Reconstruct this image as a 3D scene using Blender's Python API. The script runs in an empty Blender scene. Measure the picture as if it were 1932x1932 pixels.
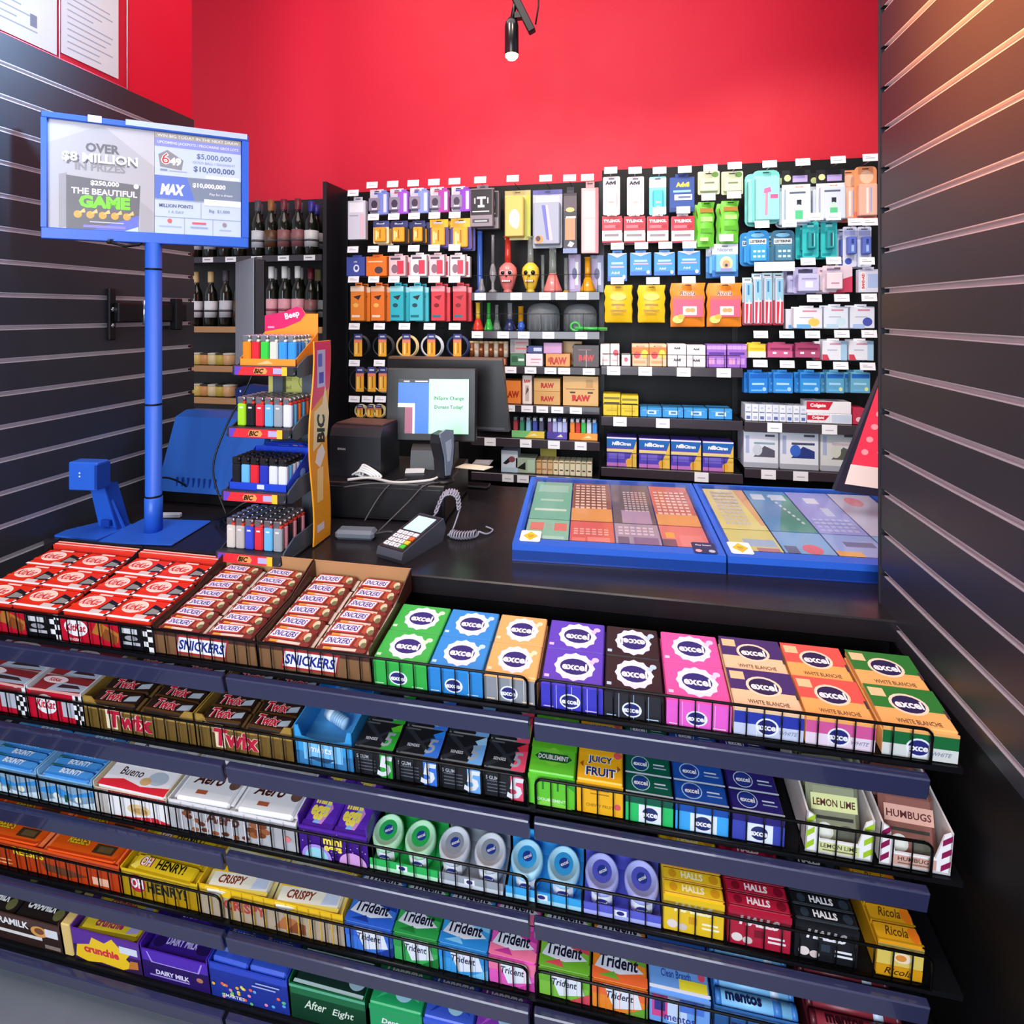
import bpy, math, random
from mathutils import Vector, Matrix
RN = random.Random(7)
SC = bpy.context.scene
COL = SC.collection
TH = math.radians(11.05); S, C = math.sin(TH), math.cos(TH)
FP, CX, HY, ZC = 1034.0, 966.0, 590.0, 1.5      # focal length, principal point, eye height

# measuring helpers: where a sight line meets a wall, counter or shelf plane of the shop
def xY(px, Y):
    a = (px - CX) / FP; d = Y / (a * S + C); return d * (a * C - S)
def dY(px, Y):
    a = (px - CX) / FP; return Y / (a * S + C)
def onY(px, py, Y):
    d = dY(px, Y); return xY(px, Y), ZC - (py - HY) * d / FP
def onZ(px, py, Z):
    d = (ZC - Z) * FP / (py - HY); a = (px - CX) / FP; return d * (a * C - S), d * (a * S + C)
def onX(px, py, X):
    a = (px - CX) / FP; d = X / (a * C - S); return d * (a * S + C), ZC - (py - HY) * d / FP

# ---------------------------------------------------------------- materials
def lin(h):
    h = h.lstrip('#'); r = []
    for i in (0, 2, 4):
        c = int(h[i:i + 2], 16) / 255
        r.append(c / 12.92 if c <= .04045 else ((c + .055) / 1.055) ** 2.4)
    return (r[0], r[1], r[2], 1)
MC = {}
def mk(key, col, rough=.4, metal=0, trans=0, emit=0, coat=0, alpha=1, ior=1.45, bump=0, bscale=200, var=0, vscale=8, spec=.5):
    if key in MC: return MC[key]
    m = bpy.data.materials.new('surface_' + key); m.use_nodes = True
    nt = m.node_tree; b = nt.nodes['Principled BSDF']
    b.inputs['Base Color'].default_value = lin(col)
    b.inputs['Roughness'].default_value = rough
    b.inputs['Metallic'].default_value = metal
    b.inputs['Transmission Weight'].default_value = trans
    b.inputs['IOR'].default_value = ior
    b.inputs['Coat Weight'].default_value = coat
    b.inputs['Specular IOR Level'].default_value = spec
    b.inputs['Alpha'].default_value = alpha
    if emit:
        b.inputs['Emission Color'].default_value = lin(col); b.inputs['Emission Strength'].default_value = emit
    tc = nt.nodes.new('ShaderNodeTexCoord'); n = nt.nodes.new('ShaderNodeTexNoise')
    nt.links.new(tc.outputs['Object'], n.inputs['Vector'])
    n.inputs['Scale'].default_value = vscale; n.inputs['Detail'].default_value = 3
    mr = nt.nodes.new('ShaderNodeMapRange'); nt.links.new(n.outputs['Fac'], mr.inputs['Value'])
    mr.inputs['To Min'].default_value = max(.02, rough - .07); mr.inputs['To Max'].default_value = min(1, rough + .07)
    nt.links.new(mr.outputs['Result'], b.inputs['Roughness'])
    if var:
        mx = nt.nodes.new('ShaderNodeHueSaturation'); mx.inputs['Color'].default_value = lin(col)
        m2 = nt.nodes.new('ShaderNodeMapRange'); nt.links.new(n.outputs['Fac'], m2.inputs['Value'])
        m2.inputs['To Min'].default_value = 1 - var; m2.inputs['To Max'].default_value = 1 + var
        nt.links.new(m2.outputs['Result'], mx.inputs['Value']); nt.links.new(mx.outputs['Color'], b.inputs['Base Color'])
    if bump:
        n2 = nt.nodes.new('ShaderNodeTexNoise'); n2.inputs['Scale'].default_value = bscale
        nt.links.new(tc.outputs['Object'], n2.inputs['Vector'])
        bp = nt.nodes.new('ShaderNodeBump'); bp.inputs['Strength'].default_value = bump; bp.inputs['Distance'].default_value = .002
        nt.links.new(n2.outputs['Fac'], bp.inputs['Height']); nt.links.new(bp.outputs['Normal'], b.inputs['Normal'])
    MC[key] = m; return m
def mat(k):
    if not isinstance(k, str): return k
    if k in MC: return MC[k]
    return mk(k, k, .36)                         # a bare hex code is printed card or plastic

mk('red_paint', 'd8082e', .55, bump=.15, bscale=90)
mk('black_slat', '2f3037', .36, bump=.05, var=.12, vscale=3)
mk('aluminium', 'cac6cc', .4, metal=.3)
mk('counter_black', '211e22', .25, bump=.03, bscale=60, var=.05, vscale=20)
mk('black', '0c0c0e', .5, spec=.25)
mk('black_gloss', '101014', .2)
mk('black_metal', '131317', .35, metal=.3)
mk('wire', '0c0c0e', .3, metal=.6)
mk('rail', '2e3152', .2, coat=.6)
mk('back_rail', '3b343c', .25, coat=.5)
mk('lotto_blue', '2a62d0', .35)
mk('lotto_navy', '1b3f9c', .25, coat=.4)
mk('paper', 'f2f4f8', .6)
mk('tag', 'f4f5fa', .45)
mk('clear', 'ffffff', .05, trans=1, ior=1.15)
mk('blister', 'f4f8ff', .08, trans=.85, ior=1.2, alpha=.55)
mk('dark_grey', '2c2e34', .45)
mk('mid_grey', '5a616c', .45)
mk('steel', 'b8bac0', .25, metal=.9)
mk('tray_grey', '4b5766', .35)
mk('wine_glass', '14180f', .08, coat=.5)
mk('tan_card', 'b8875a', .7)

# ---------------------------------------------------------------- mesh builder
class FR:
    """a flat printed face: origin and two axes"""
    def __init__(s, o, u, v):
        s.o = Vector(o); s.u = Vector(u); s.v = Vector(v); s.n = s.u.cross(s.v).normalized()
    def at(s, x, y, l): return s.o + s.u * x + s.v * y + s.n * l
def front(o=(0, 0, 0)): return FR(o, (1, 0, 0), (0, 0, 1))
def top(z, o=(0, 0)): return FR((o[0], o[1], z), (1, 0, 0), (0, 1, 0))

TXT = {}
def text2d(s, bold=0):
    k = (s, bold)
    if k in TXT: return TXT[k]
    cu = bpy.data.curves.new('lettering', 'FONT'); cu.body = s; cu.resolution_u = 2; cu.fill_mode = 'FRONT'
    cu.offset = bold; cu.size = 1
    o = bpy.data.objects.new('lettering', cu)
    me = o.to_mesh()
    vs = [(v.co.x, v.co.y) for v in me.vertices]; fs = [tuple(p.vertices) for p in me.polygons]
    o.to_mesh_clear(); bpy.data.objects.remove(o); bpy.data.curves.remove(cu)
    x0 = min(v[0] for v in vs); x1 = max(v[0] for v in vs); y0 = min(v[1] for v in vs); y1 = max(v[1] for v in vs)
    r = ([(v[0] - (x0 + x1) / 2, v[1] - (y0 + y1) / 2) for v in vs], fs, x1 - x0, y1 - y0)
    TXT[k] = r; return r

class MB:
    def __init__(s): s.v = []; s.f = []; s.m = []; s.ms = []; s.sm = []; s.T = None
    def add(s, vs, fs, m, smooth=False):
        m = mat(m)
        if m not in s.ms: s.ms.append(m)
        i = s.ms.index(m); n = len(s.v)
        if s.T is not None: vs = [s.T @ Vector(v) for v in vs]
        s.v += [tuple(v) for v in vs]
        for f in fs: s.f.append(tuple(n + k for k in f)); s.m.append(i); s.sm.append(smooth)
        return s
    def box(s, a, b, m, c=0):
        (x0, y0, z0), (x1, y1, z1) = a, b
        if c <= 0:
            vs = [(x, y, z) for z in (z0, z1) for y in (y0, y1) for x in (x0, x1)]
            return s.add(vs, [(0, 2, 3, 1), (4, 5, 7, 6), (0, 1, 5, 4), (2, 6, 7, 3), (0, 4, 6, 2), (1, 3, 7, 5)], m)
        c = min(c, (x1 - x0) * .45, (y1 - y0) * .45, (z1 - z0) * .45)
        vs = []; ix = {}
        for i in (0, 1):
            for j in (0, 1):
                for k in (0, 1):
                    p = [(x0, x1)[i], (y0, y1)[j], (z0, z1)[k]]; q = [c if t == 0 else -c for t in (i, j, k)]
                    for ax in range(3):
                        v = [p[t] + (0 if t == ax else q[t]) for t in range(3)]
                        ix[(i, j, k, ax)] = len(vs); vs.append(v)
        fs = []
        for ax in range(3):
            o = [t for t in range(3) if t != ax]
            for sd in (0, 1):
                r = []
                for (p, q) in ((0, 0), (1, 0), (1, 1), (0, 1)):
                    key = [0, 0, 0]; key[ax] = sd; key[o[0]] = p; key[o[1]] = q; r.append(ix[(*key, ax)])
                fs.append(r)
            for (p, q) in ((0, 0), (1, 0), (1, 1), (0, 1)):
                k0 = [0, 0, 0]; k0[o[0]] = p; k0[o[1]] = q; k1 = list(k0); k1[ax] = 1
                fs.append([ix[(*k0, o[0])], ix[(*k0, o[1])], ix[(*k1, o[1])], ix[(*k1, o[0])]])
        for i in (0, 1):
            for j in (0, 1):
                for k in (0, 1): fs.append([ix[(i, j, k, t)] for t in range(3)])
        cen = Vector(((x0 + x1) / 2, (y0 + y1) / 2, (z0 + z1) / 2)); out = []
        for f in fs:
            p = [Vector(vs[t]) for t in f]; n = (p[1] - p[0]).cross(p[2] - p[0])
            out.append(f if n.dot(sum(p, Vector()) / len(p) - cen) > 0 else f[::-1])
        return s.add(vs, out, m)
    def tube(s, pts, r, m, n=6, closed=False):
        pts = [Vector(p) for p in pts]; k = len(pts); vs = []; fs = []; up = None
        for i, p in enumerate(pts):
            a = pts[i - 1] if (i or closed) else p; b = pts[(i + 1) % k] if (i < k - 1 or closed) else p
            t = (b - a).normalized()
            if up is None:
                up = Vector((0, 0, 1)) if abs(t.z) < .9 else Vector((1, 0, 0))
            w = t.cross(up)
            if w.length < 1e-4: w = t.cross(Vector((.3, 1, .2)))
            w.normalize(); up = w.cross(t).normalized()
            rr = r[i] if isinstance(r, (list, tuple)) else r
            for j in range(n):
                an = 2 * math.pi * j / n; vs.append(p + (w * math.cos(an) + up * math.sin(an)) * rr)
        for i in range(k if closed else k - 1):
            for j in range(n):
                a = i * n + j; b = i * n + (j + 1) % n; i2 = (i + 1) % k
                fs.append((a, b, i2 * n + (j + 1) % n, i2 * n + j))
        if not closed: fs += [tuple(range(n))[::-1], tuple(range((k - 1) * n, k * n))]
        return s.add(vs, fs, m, True)
    def lathe(s, prof, m, n=20, c=(0, 0), smooth=True, ry=1):
        vs = []; fs = []; k = len(prof)
        for r, z in prof:
            for j in range(n):
                an = 2 * math.pi * j / n; vs.append((c[0] + r * math.cos(an), c[1] + r * ry * math.sin(an), z))
        for i in range(k - 1):
            for j in range(n):
                fs.append((i * n + j, i * n + (j + 1) % n, (i + 1) * n + (j + 1) % n, (i + 1) * n + j))
        if prof[0][0] > 1e-5: fs.append(tuple(range(n))[::-1])
        if prof[-1][0] > 1e-5: fs.append(tuple(range((k - 1) * n, k * n)))
        return s.add(vs, fs, m, smooth)
    def slab(s, fr, pts, t, m):
        """outline pts on face fr, given thickness t behind it"""
        n = len(pts); vs = [fr.at(x, y, 0) for x, y in pts] + [fr.at(x, y, -t) for x, y in pts]
        fs = [tuple(range(n)), tuple(range(n, 2 * n))[::-1]] + [(i, i + n, (i + 1) % n + n, (i + 1) % n) for i in range(n)]
        return s.add(vs, fs, m)
    # flat print on a face
    def q(s, fr, x0, y0, x1, y1, m, l=1): return s.pg(fr, [(x0, y0), (x1, y0), (x1, y1), (x0, y1)], m, l)
    def pg(s, fr, pts, m, l=1):
        return s.add([fr.at(x, y, .0001 + l * .00005) for x, y in pts], [tuple(range(len(pts)))], m)
    def el(s, fr, cx, cy, rx, ry, m, l=1, n=18):
        return s.pg(fr, [(cx + rx * math.cos(6.2832 * i / n), cy + ry * math.sin(6.2832 * i / n)) for i in range(n)], m, l)
    def tx(s, fr, t, cx, cy, h, m, l=2, w=None, sh=0, bold=.012, rot=0):
        v, f, tw, th = text2d(t, bold); k = h / th; kx = k
        if w and tw * k > w: kx = w / tw
        cr, sr = math.cos(rot), math.sin(rot)
        return s.add([fr.at(cx + (x * kx + y * k * sh) * cr - y * k * sr, cy + (x * kx + y * k * sh) * sr + y * k * cr, .0001 + l * .00005) for x, y in v], f, m)
    def deco(s, fr, W, H, spec, l0=1):
        """spec in unit coordinates of a W x H face"""
        l = l0
        for it in spec:
            k = it[0]
            if k == 'q': s.q(fr, it[1] * W, it[2] * H, it[3] * W, it[4] * H, it[5], l)
            elif k == 'e': s.el(fr, it[1] * W, it[2] * H, it[3] * W, it[4] * H, it[5], l)
            elif k == 'p': s.pg(fr, [(x * W, y * H) for x, y in it[1]], it[2], l)
            elif k == 't':
                o = it[6] if len(it) > 6 else {}
                o = dict(o); w = o.pop('w', None)
                s.tx(fr, it[1], it[2] * W, it[3] * H, it[4] * H, it[5], l, w=w * W if w else None, **o)
            l += 1
        return s
    def build(s, name, parent=None, loc=(0, 0, 0), rot=(0, 0, 0)):
        me = bpy.data.meshes.new(name); me.from_pydata(s.v, [], s.f)
        for m in s.ms: me.materials.append(m)
        me.polygons.foreach_set('material_index', s.m); me.polygons.foreach_set('use_smooth', s.sm); me.update()
        o = bpy.data.objects.new(name, me); COL.objects.link(o); o.location = loc; o.rotation_euler = rot
        if parent: o.parent = parent
        return o
def tag(o, cat, label, group=None):
    o['category'] = cat; o['label'] = label
    if group: o['group'] = group
    return o
def thing(name, cat, label, loc=(0, 0, 0), rot=(0, 0, 0), group=None):
    o = bpy.data.objects.new(name, None); o.empty_display_size = .02; COL.objects.link(o); o.location = loc; o.rotation_euler = rot
    return tag(o, cat, label, group)
def solo(mb, name, cat, label, loc=(0, 0, 0), rot=(0, 0, 0), group=None):
    return tag(mb.build(name, None, loc, rot), cat, label, group)
KIDS = {}
def dup(root, label, loc, rot=None, group=None, swap=None):
    r = root.copy(); COL.objects.link(r); r.location = loc; r['label'] = label
    if rot is not None: r.rotation_euler = rot
    if group: r['group'] = group
    for ch in KIDS.get(root.name) or KIDS.setdefault(root.name, list(root.children)):
        c = ch.copy(); COL.objects.link(c); c.parent = r
        if swap and ch.name.split('.')[0] in swap:
            c.data = swap[ch.name.split('.')[0]]
    return r
def struct(mb, name, parent=None):
    o = mb.build(name, parent); o['kind'] = 'structure'; return o
ORD = ['first', 'second', 'third', 'fourth', 'fifth', 'sixth', 'seventh', 'eighth', 'ninth', 'tenth', 'eleventh', 'twelfth']
# ---------------------------------------------------------------- camera, light, room
cam = bpy.data.cameras.new('camera'); co = bpy.data.objects.new('camera', cam); COL.objects.link(co)
co.location = (0, 0, ZC); co.rotation_euler = (math.pi / 2, 0, TH)
cam.sensor_width = 36; cam.lens = 36 * FP / 1932; cam.shift_y = -(966 - HY) / 1932; cam.clip_start = .02
SC.camera = co
SC.view_settings.view_transform = 'Standard'; SC.view_settings.look = 'None'; SC.view_settings.gamma = 1
SC.view_settings.exposure = .08; SC.view_settings.use_curve_mapping = False
w = bpy.data.worlds.new('shop_daylight'); SC.world = w; w.use_nodes = True
w.node_tree.nodes['Background'].inputs['Color'].default_value = (.78, .87, 1, 1); w.node_tree.nodes['Background'].inputs['Strength'].default_value = .55
def light(name, kind, loc, target, energy, col, size=1, sy=None, spot=60, blend=.6):
    d = bpy.data.lights.new(name, kind); d.energy = energy; d.color = col
    if kind == 'AREA':
        d.shape = 'RECTANGLE'; d.size = size; d.size_y = sy or size
    else:
        d.shadow_soft_size = size
    if kind == 'SPOT': d.spot_size = math.radians(spot); d.spot_blend = blend
    o = bpy.data.objects.new(name, d); COL.objects.link(o); o.location = loc
    o.rotation_euler = (Vector(target) - Vector(loc)).to_track_quat('-Z', 'Y').to_euler(); return o
light('window_daylight', 'AREA', (-1.0, -2.4, 1.9), (-.2, 1.6, .8), 220, (.86, .92, 1), 3.4, 2.4)
light('cool_slat_fill_spot', 'SPOT', (.3, 1.4, 3.25), (-1.6, .72, 2.34), 2300, (.42, .68, 1), .25, spot=34.5, blend=1)  # added cool spot, only there to brighten the upper left slats
light('orange_slat_fill_spot', 'SPOT', (-.5, .7, 2.75), (.547, .84, 2.16), 1150, (1, .27, .05), .08, spot=38, blend=1)  # added out-of-view spot that puts the orange glow on the right slats
light('ceiling_daylight', 'AREA', (-.6, 1.0, 3.5), (-.5, 1.4, 0), 46, (1, .95, .9), 2.4, 2.0)
for i, (x, y, tx_, ty, tz, e) in enumerate([(-.9, 1.0, -.2, 2.5, 1.3, 70), (.9, .9, .8, 2.5, 1.5, 75), (.1, .9, .1, 2.5, 1.2, 60), (-.7, -.2, -.7, 1.1, .7, 32), (.15, .35, .45, 1.3, .8, 22)]):
    light('track_spot', 'SPOT', (x, y, 3.2), (tx_, ty, tz), e, (1, .86, .72), .05, spot=62)

XL, XR, YBW = -1.554, .547, 2.70
PITCH, Z0 = .085, 1.4612
mk('floor_tile', '7b828c', .35, var=.1)
struct(MB().box((-4, -4, -.05), (4, 6, 0), 'floor_tile'), 'floor')
mk('ceiling_paint', 'd9d6d4', .8)
struct(MB().box((-4, -4, 3.8), (4, 6, 3.85), 'ceiling_paint'), 'ceiling')
struct(MB().box((-4, YBW, 0), (4, YBW + .1, 3.8), 'red_paint'), 'wall_back')
struct(MB().box((XL - .14, -2.2, 0), (XL - .021, 1.79, 3.8), 'red_paint'), 'wall_left')
struct(MB().box((XR + .022, -2.2, 0), (XR + .12, 1.301, 3.8), 'black'), 'wall_right')
def slats(x, sgn, y0, y1, ztop, zbot, name):
    """grooved board on a wall: planks, with metal-lined grooves"""
    mb = MB(); xb = x - sgn * .02
    def b(xa, xb_, z0, z1, m, ya=y0, yb=y1): mb.box((min(xa, xb_), ya, z0), (max(xa, xb_), yb, z1), m, 0)
    b(xb, x - sgn * .012, zbot, ztop, 'black_slat')
    k = math.floor((zbot - Z0) / PITCH); z = Z0 + k * PITCH; lo = zbot
    while lo < ztop - .005:
        hi = min(ztop, z - .0065)
        if hi > lo + .002: b(x - sgn * .012, x, lo, hi, 'black_slat')
        if z + .0065 < ztop and z - .0065 > zbot:
            b(x - sgn * .0118, x - sgn * .0095, z - .0065, z + .0065, 'aluminium', y0, y1 - .018)
            b(x - sgn * .0095, x - sgn * .0005, z - .0065, z - .0045, 'aluminium', y0, y1 - .018)
            b(x - sgn * .0095, x - sgn * .0005, z + .0045, z + .0065, 'aluminium', y0, y1 - .018)
        lo = max(zbot, z + .0065); z += PITCH
    return struct(mb, name)
slats(XL, 1, -2.1, 1.777, 2.218, .0, 'wall_left_slat_board')
slats(XR, -1, -2.1, 1.298, 3.4, .83, 'wall_right_slat_board')
struct(MB().box((XR, -2.1, 0), (XR + .02, 1.298, .83), 'black'), 'wall_right_lower_panel')
struct(MB().box((XR - .002, 1.298, 0), (XR + .12, 1.304, 3.4), 'dark_grey'), 'trim_1')

# counter: one long worktop on a plain front
ZT = .88; YC0, YC1 = 1.229, 1.92
ct = thing('service_counter', 'counter', 'long glossy black service counter running between the two slatted walls', (0, YC0, 0))
MB().box((XL + .003, 0, ZT - .045), (1.6, YC1 - YC0, ZT), 'counter_black', .003).build('worktop', ct)
MB().box((XL + .003, .03, 0), (1.6, .06, ZT - .045), 'black').build('front_panel', ct)
MB().box((XL + .003, YC1 - YC0 - .05, 0), (1.6, YC1 - YC0 - .02, ZT - .045), 'black').build('rear_panel', ct)

# ---------------------------------------------------------------- candy rack in front of the counter
YF = .992; TILT = math.radians(8)
ZR = [.78, .60, .42, .255, .09]
RX0, RX1 = -1.50, .535
rk = thing('candy_rack', 'display rack', 'black five-shelf candy rack with wire fences in front of the counter', (0, YF, 0))
MB().box((RX0, .212, 0), (RX1, .226, .80), 'black').build('back_panel', rk)
MB().box((RX0, .02, 0), (RX1, .21, .045), 'black').build('plinth', rk)
SECT = [-1.50, -.785, -.155, .487]
FE = [[(-1.5, -.163), (-.148, .487)], [(-1.5, -.163), (-.148, .487)], [(-1.5, -.163), (-.148, .487)], [(-1.5, -.795), (-.777, -.163), (-.148, .487)], []]
for i, z in enumerate(ZR):
    sh = MB().box((RX0, -.004, -.012), (RX1, .214, -.001), 'black_metal').build('shelf', rk, (0, 0, z), (TILT, 0, 0))
    for a, b in zip(SECT, SECT[1:]):
        p = MB(); p.T = Matrix.Rotation(math.radians(6), 4, 'X')
        p.box((a + .004, -.022, -.054), (b - .004, -.008, -.012), 'rail', .002); p.build('price_rail', sh)
    for a, b in FE[i]:
        m = MB(); h = .062; y = -.006; r = .012
        pts = [(a, y, .001)] + [(a + r - r * math.cos(t), y, h - r + r * math.sin(t)) for t in (0, .5, 1.05, 1.57)]
        pts += [(b - r + r * math.sin(t), y, h - r + r * math.cos(t)) for t in (0, .5, 1.05, 1.57)] + [(b, y, .001)]
        m.tube(pts, .0024, 'wire', 6)
        m.tube([(a, y, .002), (b, y, .002)], .0024, 'wire', 6)
        n = round((b - a) / .0272)
        for k in range(1, n): x = a + (b - a) * k / n; m.tube([(x, y, .002), (x, y, h)], .0013, 'wire', 5)
        m.build('wire_fence', sh)
for x in (RX0 + .002, SECT[1], SECT[2]):
    MB().box((x - .006, .205, 0), (x + .006, .2115, .79), 'black_metal').build('upright', rk)
# ---------------------------------------------------------------- goods on the candy rack
RX = Matrix.Rotation(TILT, 4, 'X')
def rloc(r, x, y, z):
    p = RX @ Vector((0, y, z)); return (x, YF + p.y, ZR[r] + p.z)
def span(px0, px1, gap=.0012):
    a, b = xY(px0, YF) + gap, xY(px1, YF) - gap; return (a + b) / 2, b - a
ROWN = ['top', 'second', 'third', 'fourth', 'bottom']
def tray(r, px0, px1, h, d, side, lab, face=(), hb=None, back=None, inner=None, hs=None, y=.001, cat='carton', name='display_carton', cut=False, group=None):
    """open cardboard display tray: solid up to hb, rim walls round it, printed front"""
    xm, W = span(px0, px1); hb = hb or h - .012; back = back or h; hs = hs or h; inner = inner or side; t = .0022
    m = MB(); m.box((-W / 2, 0, 0), (W / 2, d, hb), inner)
    if cut:      # front panel with a scooped opening
        f = FR((-W / 2, 0, 0), (1, 0, 0), (0, 0, 1)); e = W * .13
        pts = [(0, 0), (W, 0), (W, hs), (W - e * .6, hs)] + [(W - e - (W - 2 * e) * k / 8, h - (h - hb) * .0 - (h * .12) * math.sin(math.pi * k / 8)) for k in range(9)] + [(e * .6, hs), (0, hs)]
        m.slab(f, pts, t, side)
    else: m.box((-W / 2, 0, 0), (W / 2, t, h), side)
    for s in (-1, 1):
        f = FR((s * W / 2, 0, 0), (0, 1, 0), (0, 0, 1)) if s > 0 else FR((-W / 2 + t, 0, 0), (0, 1, 0), (0, 0, 1))
        m.slab(f, [(0, 0), (d, 0), (d, back), (d * .55, hs), (0, hs)], t, side)
    m.box((-W / 2, d - t, 0), (W / 2, d, back), inner)
    m.deco(FR((-W / 2, 0, 0), (1, 0, 0), (0, 0, 1)), W, h, face)
    o = solo(m, name, cat, lab, rloc(r, xm, y, .0006), (TILT, 0, 0), group); o['W'] = W; del o['W']
    return xm, W, hb, d
def bar_mesh(name, w, d, t, col, spec, crimp=None, c=.004):
    m = MB(); e = w * .06 if crimp else 0
    m.box((-w / 2 + e, -d / 2, 0), (w / 2 - e, d / 2, t), col, c)
    if crimp:
        for s in (-1, 1): m.box((min(s * w / 2, s * (w / 2 - e)), -d * .42, t * .38), (max(s * w / 2, s * (w / 2 - e)), d * .42, t * .5), crimp)
    m.deco(FR((-w / 2 + e, -d / 2, t), (1, 0, 0), (0, 1, 0)), w - 2 * e, d, spec)
    return m
def grid(r, xm, W, hb, d, nx, ny, t, col, spec, labf, cat, name, group, crimp=None, fx=.97, fy=.96, lift=0, y0=.004, ov=1.0, jit=.03, c=.004, rise=0):
    w, dd = (W - .008) / nx, (d - .008) / ny; src = None
    for j in range(ny):
        for i in range(nx):
            x = xm - W / 2 + .004 + w * (i + .5); y = y0 + dd * (j + .5); z = hb + .0008 + lift + rise * j
            rot = (TILT + (.10 if ov > 1 else 0), 0, RN.uniform(-jit, jit)); lo = rloc(r, x, y, z); lb = labf(i, j)
            if src is None:
                m = bar_mesh(name, w * fx, dd * fy * ov, t, col, spec, crimp, c); src = solo(m, name, cat, lb, lo, rot, group)
            else: dup(src, lb, lo, rot)
def row_lab(what, where, nx, ny):
    side = ['left', 'right'] if nx == 2 else (['sole'] if nx == 1 else ['left', 'middle', 'right'])
    def f(i, j):
        c = '' if nx == 1 else side[i] + ' column, '
        p = {0: 'front row', ny - 1: 'back row'}.get(j, ORD[j] + ' row from the front') if ny > 1 else 'single row'
        return '%s, %s%s, %s' % (what, c, p, where)
    return f
def checks(x0, x1, y0, y1, nx, ny, a='0d0d10'):
    o = []
    for i in range(nx):
        for j in range(ny):
            if (i + j) % 2 == 0:
                o.append(('q', x0 + (x1 - x0) * i / nx, y0 + (y1 - y0) * j / ny, x0 + (x1 - x0) * (i + 1) / nx, y0 + (y1 - y0) * (j + 1) / ny, a))
    return o
DK, WH, RED, CHO = '0e0e12', 'f4f4f6', 'c8102e', '7a4526'
BI = {'bold': .03, 'sh': .25}
# --- row 1: wafer bars
kf = [('q', 0, 0, .64, 1, 'c4122c'), ('p', [(.34, .45), (.62, .2), (.64, .55), (.42, .95)], 'b8702e'), ('p', [(.44, .3), (.6, .1), (.62, .42), (.5, .7)], '8a4a20'),
      ('e', .17, .58, .13, .34, WH), ('t', 'KitKat', .17, .58, .3, 'c8102e', {'w': .22, 'bold': .03, 'sh': .2}), ('t', 'FINGERS', .14, .1, .1, WH, {'w': .2}),
      ('q', .64, 0, .9, 1, DK), ('q', .68, .62, .84, .82, 'd8d8dc'), ('q', .68, .18, .86, .3, 'b8b8be'), ('e', .77, .45, .07, .1, '9a9aa4'), ('q', .9, 0, 1, 1, WH)] + checks(.9, 1, 0, 1, 2, 5)
kb = [('q', 0, 0, 1, .1, WH), ('q', 0, .3, .62, .42, 'f03c18'), ('p', [(.66, .2), (.97, .3), (.97, .62), (.7, .78)], '1c1c20'), ('p', [(.7, .3), (.95, .36), (.93, .52), (.73, .6)], '8c8c88'), ('q', .55, .08, .8, .26, 'd8c8c4'),
      ('e', .34, .58, .27, .3, 'ffe8dc'), ('e', .34, .58, .25, .27, 'fdd8c8'), ('t', 'KitKat', .34, .57, .3, 'd01020', {'w': .42, 'bold': .03, 'sh': .25}), ('q', .96, 0, 1, 1, WH)] + checks(.96, 1, 0, 1, 1, 9) + [('q', .3, .9, .62, .98, 'f3d0c8')]
for k, (a, b) in enumerate(((-62, 117), (117, 292))):
    nm = ['checkered red wafer bar carton at the left end of the top shelf', 'checkered red wafer bar carton next to the brown caramel bar cartons, top shelf'][k]
    X = tray(0, a, b, .06, .225, '17171b', nm, kf, hb=.056, back=.088, hs=.06)
    for q in range(4):
        pass
    grid(0, *X[:3], X[3] - .025, 2, 3, .012, 'e0301c', kb, row_lab('red wafer bar', ['leftmost top carton', 'second top carton'][k], 2, 3), 'chocolate bar', 'wafer_bar', 'wafer bars on the top shelf', jit=.01, fy=.99, c=.003, rise=.0035)
    W = X[1]
    for q in range(4): solo(MB().box((-W / 2 + .004, 0, 0), (W / 2 - .004, .0036, .027), ['e03a2c', 'f2b8ac'][q % 2], .001), 'wafer_bar', 'chocolate bar', '%s wafer bar on edge, %s from the back of the %s' % (['red', 'pale pink'][q % 2], ['fourth', 'third', 'second', 'first'][q], ['leftmost top carton', 'second top carton'][k]), rloc(0, X[0], X[3] - .0225 + .0048 * q, .0575), (TILT, 0, 0), 'wafer bars on the top shelf')
# --- row 1: nougat bars
sf = [('p', [(.20, .12), (.70, .12), (.74, .86), (.24, .86)], 'b02a30'), ('p', [(.22, .2), (.69, .2), (.72, .78), (.25, .78)], WH), ('t', 'SNICKERS', .47, .49, .4, '1c2c8c', {'w': .44, 'bold': .03, 'sh': .25})]
sf2 = [('q', .0, .0, 1, .04, '2c1712')] + sf
sb = [('q', 0, 0, 1, .2, '7e2a22'), ('q', .3, .04, .8, .2, 'e8c8b8'), ('q', .12, .05, .3, .2, 'e09a38'), ('p', [(.04, .3), (.64, .3), (.68, .94), (.08, .94)], 'd04038'), ('p', [(.05, .38), (.62, .38), (.66, .88), (.1, .88)], 'f0e4ee'), ('t', 'SNICKERS', .36, .63, .36, '2a2c86', {'w': .5, 'bold': .03, 'sh': .25}),
      ('p', [(.7, .4), (.8, .3), (.82, .9), (.72, .95)], 'a8482e'), ('e', .86, .62, .07, .25, 'c8c4a0'), ('e', .9, .45, .06, .18, '6a6a48')]
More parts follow.
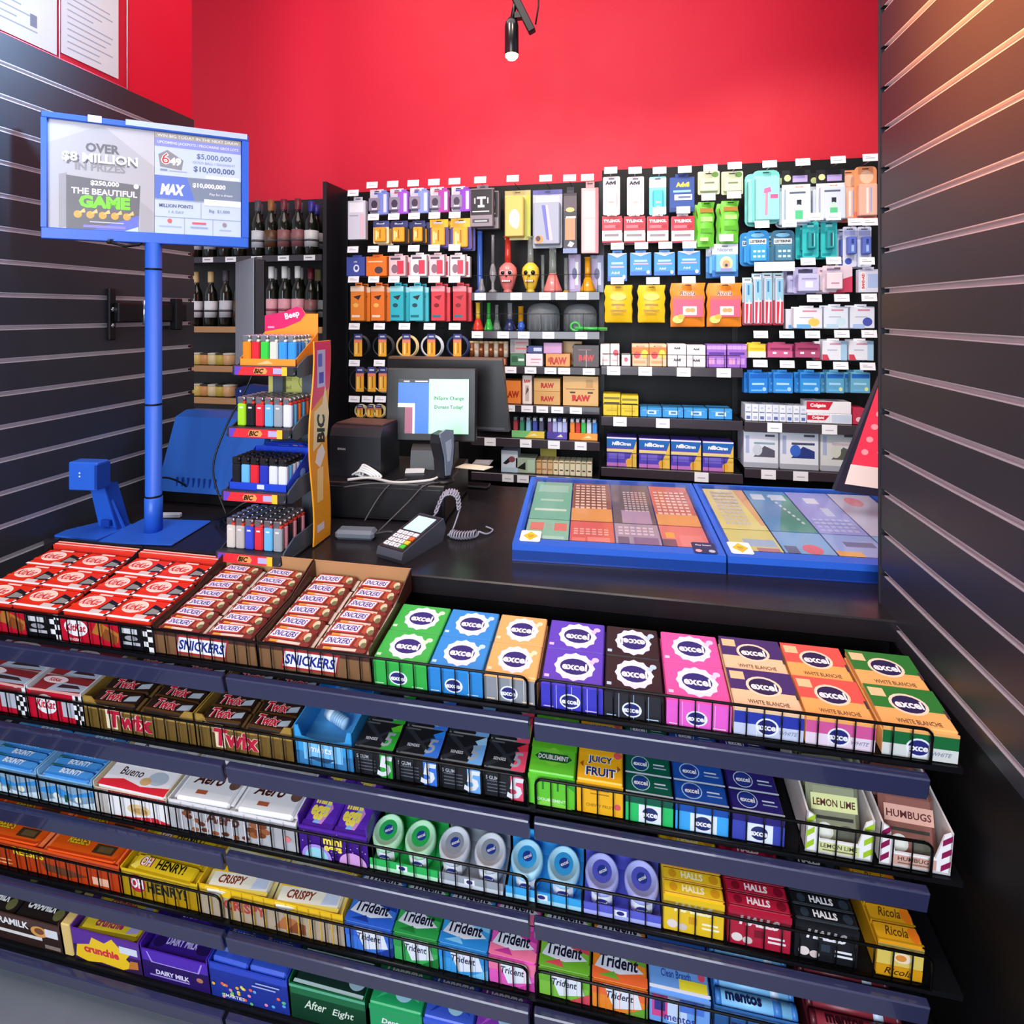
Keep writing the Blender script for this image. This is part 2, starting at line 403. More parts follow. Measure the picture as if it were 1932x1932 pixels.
for k, (a, b) in enumerate(((293, 487), (488, 702))):
    X = tray(0, a, b, .058, .222, '4a2a22', ['brown nougat bar carton in front of the lighter stand, top shelf', 'brown nougat bar carton with tall tan back rim beside green gum'][k], sf2, hb=.044, back=.098, inner='tan_card', hs=.07)
    grid(0, *X[:3], X[3] - .004, 2, 7 - k, .018, '6e2a22', sb, row_lab('brown nougat bar', ['carton by lighter stand', 'carton beside green gum'][k], 2, 7 - k), 'chocolate bar', 'nougat_bar', 'nougat bars on the top shelf', crimp='c8b8a8', ov=1.12, jit=.07, rise=.0012)
# --- gum
def logo(cx, cy, s, asp, t='excel', navy='2a2c78', glow='eaf2ff', flip=False):
    r = {'w': s * 1.05, 'bold': .035}
    if flip: r['rot'] = math.pi
    return [('e', cx, cy, s * .56, s * .47 * asp, glow), ('e', cx, cy, s * .47, s * .38 * asp, navy), ('t', t, cx, cy, s * .34 * asp, WH, r)]
def gum(r, px0, px1, h, col, face, specs, what, d=.08, hp=.012, n=2, cname='gum carton', side=None, pcol=None, where=None, gap=.5, zb=None):
    """carton whose packs lie in rows across its top"""
    xm, W = span(px0, px1); m = MB(); D = d * n
    m.box((-W / 2, 0, 0), (W / 2, D, h - hp), side or col, .0015)
    m.box((-W / 2, 0, h - hp - .002), (W / 2, .002, h - .004), side or col)
    m.deco(FR((-W / 2, 0, 0), (1, 0, 0), (0, 0, 1)), W, h - .004, face)
    solo(m, 'gum_carton', 'carton', 'carton of %s on the %s shelf' % (where or what, ROWN[r]), rloc(r, xm, .001, .0006), (TILT, 0, 0), 'gum cartons')
    for j in range(n):
        p = MB(); p.box((-W / 2 + .0008, .0008, 0), (W / 2 - .0008, d - .0008, hp), pcol or col, .002)
        p.deco(FR((-W / 2, 0, hp), (1, 0, 0), (0, 1, 0)), W, d, specs[j % len(specs)])
        pos = 'sole' if n == 1 else {0: 'front', n - 1: 'rearmost'}.get(j, 'middle' if n == 3 else ORD[j])
        solo(p, 'gum_pack', 'gum', '%s pack of %s on %s shelf' % (pos, what, ROWN[r]), rloc(r, xm, .0022 + d * j, h - hp + .0014), (TILT + (.03 if j else .02), 0, 0), 'gum packs')
def lines(n, c, y0=0, y1=1): return [('q', k / n - .004, y0, k / n + .004, y1, c) for k in range(1, n)]
def ex(col, sp, flip=False, star='dfe8ff'):
    return [('p', [(.52 + (.345, .315)[q % 2] * math.cos(.2618 * q), .5 + (.42, .375)[q % 2] * math.sin(.2618 * q)) for q in range(24)], star)] + logo(.52, .5, .52, 1.2, flip=flip) + [('e', .86, .76, .06, .07, sp), ('e', .8, .68, .05, .06, sp), ('q', .04, .12, .12, .2, sp)]
EX = [(703, 808, '3ab54e', '34b048', 'cfeecf', 'bright green gum with navy round logos'), (808, 912, '2f8fdc', '2c88d4', 'bfe2ff', 'sky blue gum with navy round logos'),
      (913, 1015, 'f0b26c', '8e939c', 'ffe2bc', 'pale orange gum with navy round logos'), (1020, 1139, '5f46c4', '3f3cc0', 'd8c8ff', 'violet gum with navy round logos'),
      (1139, 1253, '2a2226', '2a2a32', 'bcd8f0', 'black gum with navy round logos'), (1256, 1381, 'f45aa8', 'ee62d0', 'ffd0ec', 'pink gum with navy round logos')]
for a, b, c, fc, sp, wh in EX:
    face = [('q', 0, 0, 1, 1, fc)] + lines(4, sp if c != '3ab54e' else '2a9a3e') + logo(.47, .38, .3, 2.2) + [('q', .04, .06, .2, .1, sp), ('q', .72, .06, .92, .1, sp)]
    gum(0, a, b, .052, c, face, [ex(c, sp), ex(c, sp, flip=(c == '2a2226'))], wh)
for a, b, c1, c2, f1, f2, wh in ((1383, 1517, '44306e', 'ecc9a0', '2c3aa8', 'c9d2ee', 'purple and cream gum'), (1518, 1652, 'f05a50', 'f4ae62', 'd45a9a', 'ead8ea', 'coral and orange gum'), (1662, 1809, '2f7a34', 'eeb068', '1f6a3a', 'd8dcd8', 'dark green and orange gum')):
    tp = [('q', 0, .42, 1, 1, c1), ('q', .04, .7, .26, .92, 'f3c896'), ('p', [(.4, .95), (.8, .98), (.92, .85), (.6, .7)], c1)] + logo(.52, .56, .48, 1.2, navy='2a2450', glow='f4dcc0') + [('t', 'WHITE BLANCHE', .52, .13, .1, '6a4a3a', {'w': .6}), ('q', .96, .3, 1, .5, '4a3a40')]
    face = [('q', 0, 0, 1, 1, f2), ('q', 0, .45, 1, .92, f1), ('q', 0, .9, 1, 1, c2)] + lines(3, 'f4f0f4', 0, .45) + logo(.48, .4, .3, 2.4) + [('t', 'WHITE', .78, .26, .14, '8a90a8', {'w': .26, 'sh': .3})]
    gum(0, a, b, .054, c2, face, [tp, tp], wh + ' with white lettering')
# --- row 2
k2 = [('q', 0, 0, 1, 1, RED), ('q', .62, .2, .9, .75, 'b8bcc8'), ('e', .33, .55, .2, .34, WH), ('t', 'KitKat', .33, .55, .3, RED, {'w': .34, 'bold': .03, 'sh': .2}), ('q', .84, 0, 1, 1, WH)] + checks(.84, 1, 0, 1, 3, 6)
b2 = [('q', 0, 0, 1, .12, 'e8b4b0'), ('p', [(.3, .1), (.98, .2), (.98, .55), (.4, .6)], 'a8b0c4'), ('p', [(.45, .3), (.9, .35), (.8, .5), (.5, .5)], '3a2a2c'), ('e', .3, .7, .24, .2, 'f0d8d8'), ('t', 'KitKat', .3, .7, .2, 'c81020', {'w': .36, 'bold': .03})]
for k, (a, b) in enumerate(((-75, 56), (57, 161))):
    X = tray(1, a, b, .07, .2, 'e4e8f0', ['checkered white wafer bar carton at left end of second shelf', 'checkered white wafer bar carton beside gold cartons, second shelf'][k], k2, hb=.056, hs=.078, back=.09, inner='c8ccd8')
    grid(1, *X[:3], .2, 1, 5, .016, '8c2a30', b2, row_lab('silver wafer bar', ['left end carton', 'carton beside gold cartons'][k], 1, 5), 'chocolate bar', 'wafer_bar', 'wafer bars on the second shelf', ov=1.15, jit=.05)
tf = [('q', .2, .08, .3, 1, 'f0e0c0')] + lines(8, '7a6430') + [('t', 'Twix', .42, .5, .72, 'e8c8b0', {'w': .5, 'bold': .07, 'sh': .1}), ('t', 'Twix', .42, .5, .7, 'c01a3a', {'w': .47, 'bold': .04, 'sh': .1})]
tb = [('q', 0, 0, 1, .14, '5a3a18'), ('p', [(.7, .25), (.96, .35), (.96, .75), (.74, .62)], 'a8b4c0'), ('t', 'Twix', .42, .54, .66, 'f0d8d0', {'w': .62, 'bold': .06, 'sh': .2}), ('t', 'Twix', .42, .54, .62, 'c41838', {'w': .58, 'bold': .03, 'sh': .2})]
for k, (a, b) in enumerate(((162, 371), (372, 556))):
    X = tray(1, a, b, .058, .2, 'a8863e', ['gold biscuit bar carton beside the checkered cartons, second shelf', 'gold biscuit bar carton beside the light blue mint carton'][k], tf, hb=.046, hs=.074, back=.09, inner='8a6a34', cut=True)
    grid(1, *X[:3], .2, 2, 6, .02, '2c1c18', tb, row_lab('dark biscuit bar with red lettering', ['first gold carton', 'second gold carton'][k], 2, 6), 'chocolate bar', 'biscuit_bar', 'biscuit bars on the second shelf', ov=1.05, jit=.06, crimp='6a5030', fx=.95)
X = tray(1, 558, 669, .062, .17, '3aa0e4', 'light blue mint roll carton between gold cartons and black gum', [('q', .15, .2, .82, .85, '7cc4f4')] + lines(5, '2a7ac0', .15, .9) + [('p', [(.2, .25), (.55, .15), (.7, .32), (.3, .34)], '24466a'), ('t', 'mints', .45, .62, .24, WH, {'w': .5, 'sh': .2})], hb=.03, hs=.085, back=.1, inner='58b0ec', cut=True)
for k, (x, y, z, an, L, rr, lb) in enumerate(((.006, .115, .055, -.15, .075, .0165, 'thick pale blue mint roll lying at the back of the light blue carton'), (-.008, .07, .043, -.42, .06, .011, 'thin pale blue mint roll lying askew in the light blue carton'))):
    m = MB(); m.tube([(-L / 2, 0, 0), (L / 2, 0, 0)], rr, 'a9d4f6', 18); m.tube([(-L / 2 + .006, 0, 0), (-L / 2 + .02, 0, 0)], rr + .0004, 'd8ecfc', 18)
    for s in range(5): m.tube([(L / 2 - .03 + s * .006, 0, 0), (L / 2 - .028 + s * .006, 0, 0)], rr + .0005, '8ab8e0', 18)
    solo(m, 'mint_roll', 'mints', lb, rloc(1, X[0] + x, y, .0315 + rr), (TILT, 0, an))
def five(acc, acc2): return [('p', [(0, .1), (.5, .5), (1, .9), (1, .82), (.1, 0)], '2c3038'), ('p', [(.1, 1), (.5, .52), (.92, 0), (.84, 0), (0, .9)], '2c3038'), ('p', [(.72, .78), (.98, .98), (1, .66), (.84, .6)], acc), ('p', [(.66, 0), (.74, .36), (.7, .62), (1, .7), (1, 0)], acc2), ('t', '5', .78, .36, .5, 'a0a8b4', {'bold': .02, 'sh': .2}), ('t', 'SENSES', .36, .32, .1, 'd8dce4', {'w': .3}), ('q', .08, .86, .4, .92, '50565e')]
for a, b, c1, c2, wh in ((669, 745, '58c82c', '2ea838', 'black gum with green corner'), (746, 829, '2a88f0', '3a7ae0', 'black gum with royal blue corner'), (829, 911, '9cd0f4', '70b0f0', 'black gum with pale blue corner'), (911, 992, 'e0304a', 'e85070', 'black gum with red corner')):
    face = [('q', .66, 0, .96, 1, c2)] + [('t', '5', .78, .45, .8, 'e4e8ee', {'bold': .03, 'sh': .2}), ('t', '5 GUM', .22, .72, .14, 'b8bcc4', {'w': .3})] + [('q', .1, .2 + .13 * q, .55, .24 + .13 * q, '5c626c') for q in range(4)]
    gum(1, a, b, .06, '1b1d22', face, [five(c1, c2)], wh, d=.058, hp=.012, n=3)
dm = [('q', 0, .72, 1, 1, '58b428'), ('p', [(.08, .5), (.5, .78), (.92, .5), (.5, .22)], '78d040'), ('p', [(.1, .48), (.22, .36), (.8, .36), (.92, .48), (.8, .6), (.22, .6)], '1a5a2c'), ('t', 'DOUBLEMINT', .51, .48, .14, WH, {'w': .66, 'bold': .02})]
gum(1, 996, 1086, .066, '62c832', [('p', [(.1, .0), (.5, .3), (.95, 0)], '88e050'), ('p', [(.6, 1), (1, .6), (1, 1)], '3aa030'), ('q', .3, .55, .34, .85, '2a7a2a'), ('q', .62, .55, .66, .85, '2a7a2a'), ('t', 'DOUBLEMINT', .5, .22, .1, 'e8ffe0', {'w': .6})], [dm], 'lime green gum with white lettering', d=.066)
jf = [('t', 'JUICY', .5, .6, .27, WH, {'w': .7, 'bold': .06}), ('t', 'FRUIT', .52, .27, .27, WH, {'w': .7, 'bold': .06}), ('t', 'JUICY', .5, .6, .24, '20306a', {'w': .64, 'bold': .03}), ('t', 'FRUIT', .52, .27, .24, '20306a', {'w': .64, 'bold': .03}), ('p', [(.05, .45), (.13, .36), (.13, .54)], 'a85a10'), ('p', [(.95, .42), (.87, .33), (.87, .51)], 'a85a10'), ('e', .88, .8, .09, .1, 'e05a5a')]
gum(1, 1087, 1177, .066, 'f4b41c', [('q', .3, .66, .7, .7, 'b07a10'), ('q', .3, .78, .7, .82, 'b07a10'), ('t', 'CHEWY FRUIT', .5, .3, .1, '9a6a10', {'w': .6}), ('e', .88, .35, .07, .1, 'e05a5a')], [jf], 'yellow gum with navy lettering', d=.066)
for a, b, c, fc, wh in ((1179, 1271, '0f5a48', '2cc468', 'dark green slim gum'), (1273, 1376, '1c50ac', '3fa8f0', 'mid blue slim gum'), (1380, 1481, '2c2474', '3c48b0', 'dark indigo slim gum')):
    s_ = [('q', 0, 0, 1, .08, 'c8d8e8'), ('e', .33, .55, .2, .4, 'b8d4f0')] + [('e', .33, .55, .18, .36, c), ('e', .33, .55, .15, .3, '243c90'), ('t', 'excel', .33, .55, .24, WH, {'w': .36, 'bold': .03}), ('q', .62, .55, .86, .62, 'd8e4f0'), ('q', .62, .38, .9, .44, 'a8bcd0')]
    gum(1, a, b, .056, c, [('q', 0, 0, 1, .72, fc), ('q', .28, .02, .78, .7, 'e8f2fc')] + logo(.52, .36, .36, 1.9, navy='24306c') + [('q', .86, .1, .97, .5, fc)], [s_], wh, d=.036, hp=.01, n=5, side=c)
def bagbox(a, b, c1, c2, bc, wh, txt):
    xm, W = span(a, b); m = MB(); D = .15; H = .078; t = .003
    m.box((-W / 2, 0, 0), (W / 2, D, .004), WH); m.box((-W / 2, D - t, 0), (W / 2, D, .1), 'e8e6e8')
    f = FR((-W / 2, 0, 0), (1, 0, 0), (0, 0, 1)); m.slab(f, [(0, 0), (W, 0), (W, H), (W * .88, H * .9), (W * .78, H * .34), (W * .22, H * .34), (W * .12, H * .9), (0, H)], t, WH)
    for s in (-1, 1):
        g = FR((s * W / 2 if s > 0 else -W / 2 + t, 0, 0), (0, 1, 0), (0, 0, 1)); m.slab(g, [(0, 0), (D, 0), (D, .1), (D * .4, .085), (0, H)], t, 'e4dcd8')  # side walls a browner white: their shade put into the card colour
        if s > 0: m.deco(g, D, .12, [('p', [(.1, .1), (.4, .3), (.4, .5), (.1, .3)], c1), ('p', [(.5, .5), (.8, .7), (.8, .95), (.5, .7)], c1)])
    for q in range(3):
        z = .06 + .3 * q
        m.deco(f, W, H, [('p', [(.01, z), (.13, z + .14), (.13, z + .28), (.01, z + .14)], c1), ('p', [(.86, z), (.99, z + .14), (.99, z + .28), (.86, z + .14)], c1)], 2)
    m.deco(f, W, H, [('q', .2, .06, .8, .3, c2), ('t', txt, .5, .22, .1, '4a3a34', {'w': .54}), ('q', .26, .1, .74, .13, '7a6a60')], 2)
    solo(m, 'candy_carton', 'carton', 'white carton with %s stripes holding candy bags, second shelf' % wh, rloc(1, xm, .001, .0006), (TILT, 0, 0))
    for q in range(3):
        p = MB(); wv = W * .8; p.box((-wv / 2, 0, 0), (wv / 2, .02, .1), bc, .009)
        p.deco(FR((-wv / 2, 0, 0), (1, 0, 0), (0, 0, 1)), wv, .1, [('q', .06, .55, .94, .8, c2), ('t', txt, .5, .67, .11, '5a2a2a', {'w': .8, 'bold': .02}), ('q', .15, .42, .85, .47, '3a3a34'), ('e', .3, .25, .16, .13, 'd8dcd4'), ('e', .7, .22, .2, .14, '5a5c50')], 2)
        solo(p, 'candy_bag', 'candy bag', '%s candy bag, %s in the carton with %s stripes' % ({'lime': 'green and silver', 'purple': 'pink and bronze'}[wh], ['front one', 'middle one', 'rear one'][q], wh), rloc(1, xm, .008 + .042 * q, .0055), (TILT - .32, 0, RN.uniform(-.06, .06)))
bagbox(1517, 1648, 'a4cc2c', 'd4dc9c', '8e9478', 'lime', 'LEMON LIME')
bagbox(1657, 1795, '8e1c50', 'd8a898', '8c5a50', 'purple', 'HUMBUGS')
# --- row 3
bf = [('p', [(0, .0), (.4, .25), (.7, .1), (1, .3), (1, 0)], 'd8ecf8'), ('p', [(0, .5), (.3, .7), (.6, .45), (1, .75), (1, .55), (.5, .3), (0, .35)], '3a94e0'), ('e', .3, .3, .06, .12, 'f0f4e8'), ('e', .7, .28, .06, .12, 'f0f4e8'), ('q', .45, .1, .5, .4, '2a5a4a')]
bb = [('q', 0, 0, 1, .2, '3a86d8'), ('p', [(0, .85), (.4, 1), (0, 1)], '2a6a50'), ('t', 'BOUNTY', .54, .56, .5, WH, {'w': .74, 'bold': .03, 'sh': .2})]
for k, (a, b) in enumerate(((-35, 76), (77, 181))):
    X = tray(2, a, b, .062, .18, '8ec8f0', ['pale blue coconut bar carton at left end of third shelf', 'pale blue coconut bar carton beside the white hazelnut carton'][k], bf, hb=.052, hs=.076, back=.09, inner='b8d8f0')
    grid(2, *X[:3], .17, 1, 8, .018, '4a9ae4', bb, row_lab('blue coconut bar', ['leftmost third shelf carton', 'carton beside white hazelnut carton'][k], 1, 8), 'chocolate bar', 'coconut_bar', 'coconut bars on the third shelf', ov=1.05, jit=.02, crimp='8ab8e8')
X = tray(2, 182, 321, .06, .18, 'e8d8b8', 'white and red hazelnut bar carton beside the pale blue cartons', [('q', .18, 0, 1, 1, 'f4f2f4'), ('p', [(.2, 0), (.5, .06), (.8, .2), (1, .06), (1, 0)], 'e02838'), ('e', .6, .4, .16, .22, 'e8c890'), ('e', .62, .36, .1, .12, 'c89a58'), ('p', [(.2, .9), (.5, .8), (.98, .92), (.98, 1), (.2, 1)], 'e83a48')] + lines(8, 'd8d4d8'), hb=.05, hs=.075, back=.092, inner='f0ecec')
bu = [('p', [(0, 0), (1, 0), (1, .3), (.6, .18), (.3, .34), (0, .2)], 'e42c3c'), ('t', 'Bueno', .36, .62, .3, '3a2a28', {'w': .4, 'sh': .1}), ('e', .76, .55, .14, .25, 'b8c4d4'), ('e', .62, .38, .08, .14, 'd8b078')]
grid(2, *X[:3], .17, 1, 3, .02, 'f2f0f4', bu, row_lab('white hazelnut bar', 'white and red hazelnut carton', 1, 3), 'chocolate bar', 'hazelnut_bar', 'hazelnut bars', ov=1.03, jit=.04)
ch = [('e', .12 + .035 * math.cos(q * 1.3) + .02 * q, .78 - .09 * q, .03, .08, ['8a4a28', '6a3218'][q % 2]) for q in range(6)] + [('e', .7 + .05 * math.cos(q), .5 + .2 * math.sin(q * 1.1), .045, .1, ['9a5a30', '7a3e1e'][q % 2]) for q in range(6)] + [('e', .2 + .08 * q, .1 + .04 * (q % 2), .03, .07, ['9a5a30', '6a3218'][q % 2]) for q in range(6)]
X = tray(2, 322, 565, .066, .18, 'f2f2f6', 'wide white bubbly chocolate bar carton with brown lettering, third shelf', ch + [('t', 'Aero', .43, .66, .42, '5a2a1e', {'w': .3, 'bold': .03, 'sh': .2}), ('e', .92, .42, .03, .1, 'e08080')] + lines(10, 'dcdce4', 0, 1), hb=.056, hs=.07, back=.075)
ab = [('e', .78, .8, .14, .12, '8a4a28'), ('e', .62, .88, .12, .08, 'a86a3c'), ('e', .3, .9, .1, .07, '7a3e1e'), ('e', .9, .5, .1, .14, '6a5048'), ('q', .04, .6, .2, .75, 'e04858'), ('t', 'Aero', .42, .55, .3, '4a2018', {'w': .55, 'bold': .03, 'sh': .25}), ('q', .3, .15, .5, .25, 'b05a3a')]
grid(2, *X[:3], .172, 2, 2, .016, 'eef0f4', ab, row_lab('white bubbly chocolate bar', 'wide white carton', 2, 2), 'chocolate bar', 'bubbly_chocolate_bar', 'bubbly chocolate bars', jit=.03, crimp='f4f4f8')
def half(cx, rx, ry, c): return ('p', [(cx + rx * math.cos(math.pi * q / 12), .01 + ry * math.sin(math.pi * q / 12)) for q in range(13)], c)
st = [('e', RN.uniform(.03, .97), RN.uniform(.05, .95), .008, .015, 'e0d0ff') for q in range(34)]
X = tray(2, 566, 697, .066, .17, '5a26b0', 'purple candy egg carton beside the gum bottles', st + [half(.25, .22, .46, 'b090e8'), half(.25, .17, .36, '9ad8e8'), half(.78, .2, .4, 'd8a0e0'), ('t', 'mini', .5, .68, .26, 'f8e050', {'w': .3, 'bold': .04}), ('t', 'eggs', .5, .38, .26, 'f8e050', {'w': .3, 'bold': .04})], hb=.05, hs=.09, back=.095)
me_ = [('q', 0, 0, 1, .14, '4a2096'), ('p', [(.3, .1), (.6, .1), (.75, .5), (.55, .7)], '8ab8f0'), ('p', [(.5, .1), (.6, .1), (.75, .5), (.65, .6)], 'd890d8'), ('t', 'mini', .38, .7, .3, 'f8e458', {'w': .5, 'bold': .05}), ('t', 'eggs', .38, .34, .34, 'f8e458', {'w': .56, 'bold': .05})]
grid(2, *X[:3], .162, 2, 2, .018, '5c2cb4', me_, row_lab('purple candy egg bag', 'purple carton', 2, 2), 'candy bag', 'candy_egg_bag', 'candy egg bags', jit=.05, ov=1.02)
def bottle(col, lid, x, lab, src=None, c2=None):
    b = thing('gum_bottle', 'gum bottle', lab, rloc(2, x, .037, .0046), (TILT + .1, 0, 0), 'gum bottles on the third shelf')
    m = MB(); m.lathe([(.0235, 0), (.0262, .004), (.0272, .014), (.0258, .024), (.0265, .032), (.0268, .037)], col, 24)
    f = FR((-.03, -.0278, .008), (1, 0, 0), (0, 0, 1))
    m.build('bottle_body', b)
    l = MB(); vs = []; fs = []; n = 9
    for j in range(n):
        an = math.radians(-90 - 42 + 84 * j / (n - 1))
        for zz in (.005, .031): vs.append((.0274 * math.cos(an), .0274 * math.sin(an), zz))
    fs = [(2 * j, 2 * j + 2, 2 * j + 3, 2 * j + 1) for j in range(n - 1)]
    l.add(vs, fs, 'eef2fa', True); fr_ = FR((-.0135, -.0279, .006), (1, 0, 0), (0, 0, 1))
    l.deco(fr_, .027, .024, [('e', .5, .5, .4, .36, '28307c'), ('t', 'excel', .5, .5, .32, WH, {'w': .7, 'bold': .03})]); l.build('bottle_label', b)
    k = MB(); k.lathe([(.0285, .034), (.0305, .037), (.0305, .046), (.029, .0495), (.026, .051), (.0255, .0502), (.019, .0502), (.0185, .0495), (0, .0495)], lid, 28)
    g = top(.0496); k.el(g, 0, 0, .0178, .0178, col, 1, 24); k.el(g, .001, .001, .0095, .0085, '28409c', 2); k.tx(g, 'excel', .001, .001, .006, WH, 3, w=.015, bold=.03, rot=.5)
    k.build('bottle_cap', b)
BTC = [('2cb85a', 'b8f0c8'), ('9aa2ae', 'd0d8e4'), ('38a8ec', 'a8e0fa'), ('5a60d0', 'b0b8fa')]
BTX = [734, 795, 859, 926, 995, 1064, 1136, 1210]; BN = ['green', 'silver grey', 'sky blue', 'periwinkle']
TRS = [(697, 827), (828, 950), (953, 1098), (1100, 1249)]
for k in range(4):
    col, lid = BTC[k]; a, b = TRS[k]; xm, W = span(a, b); m = MB()
    m.slab(FR((W / 2, 0, 0), (0, 1, 0), (0, 0, 1)), [(0, 0), (.075, 0), (.075, .0072), (.01, .0012), (0, .0012)], W, col); m.box((-W / 2, 0, 0), (W / 2, .002, .022), col); m.box((-W / 2, .075, 0), (W / 2, .077, .058), col)
    m.deco(FR((-W / 2, 0, 0), (1, 0, 0), (0, 0, 1)), W, .022, [('q', .0, .0, 1, .4, lid), ('q', .4, .35, .56, .9, 'eef2fa'), ('e', .48, .62, .05, .2, '28307c')])
    solo(m, 'bottle_tray', 'carton', '%s cardboard tray under two gum bottles, third shelf' % BN[k], rloc(2, xm, .001, .0006), (TILT, 0, 0), 'gum bottle trays')
    for j in (0, 1): bottle(col, lid, xY(BTX[2 * k + j], YF + .028), '%s gum bottle with pale round lid, %s of its pair' % (BN[k], ['left', 'right'][j]))
def halls(a, b, c, c2, tc, wh):
    s = [('q', 0, 0, 1, .1, c2), ('e', .17, .5, .07, .3, c2), ('t', 'HALLS', .5, .52, .5, tc, {'w': .46, 'bold': .04}), ('e', .86, .5, .08, .32, c2)]
    face = [('t', 'HALLS', .5, .72, .26, tc, {'w': .62, 'bold': .05, 'sh': .15}), ('e', .15, .22, .09, .12, 'e8dcd8'), ('e', .32, .18, .08, .1, 'd8c8c4'), ('q', .42, .3, .56, .5, c2), ('q', .64, .22, .92, .28, tc), ('q', .64, .34, .9, .4, tc)]
    gum(2, a, b, .076, c, face, [s], wh, d=.0205, hp=.014, n=8)
halls(1250, 1367, 'ecc422', 'd89a1c', 'fdf6c8', 'yellow lozenge sticks')
halls(1371, 1493, 'b01a38', '7a1026', 'f4e4e8', 'crimson lozenge sticks')
halls(1497, 1619, '16181e', '2c3844', 'eceef2', 'black lozenge sticks')
ri = [('q', 0, 0, 1, .1, 'b8860e'), ('t', 'Ricola', .5, .55, .5, '5a3a10', {'w': .5, 'sh': .3}), ('e', .86, .5, .12, .4, 'e87a1c')]
gum(2, 1651, 1741, .066, 'dca01c', [('q', 0, .36, 1, 1, 'e0c860'), ('e', .55, .62, .2, .16, 'f4e0c0'), ('e', .52, .62, .12, .1, 'e09038'), ('q', 0, .0, 1, .34, 'd89a14'), ('t', 'Ricola', .5, .18, .2, '3a2a10', {'w': .6, 'sh': .3})], [ri], 'amber herb drop boxes', d=.026, hp=.014, n=6)
# --- row 4
OR = 'f0581c'
X = tray(3, -60, 232, .064, .19, OR, 'orange peanut butter cup carton at left end of fourth shelf', [('t', "REESE'S", .42, .74, .34, '2a1810', {'w': .34, 'bold': .07}), ('t', "REESE'S", .42, .74, .32, 'f8d820', {'w': .32, 'bold': .03}), ('p', [(.5, .5), (.66, .44), (.8, .3), (.66, .12), (.52, .2)], '6a3a20'), ('q', .82, .1, .92, .4, 'f4b898'), ('q', .05, .1, .3, .16, 'ffb070'), ('q', .05, .25, .3, .3, 'ffb070')], hb=.05, hs=.075, back=.085)
rb = [('q', 0, 0, 1, .1, 'c83c10'), ('t', "REESE'S", .36, .6, .36, '3a2410', {'w': .5, 'bold': .07, 'sh': .15}), ('t', "REESE'S", .36, .6, .33, 'f0cc28', {'w': .46, 'bold': .03, 'sh': .15}), ('q', .62, .2, .92, .62, '4a3420'), ('q', .68, .28, .88, .54, '6a5636')]
grid(3, *X[:3], .18, 2, 4, .018, 'e85a14', rb, row_lab('orange peanut butter cup pack', 'orange carton', 2, 4), 'chocolate bar', 'peanut_butter_cup_pack', 'peanut butter cup packs', jit=.02, crimp='ff8a50')
oh = [('q', 0, 0, 1, .14, 'c09a10'), ('p', [(0, .2), (.12, .9), (.2, .95), (.1, .1)], 'f8e060'), ('t', 'OH', .2, .6, .56, 'b81a30', {'w': .2, 'bold': .1}), ('t', 'OH', .2, .6, .5, WH, {'w': .16, 'bold': .03}), ('t', 'HENRY!', .6, .6, .52, '1a1a14', {'w': .52, 'bold': .03})]
X = tray(3, 233, 379, .064, .19, 'f2cc1c', 'yellow peanut bar carton with black lettering beside the orange carton', [('e', .2, .55, .11, .34, 'c01c34'), ('t', 'OH', .2, .55, .4, WH, {'w': .16, 'bold': .04}), ('t', 'HENRY!', .58, .5, .42, '1c1a10', {'w': .5, 'bold': .03})], hb=.046, hs=.07, back=.085, inner='e0b818')
grid(3, *X[:3], .18, 1, 6, .02, 'e8c420', oh, row_lab('yellow peanut bar', 'carton with black lettering', 1, 6), 'chocolate bar', 'peanut_bar', 'peanut bars', jit=.05, ov=1.1, crimp='c8a820')
cb = [('q', 0, 0, 1, .16, 'f4d858'), ('q', .0, .72, 1, 1, 'f6c828'), ('t', 'CRISPY', .36, .46, .34, '8a3a24', {'w': .5, 'bold': .03, 'sh': .2}), ('p', [(.7, .2), (.95, .26), (.95, .7), (.74, .66)], 'c8d4e8')]
X = tray(3, 380, 652, .07, .17, 'f6c81c', 'long yellow crunchy bar carton with two openings, fourth shelf', [('t', 'CRISPY', .32, .5, .34, 'b84038', {'w': .34, 'bold': .04}), ('p', [(.52, .1), (.6, .55), (.68, .5), (.7, .12)], 'b87040'), ('p', [(.6, .05), (.68, .45), (.74, .4), (.74, .06)], '8a4a28')] + lines(13, 'd8a810'), hb=.05, hs=.078, back=.1, inner='dfe4ec')
grid(3, *X[:3], .13, 2, 3, .02, 'f0ecd8', cb, row_lab('white and yellow crunchy bar', 'long yellow carton', 2, 3), 'chocolate bar', 'crunchy_bar', 'crunchy bars', jit=.07, ov=1.05, crimp='e8d890')
def trident(a, b, c, c2, wh, leaf):
    s = [('p', [(.0, .0), (1, 0), (1, .25), (.5, .5), (0, .3)], c2), ('p', [(.04, .3), (.3, .98), (.94, .34), (.5, .2)], 'dfe6f2'), ('p', [(.6, .6), (.95, .9), (.98, .5)], leaf), ('p', [(.1, .1), (.4, .25), (.5, .06)], leaf), ('t', 'Trident', .48, .5, .34, '1c1c34', {'w': .72, 'bold': .03, 'sh': .15})]
    face = [('q', 0, .55, 1, 1, c2), ('p', [(.2, .95), (.8, .95), (.9, .3), (.4, .1)], 'e4eaf4'), ('t', 'Trident', .5, .6, .26, '2a2a4a', {'w': .5, 'bold': .02, 'sh': .15}), ('p', [(.6, .0), (1, .4), (1, 0)], leaf)] + lines(4, c2)
    gum(3, a, b, .062, c, face, [s], wh, d=.054, hp=.014, n=3)
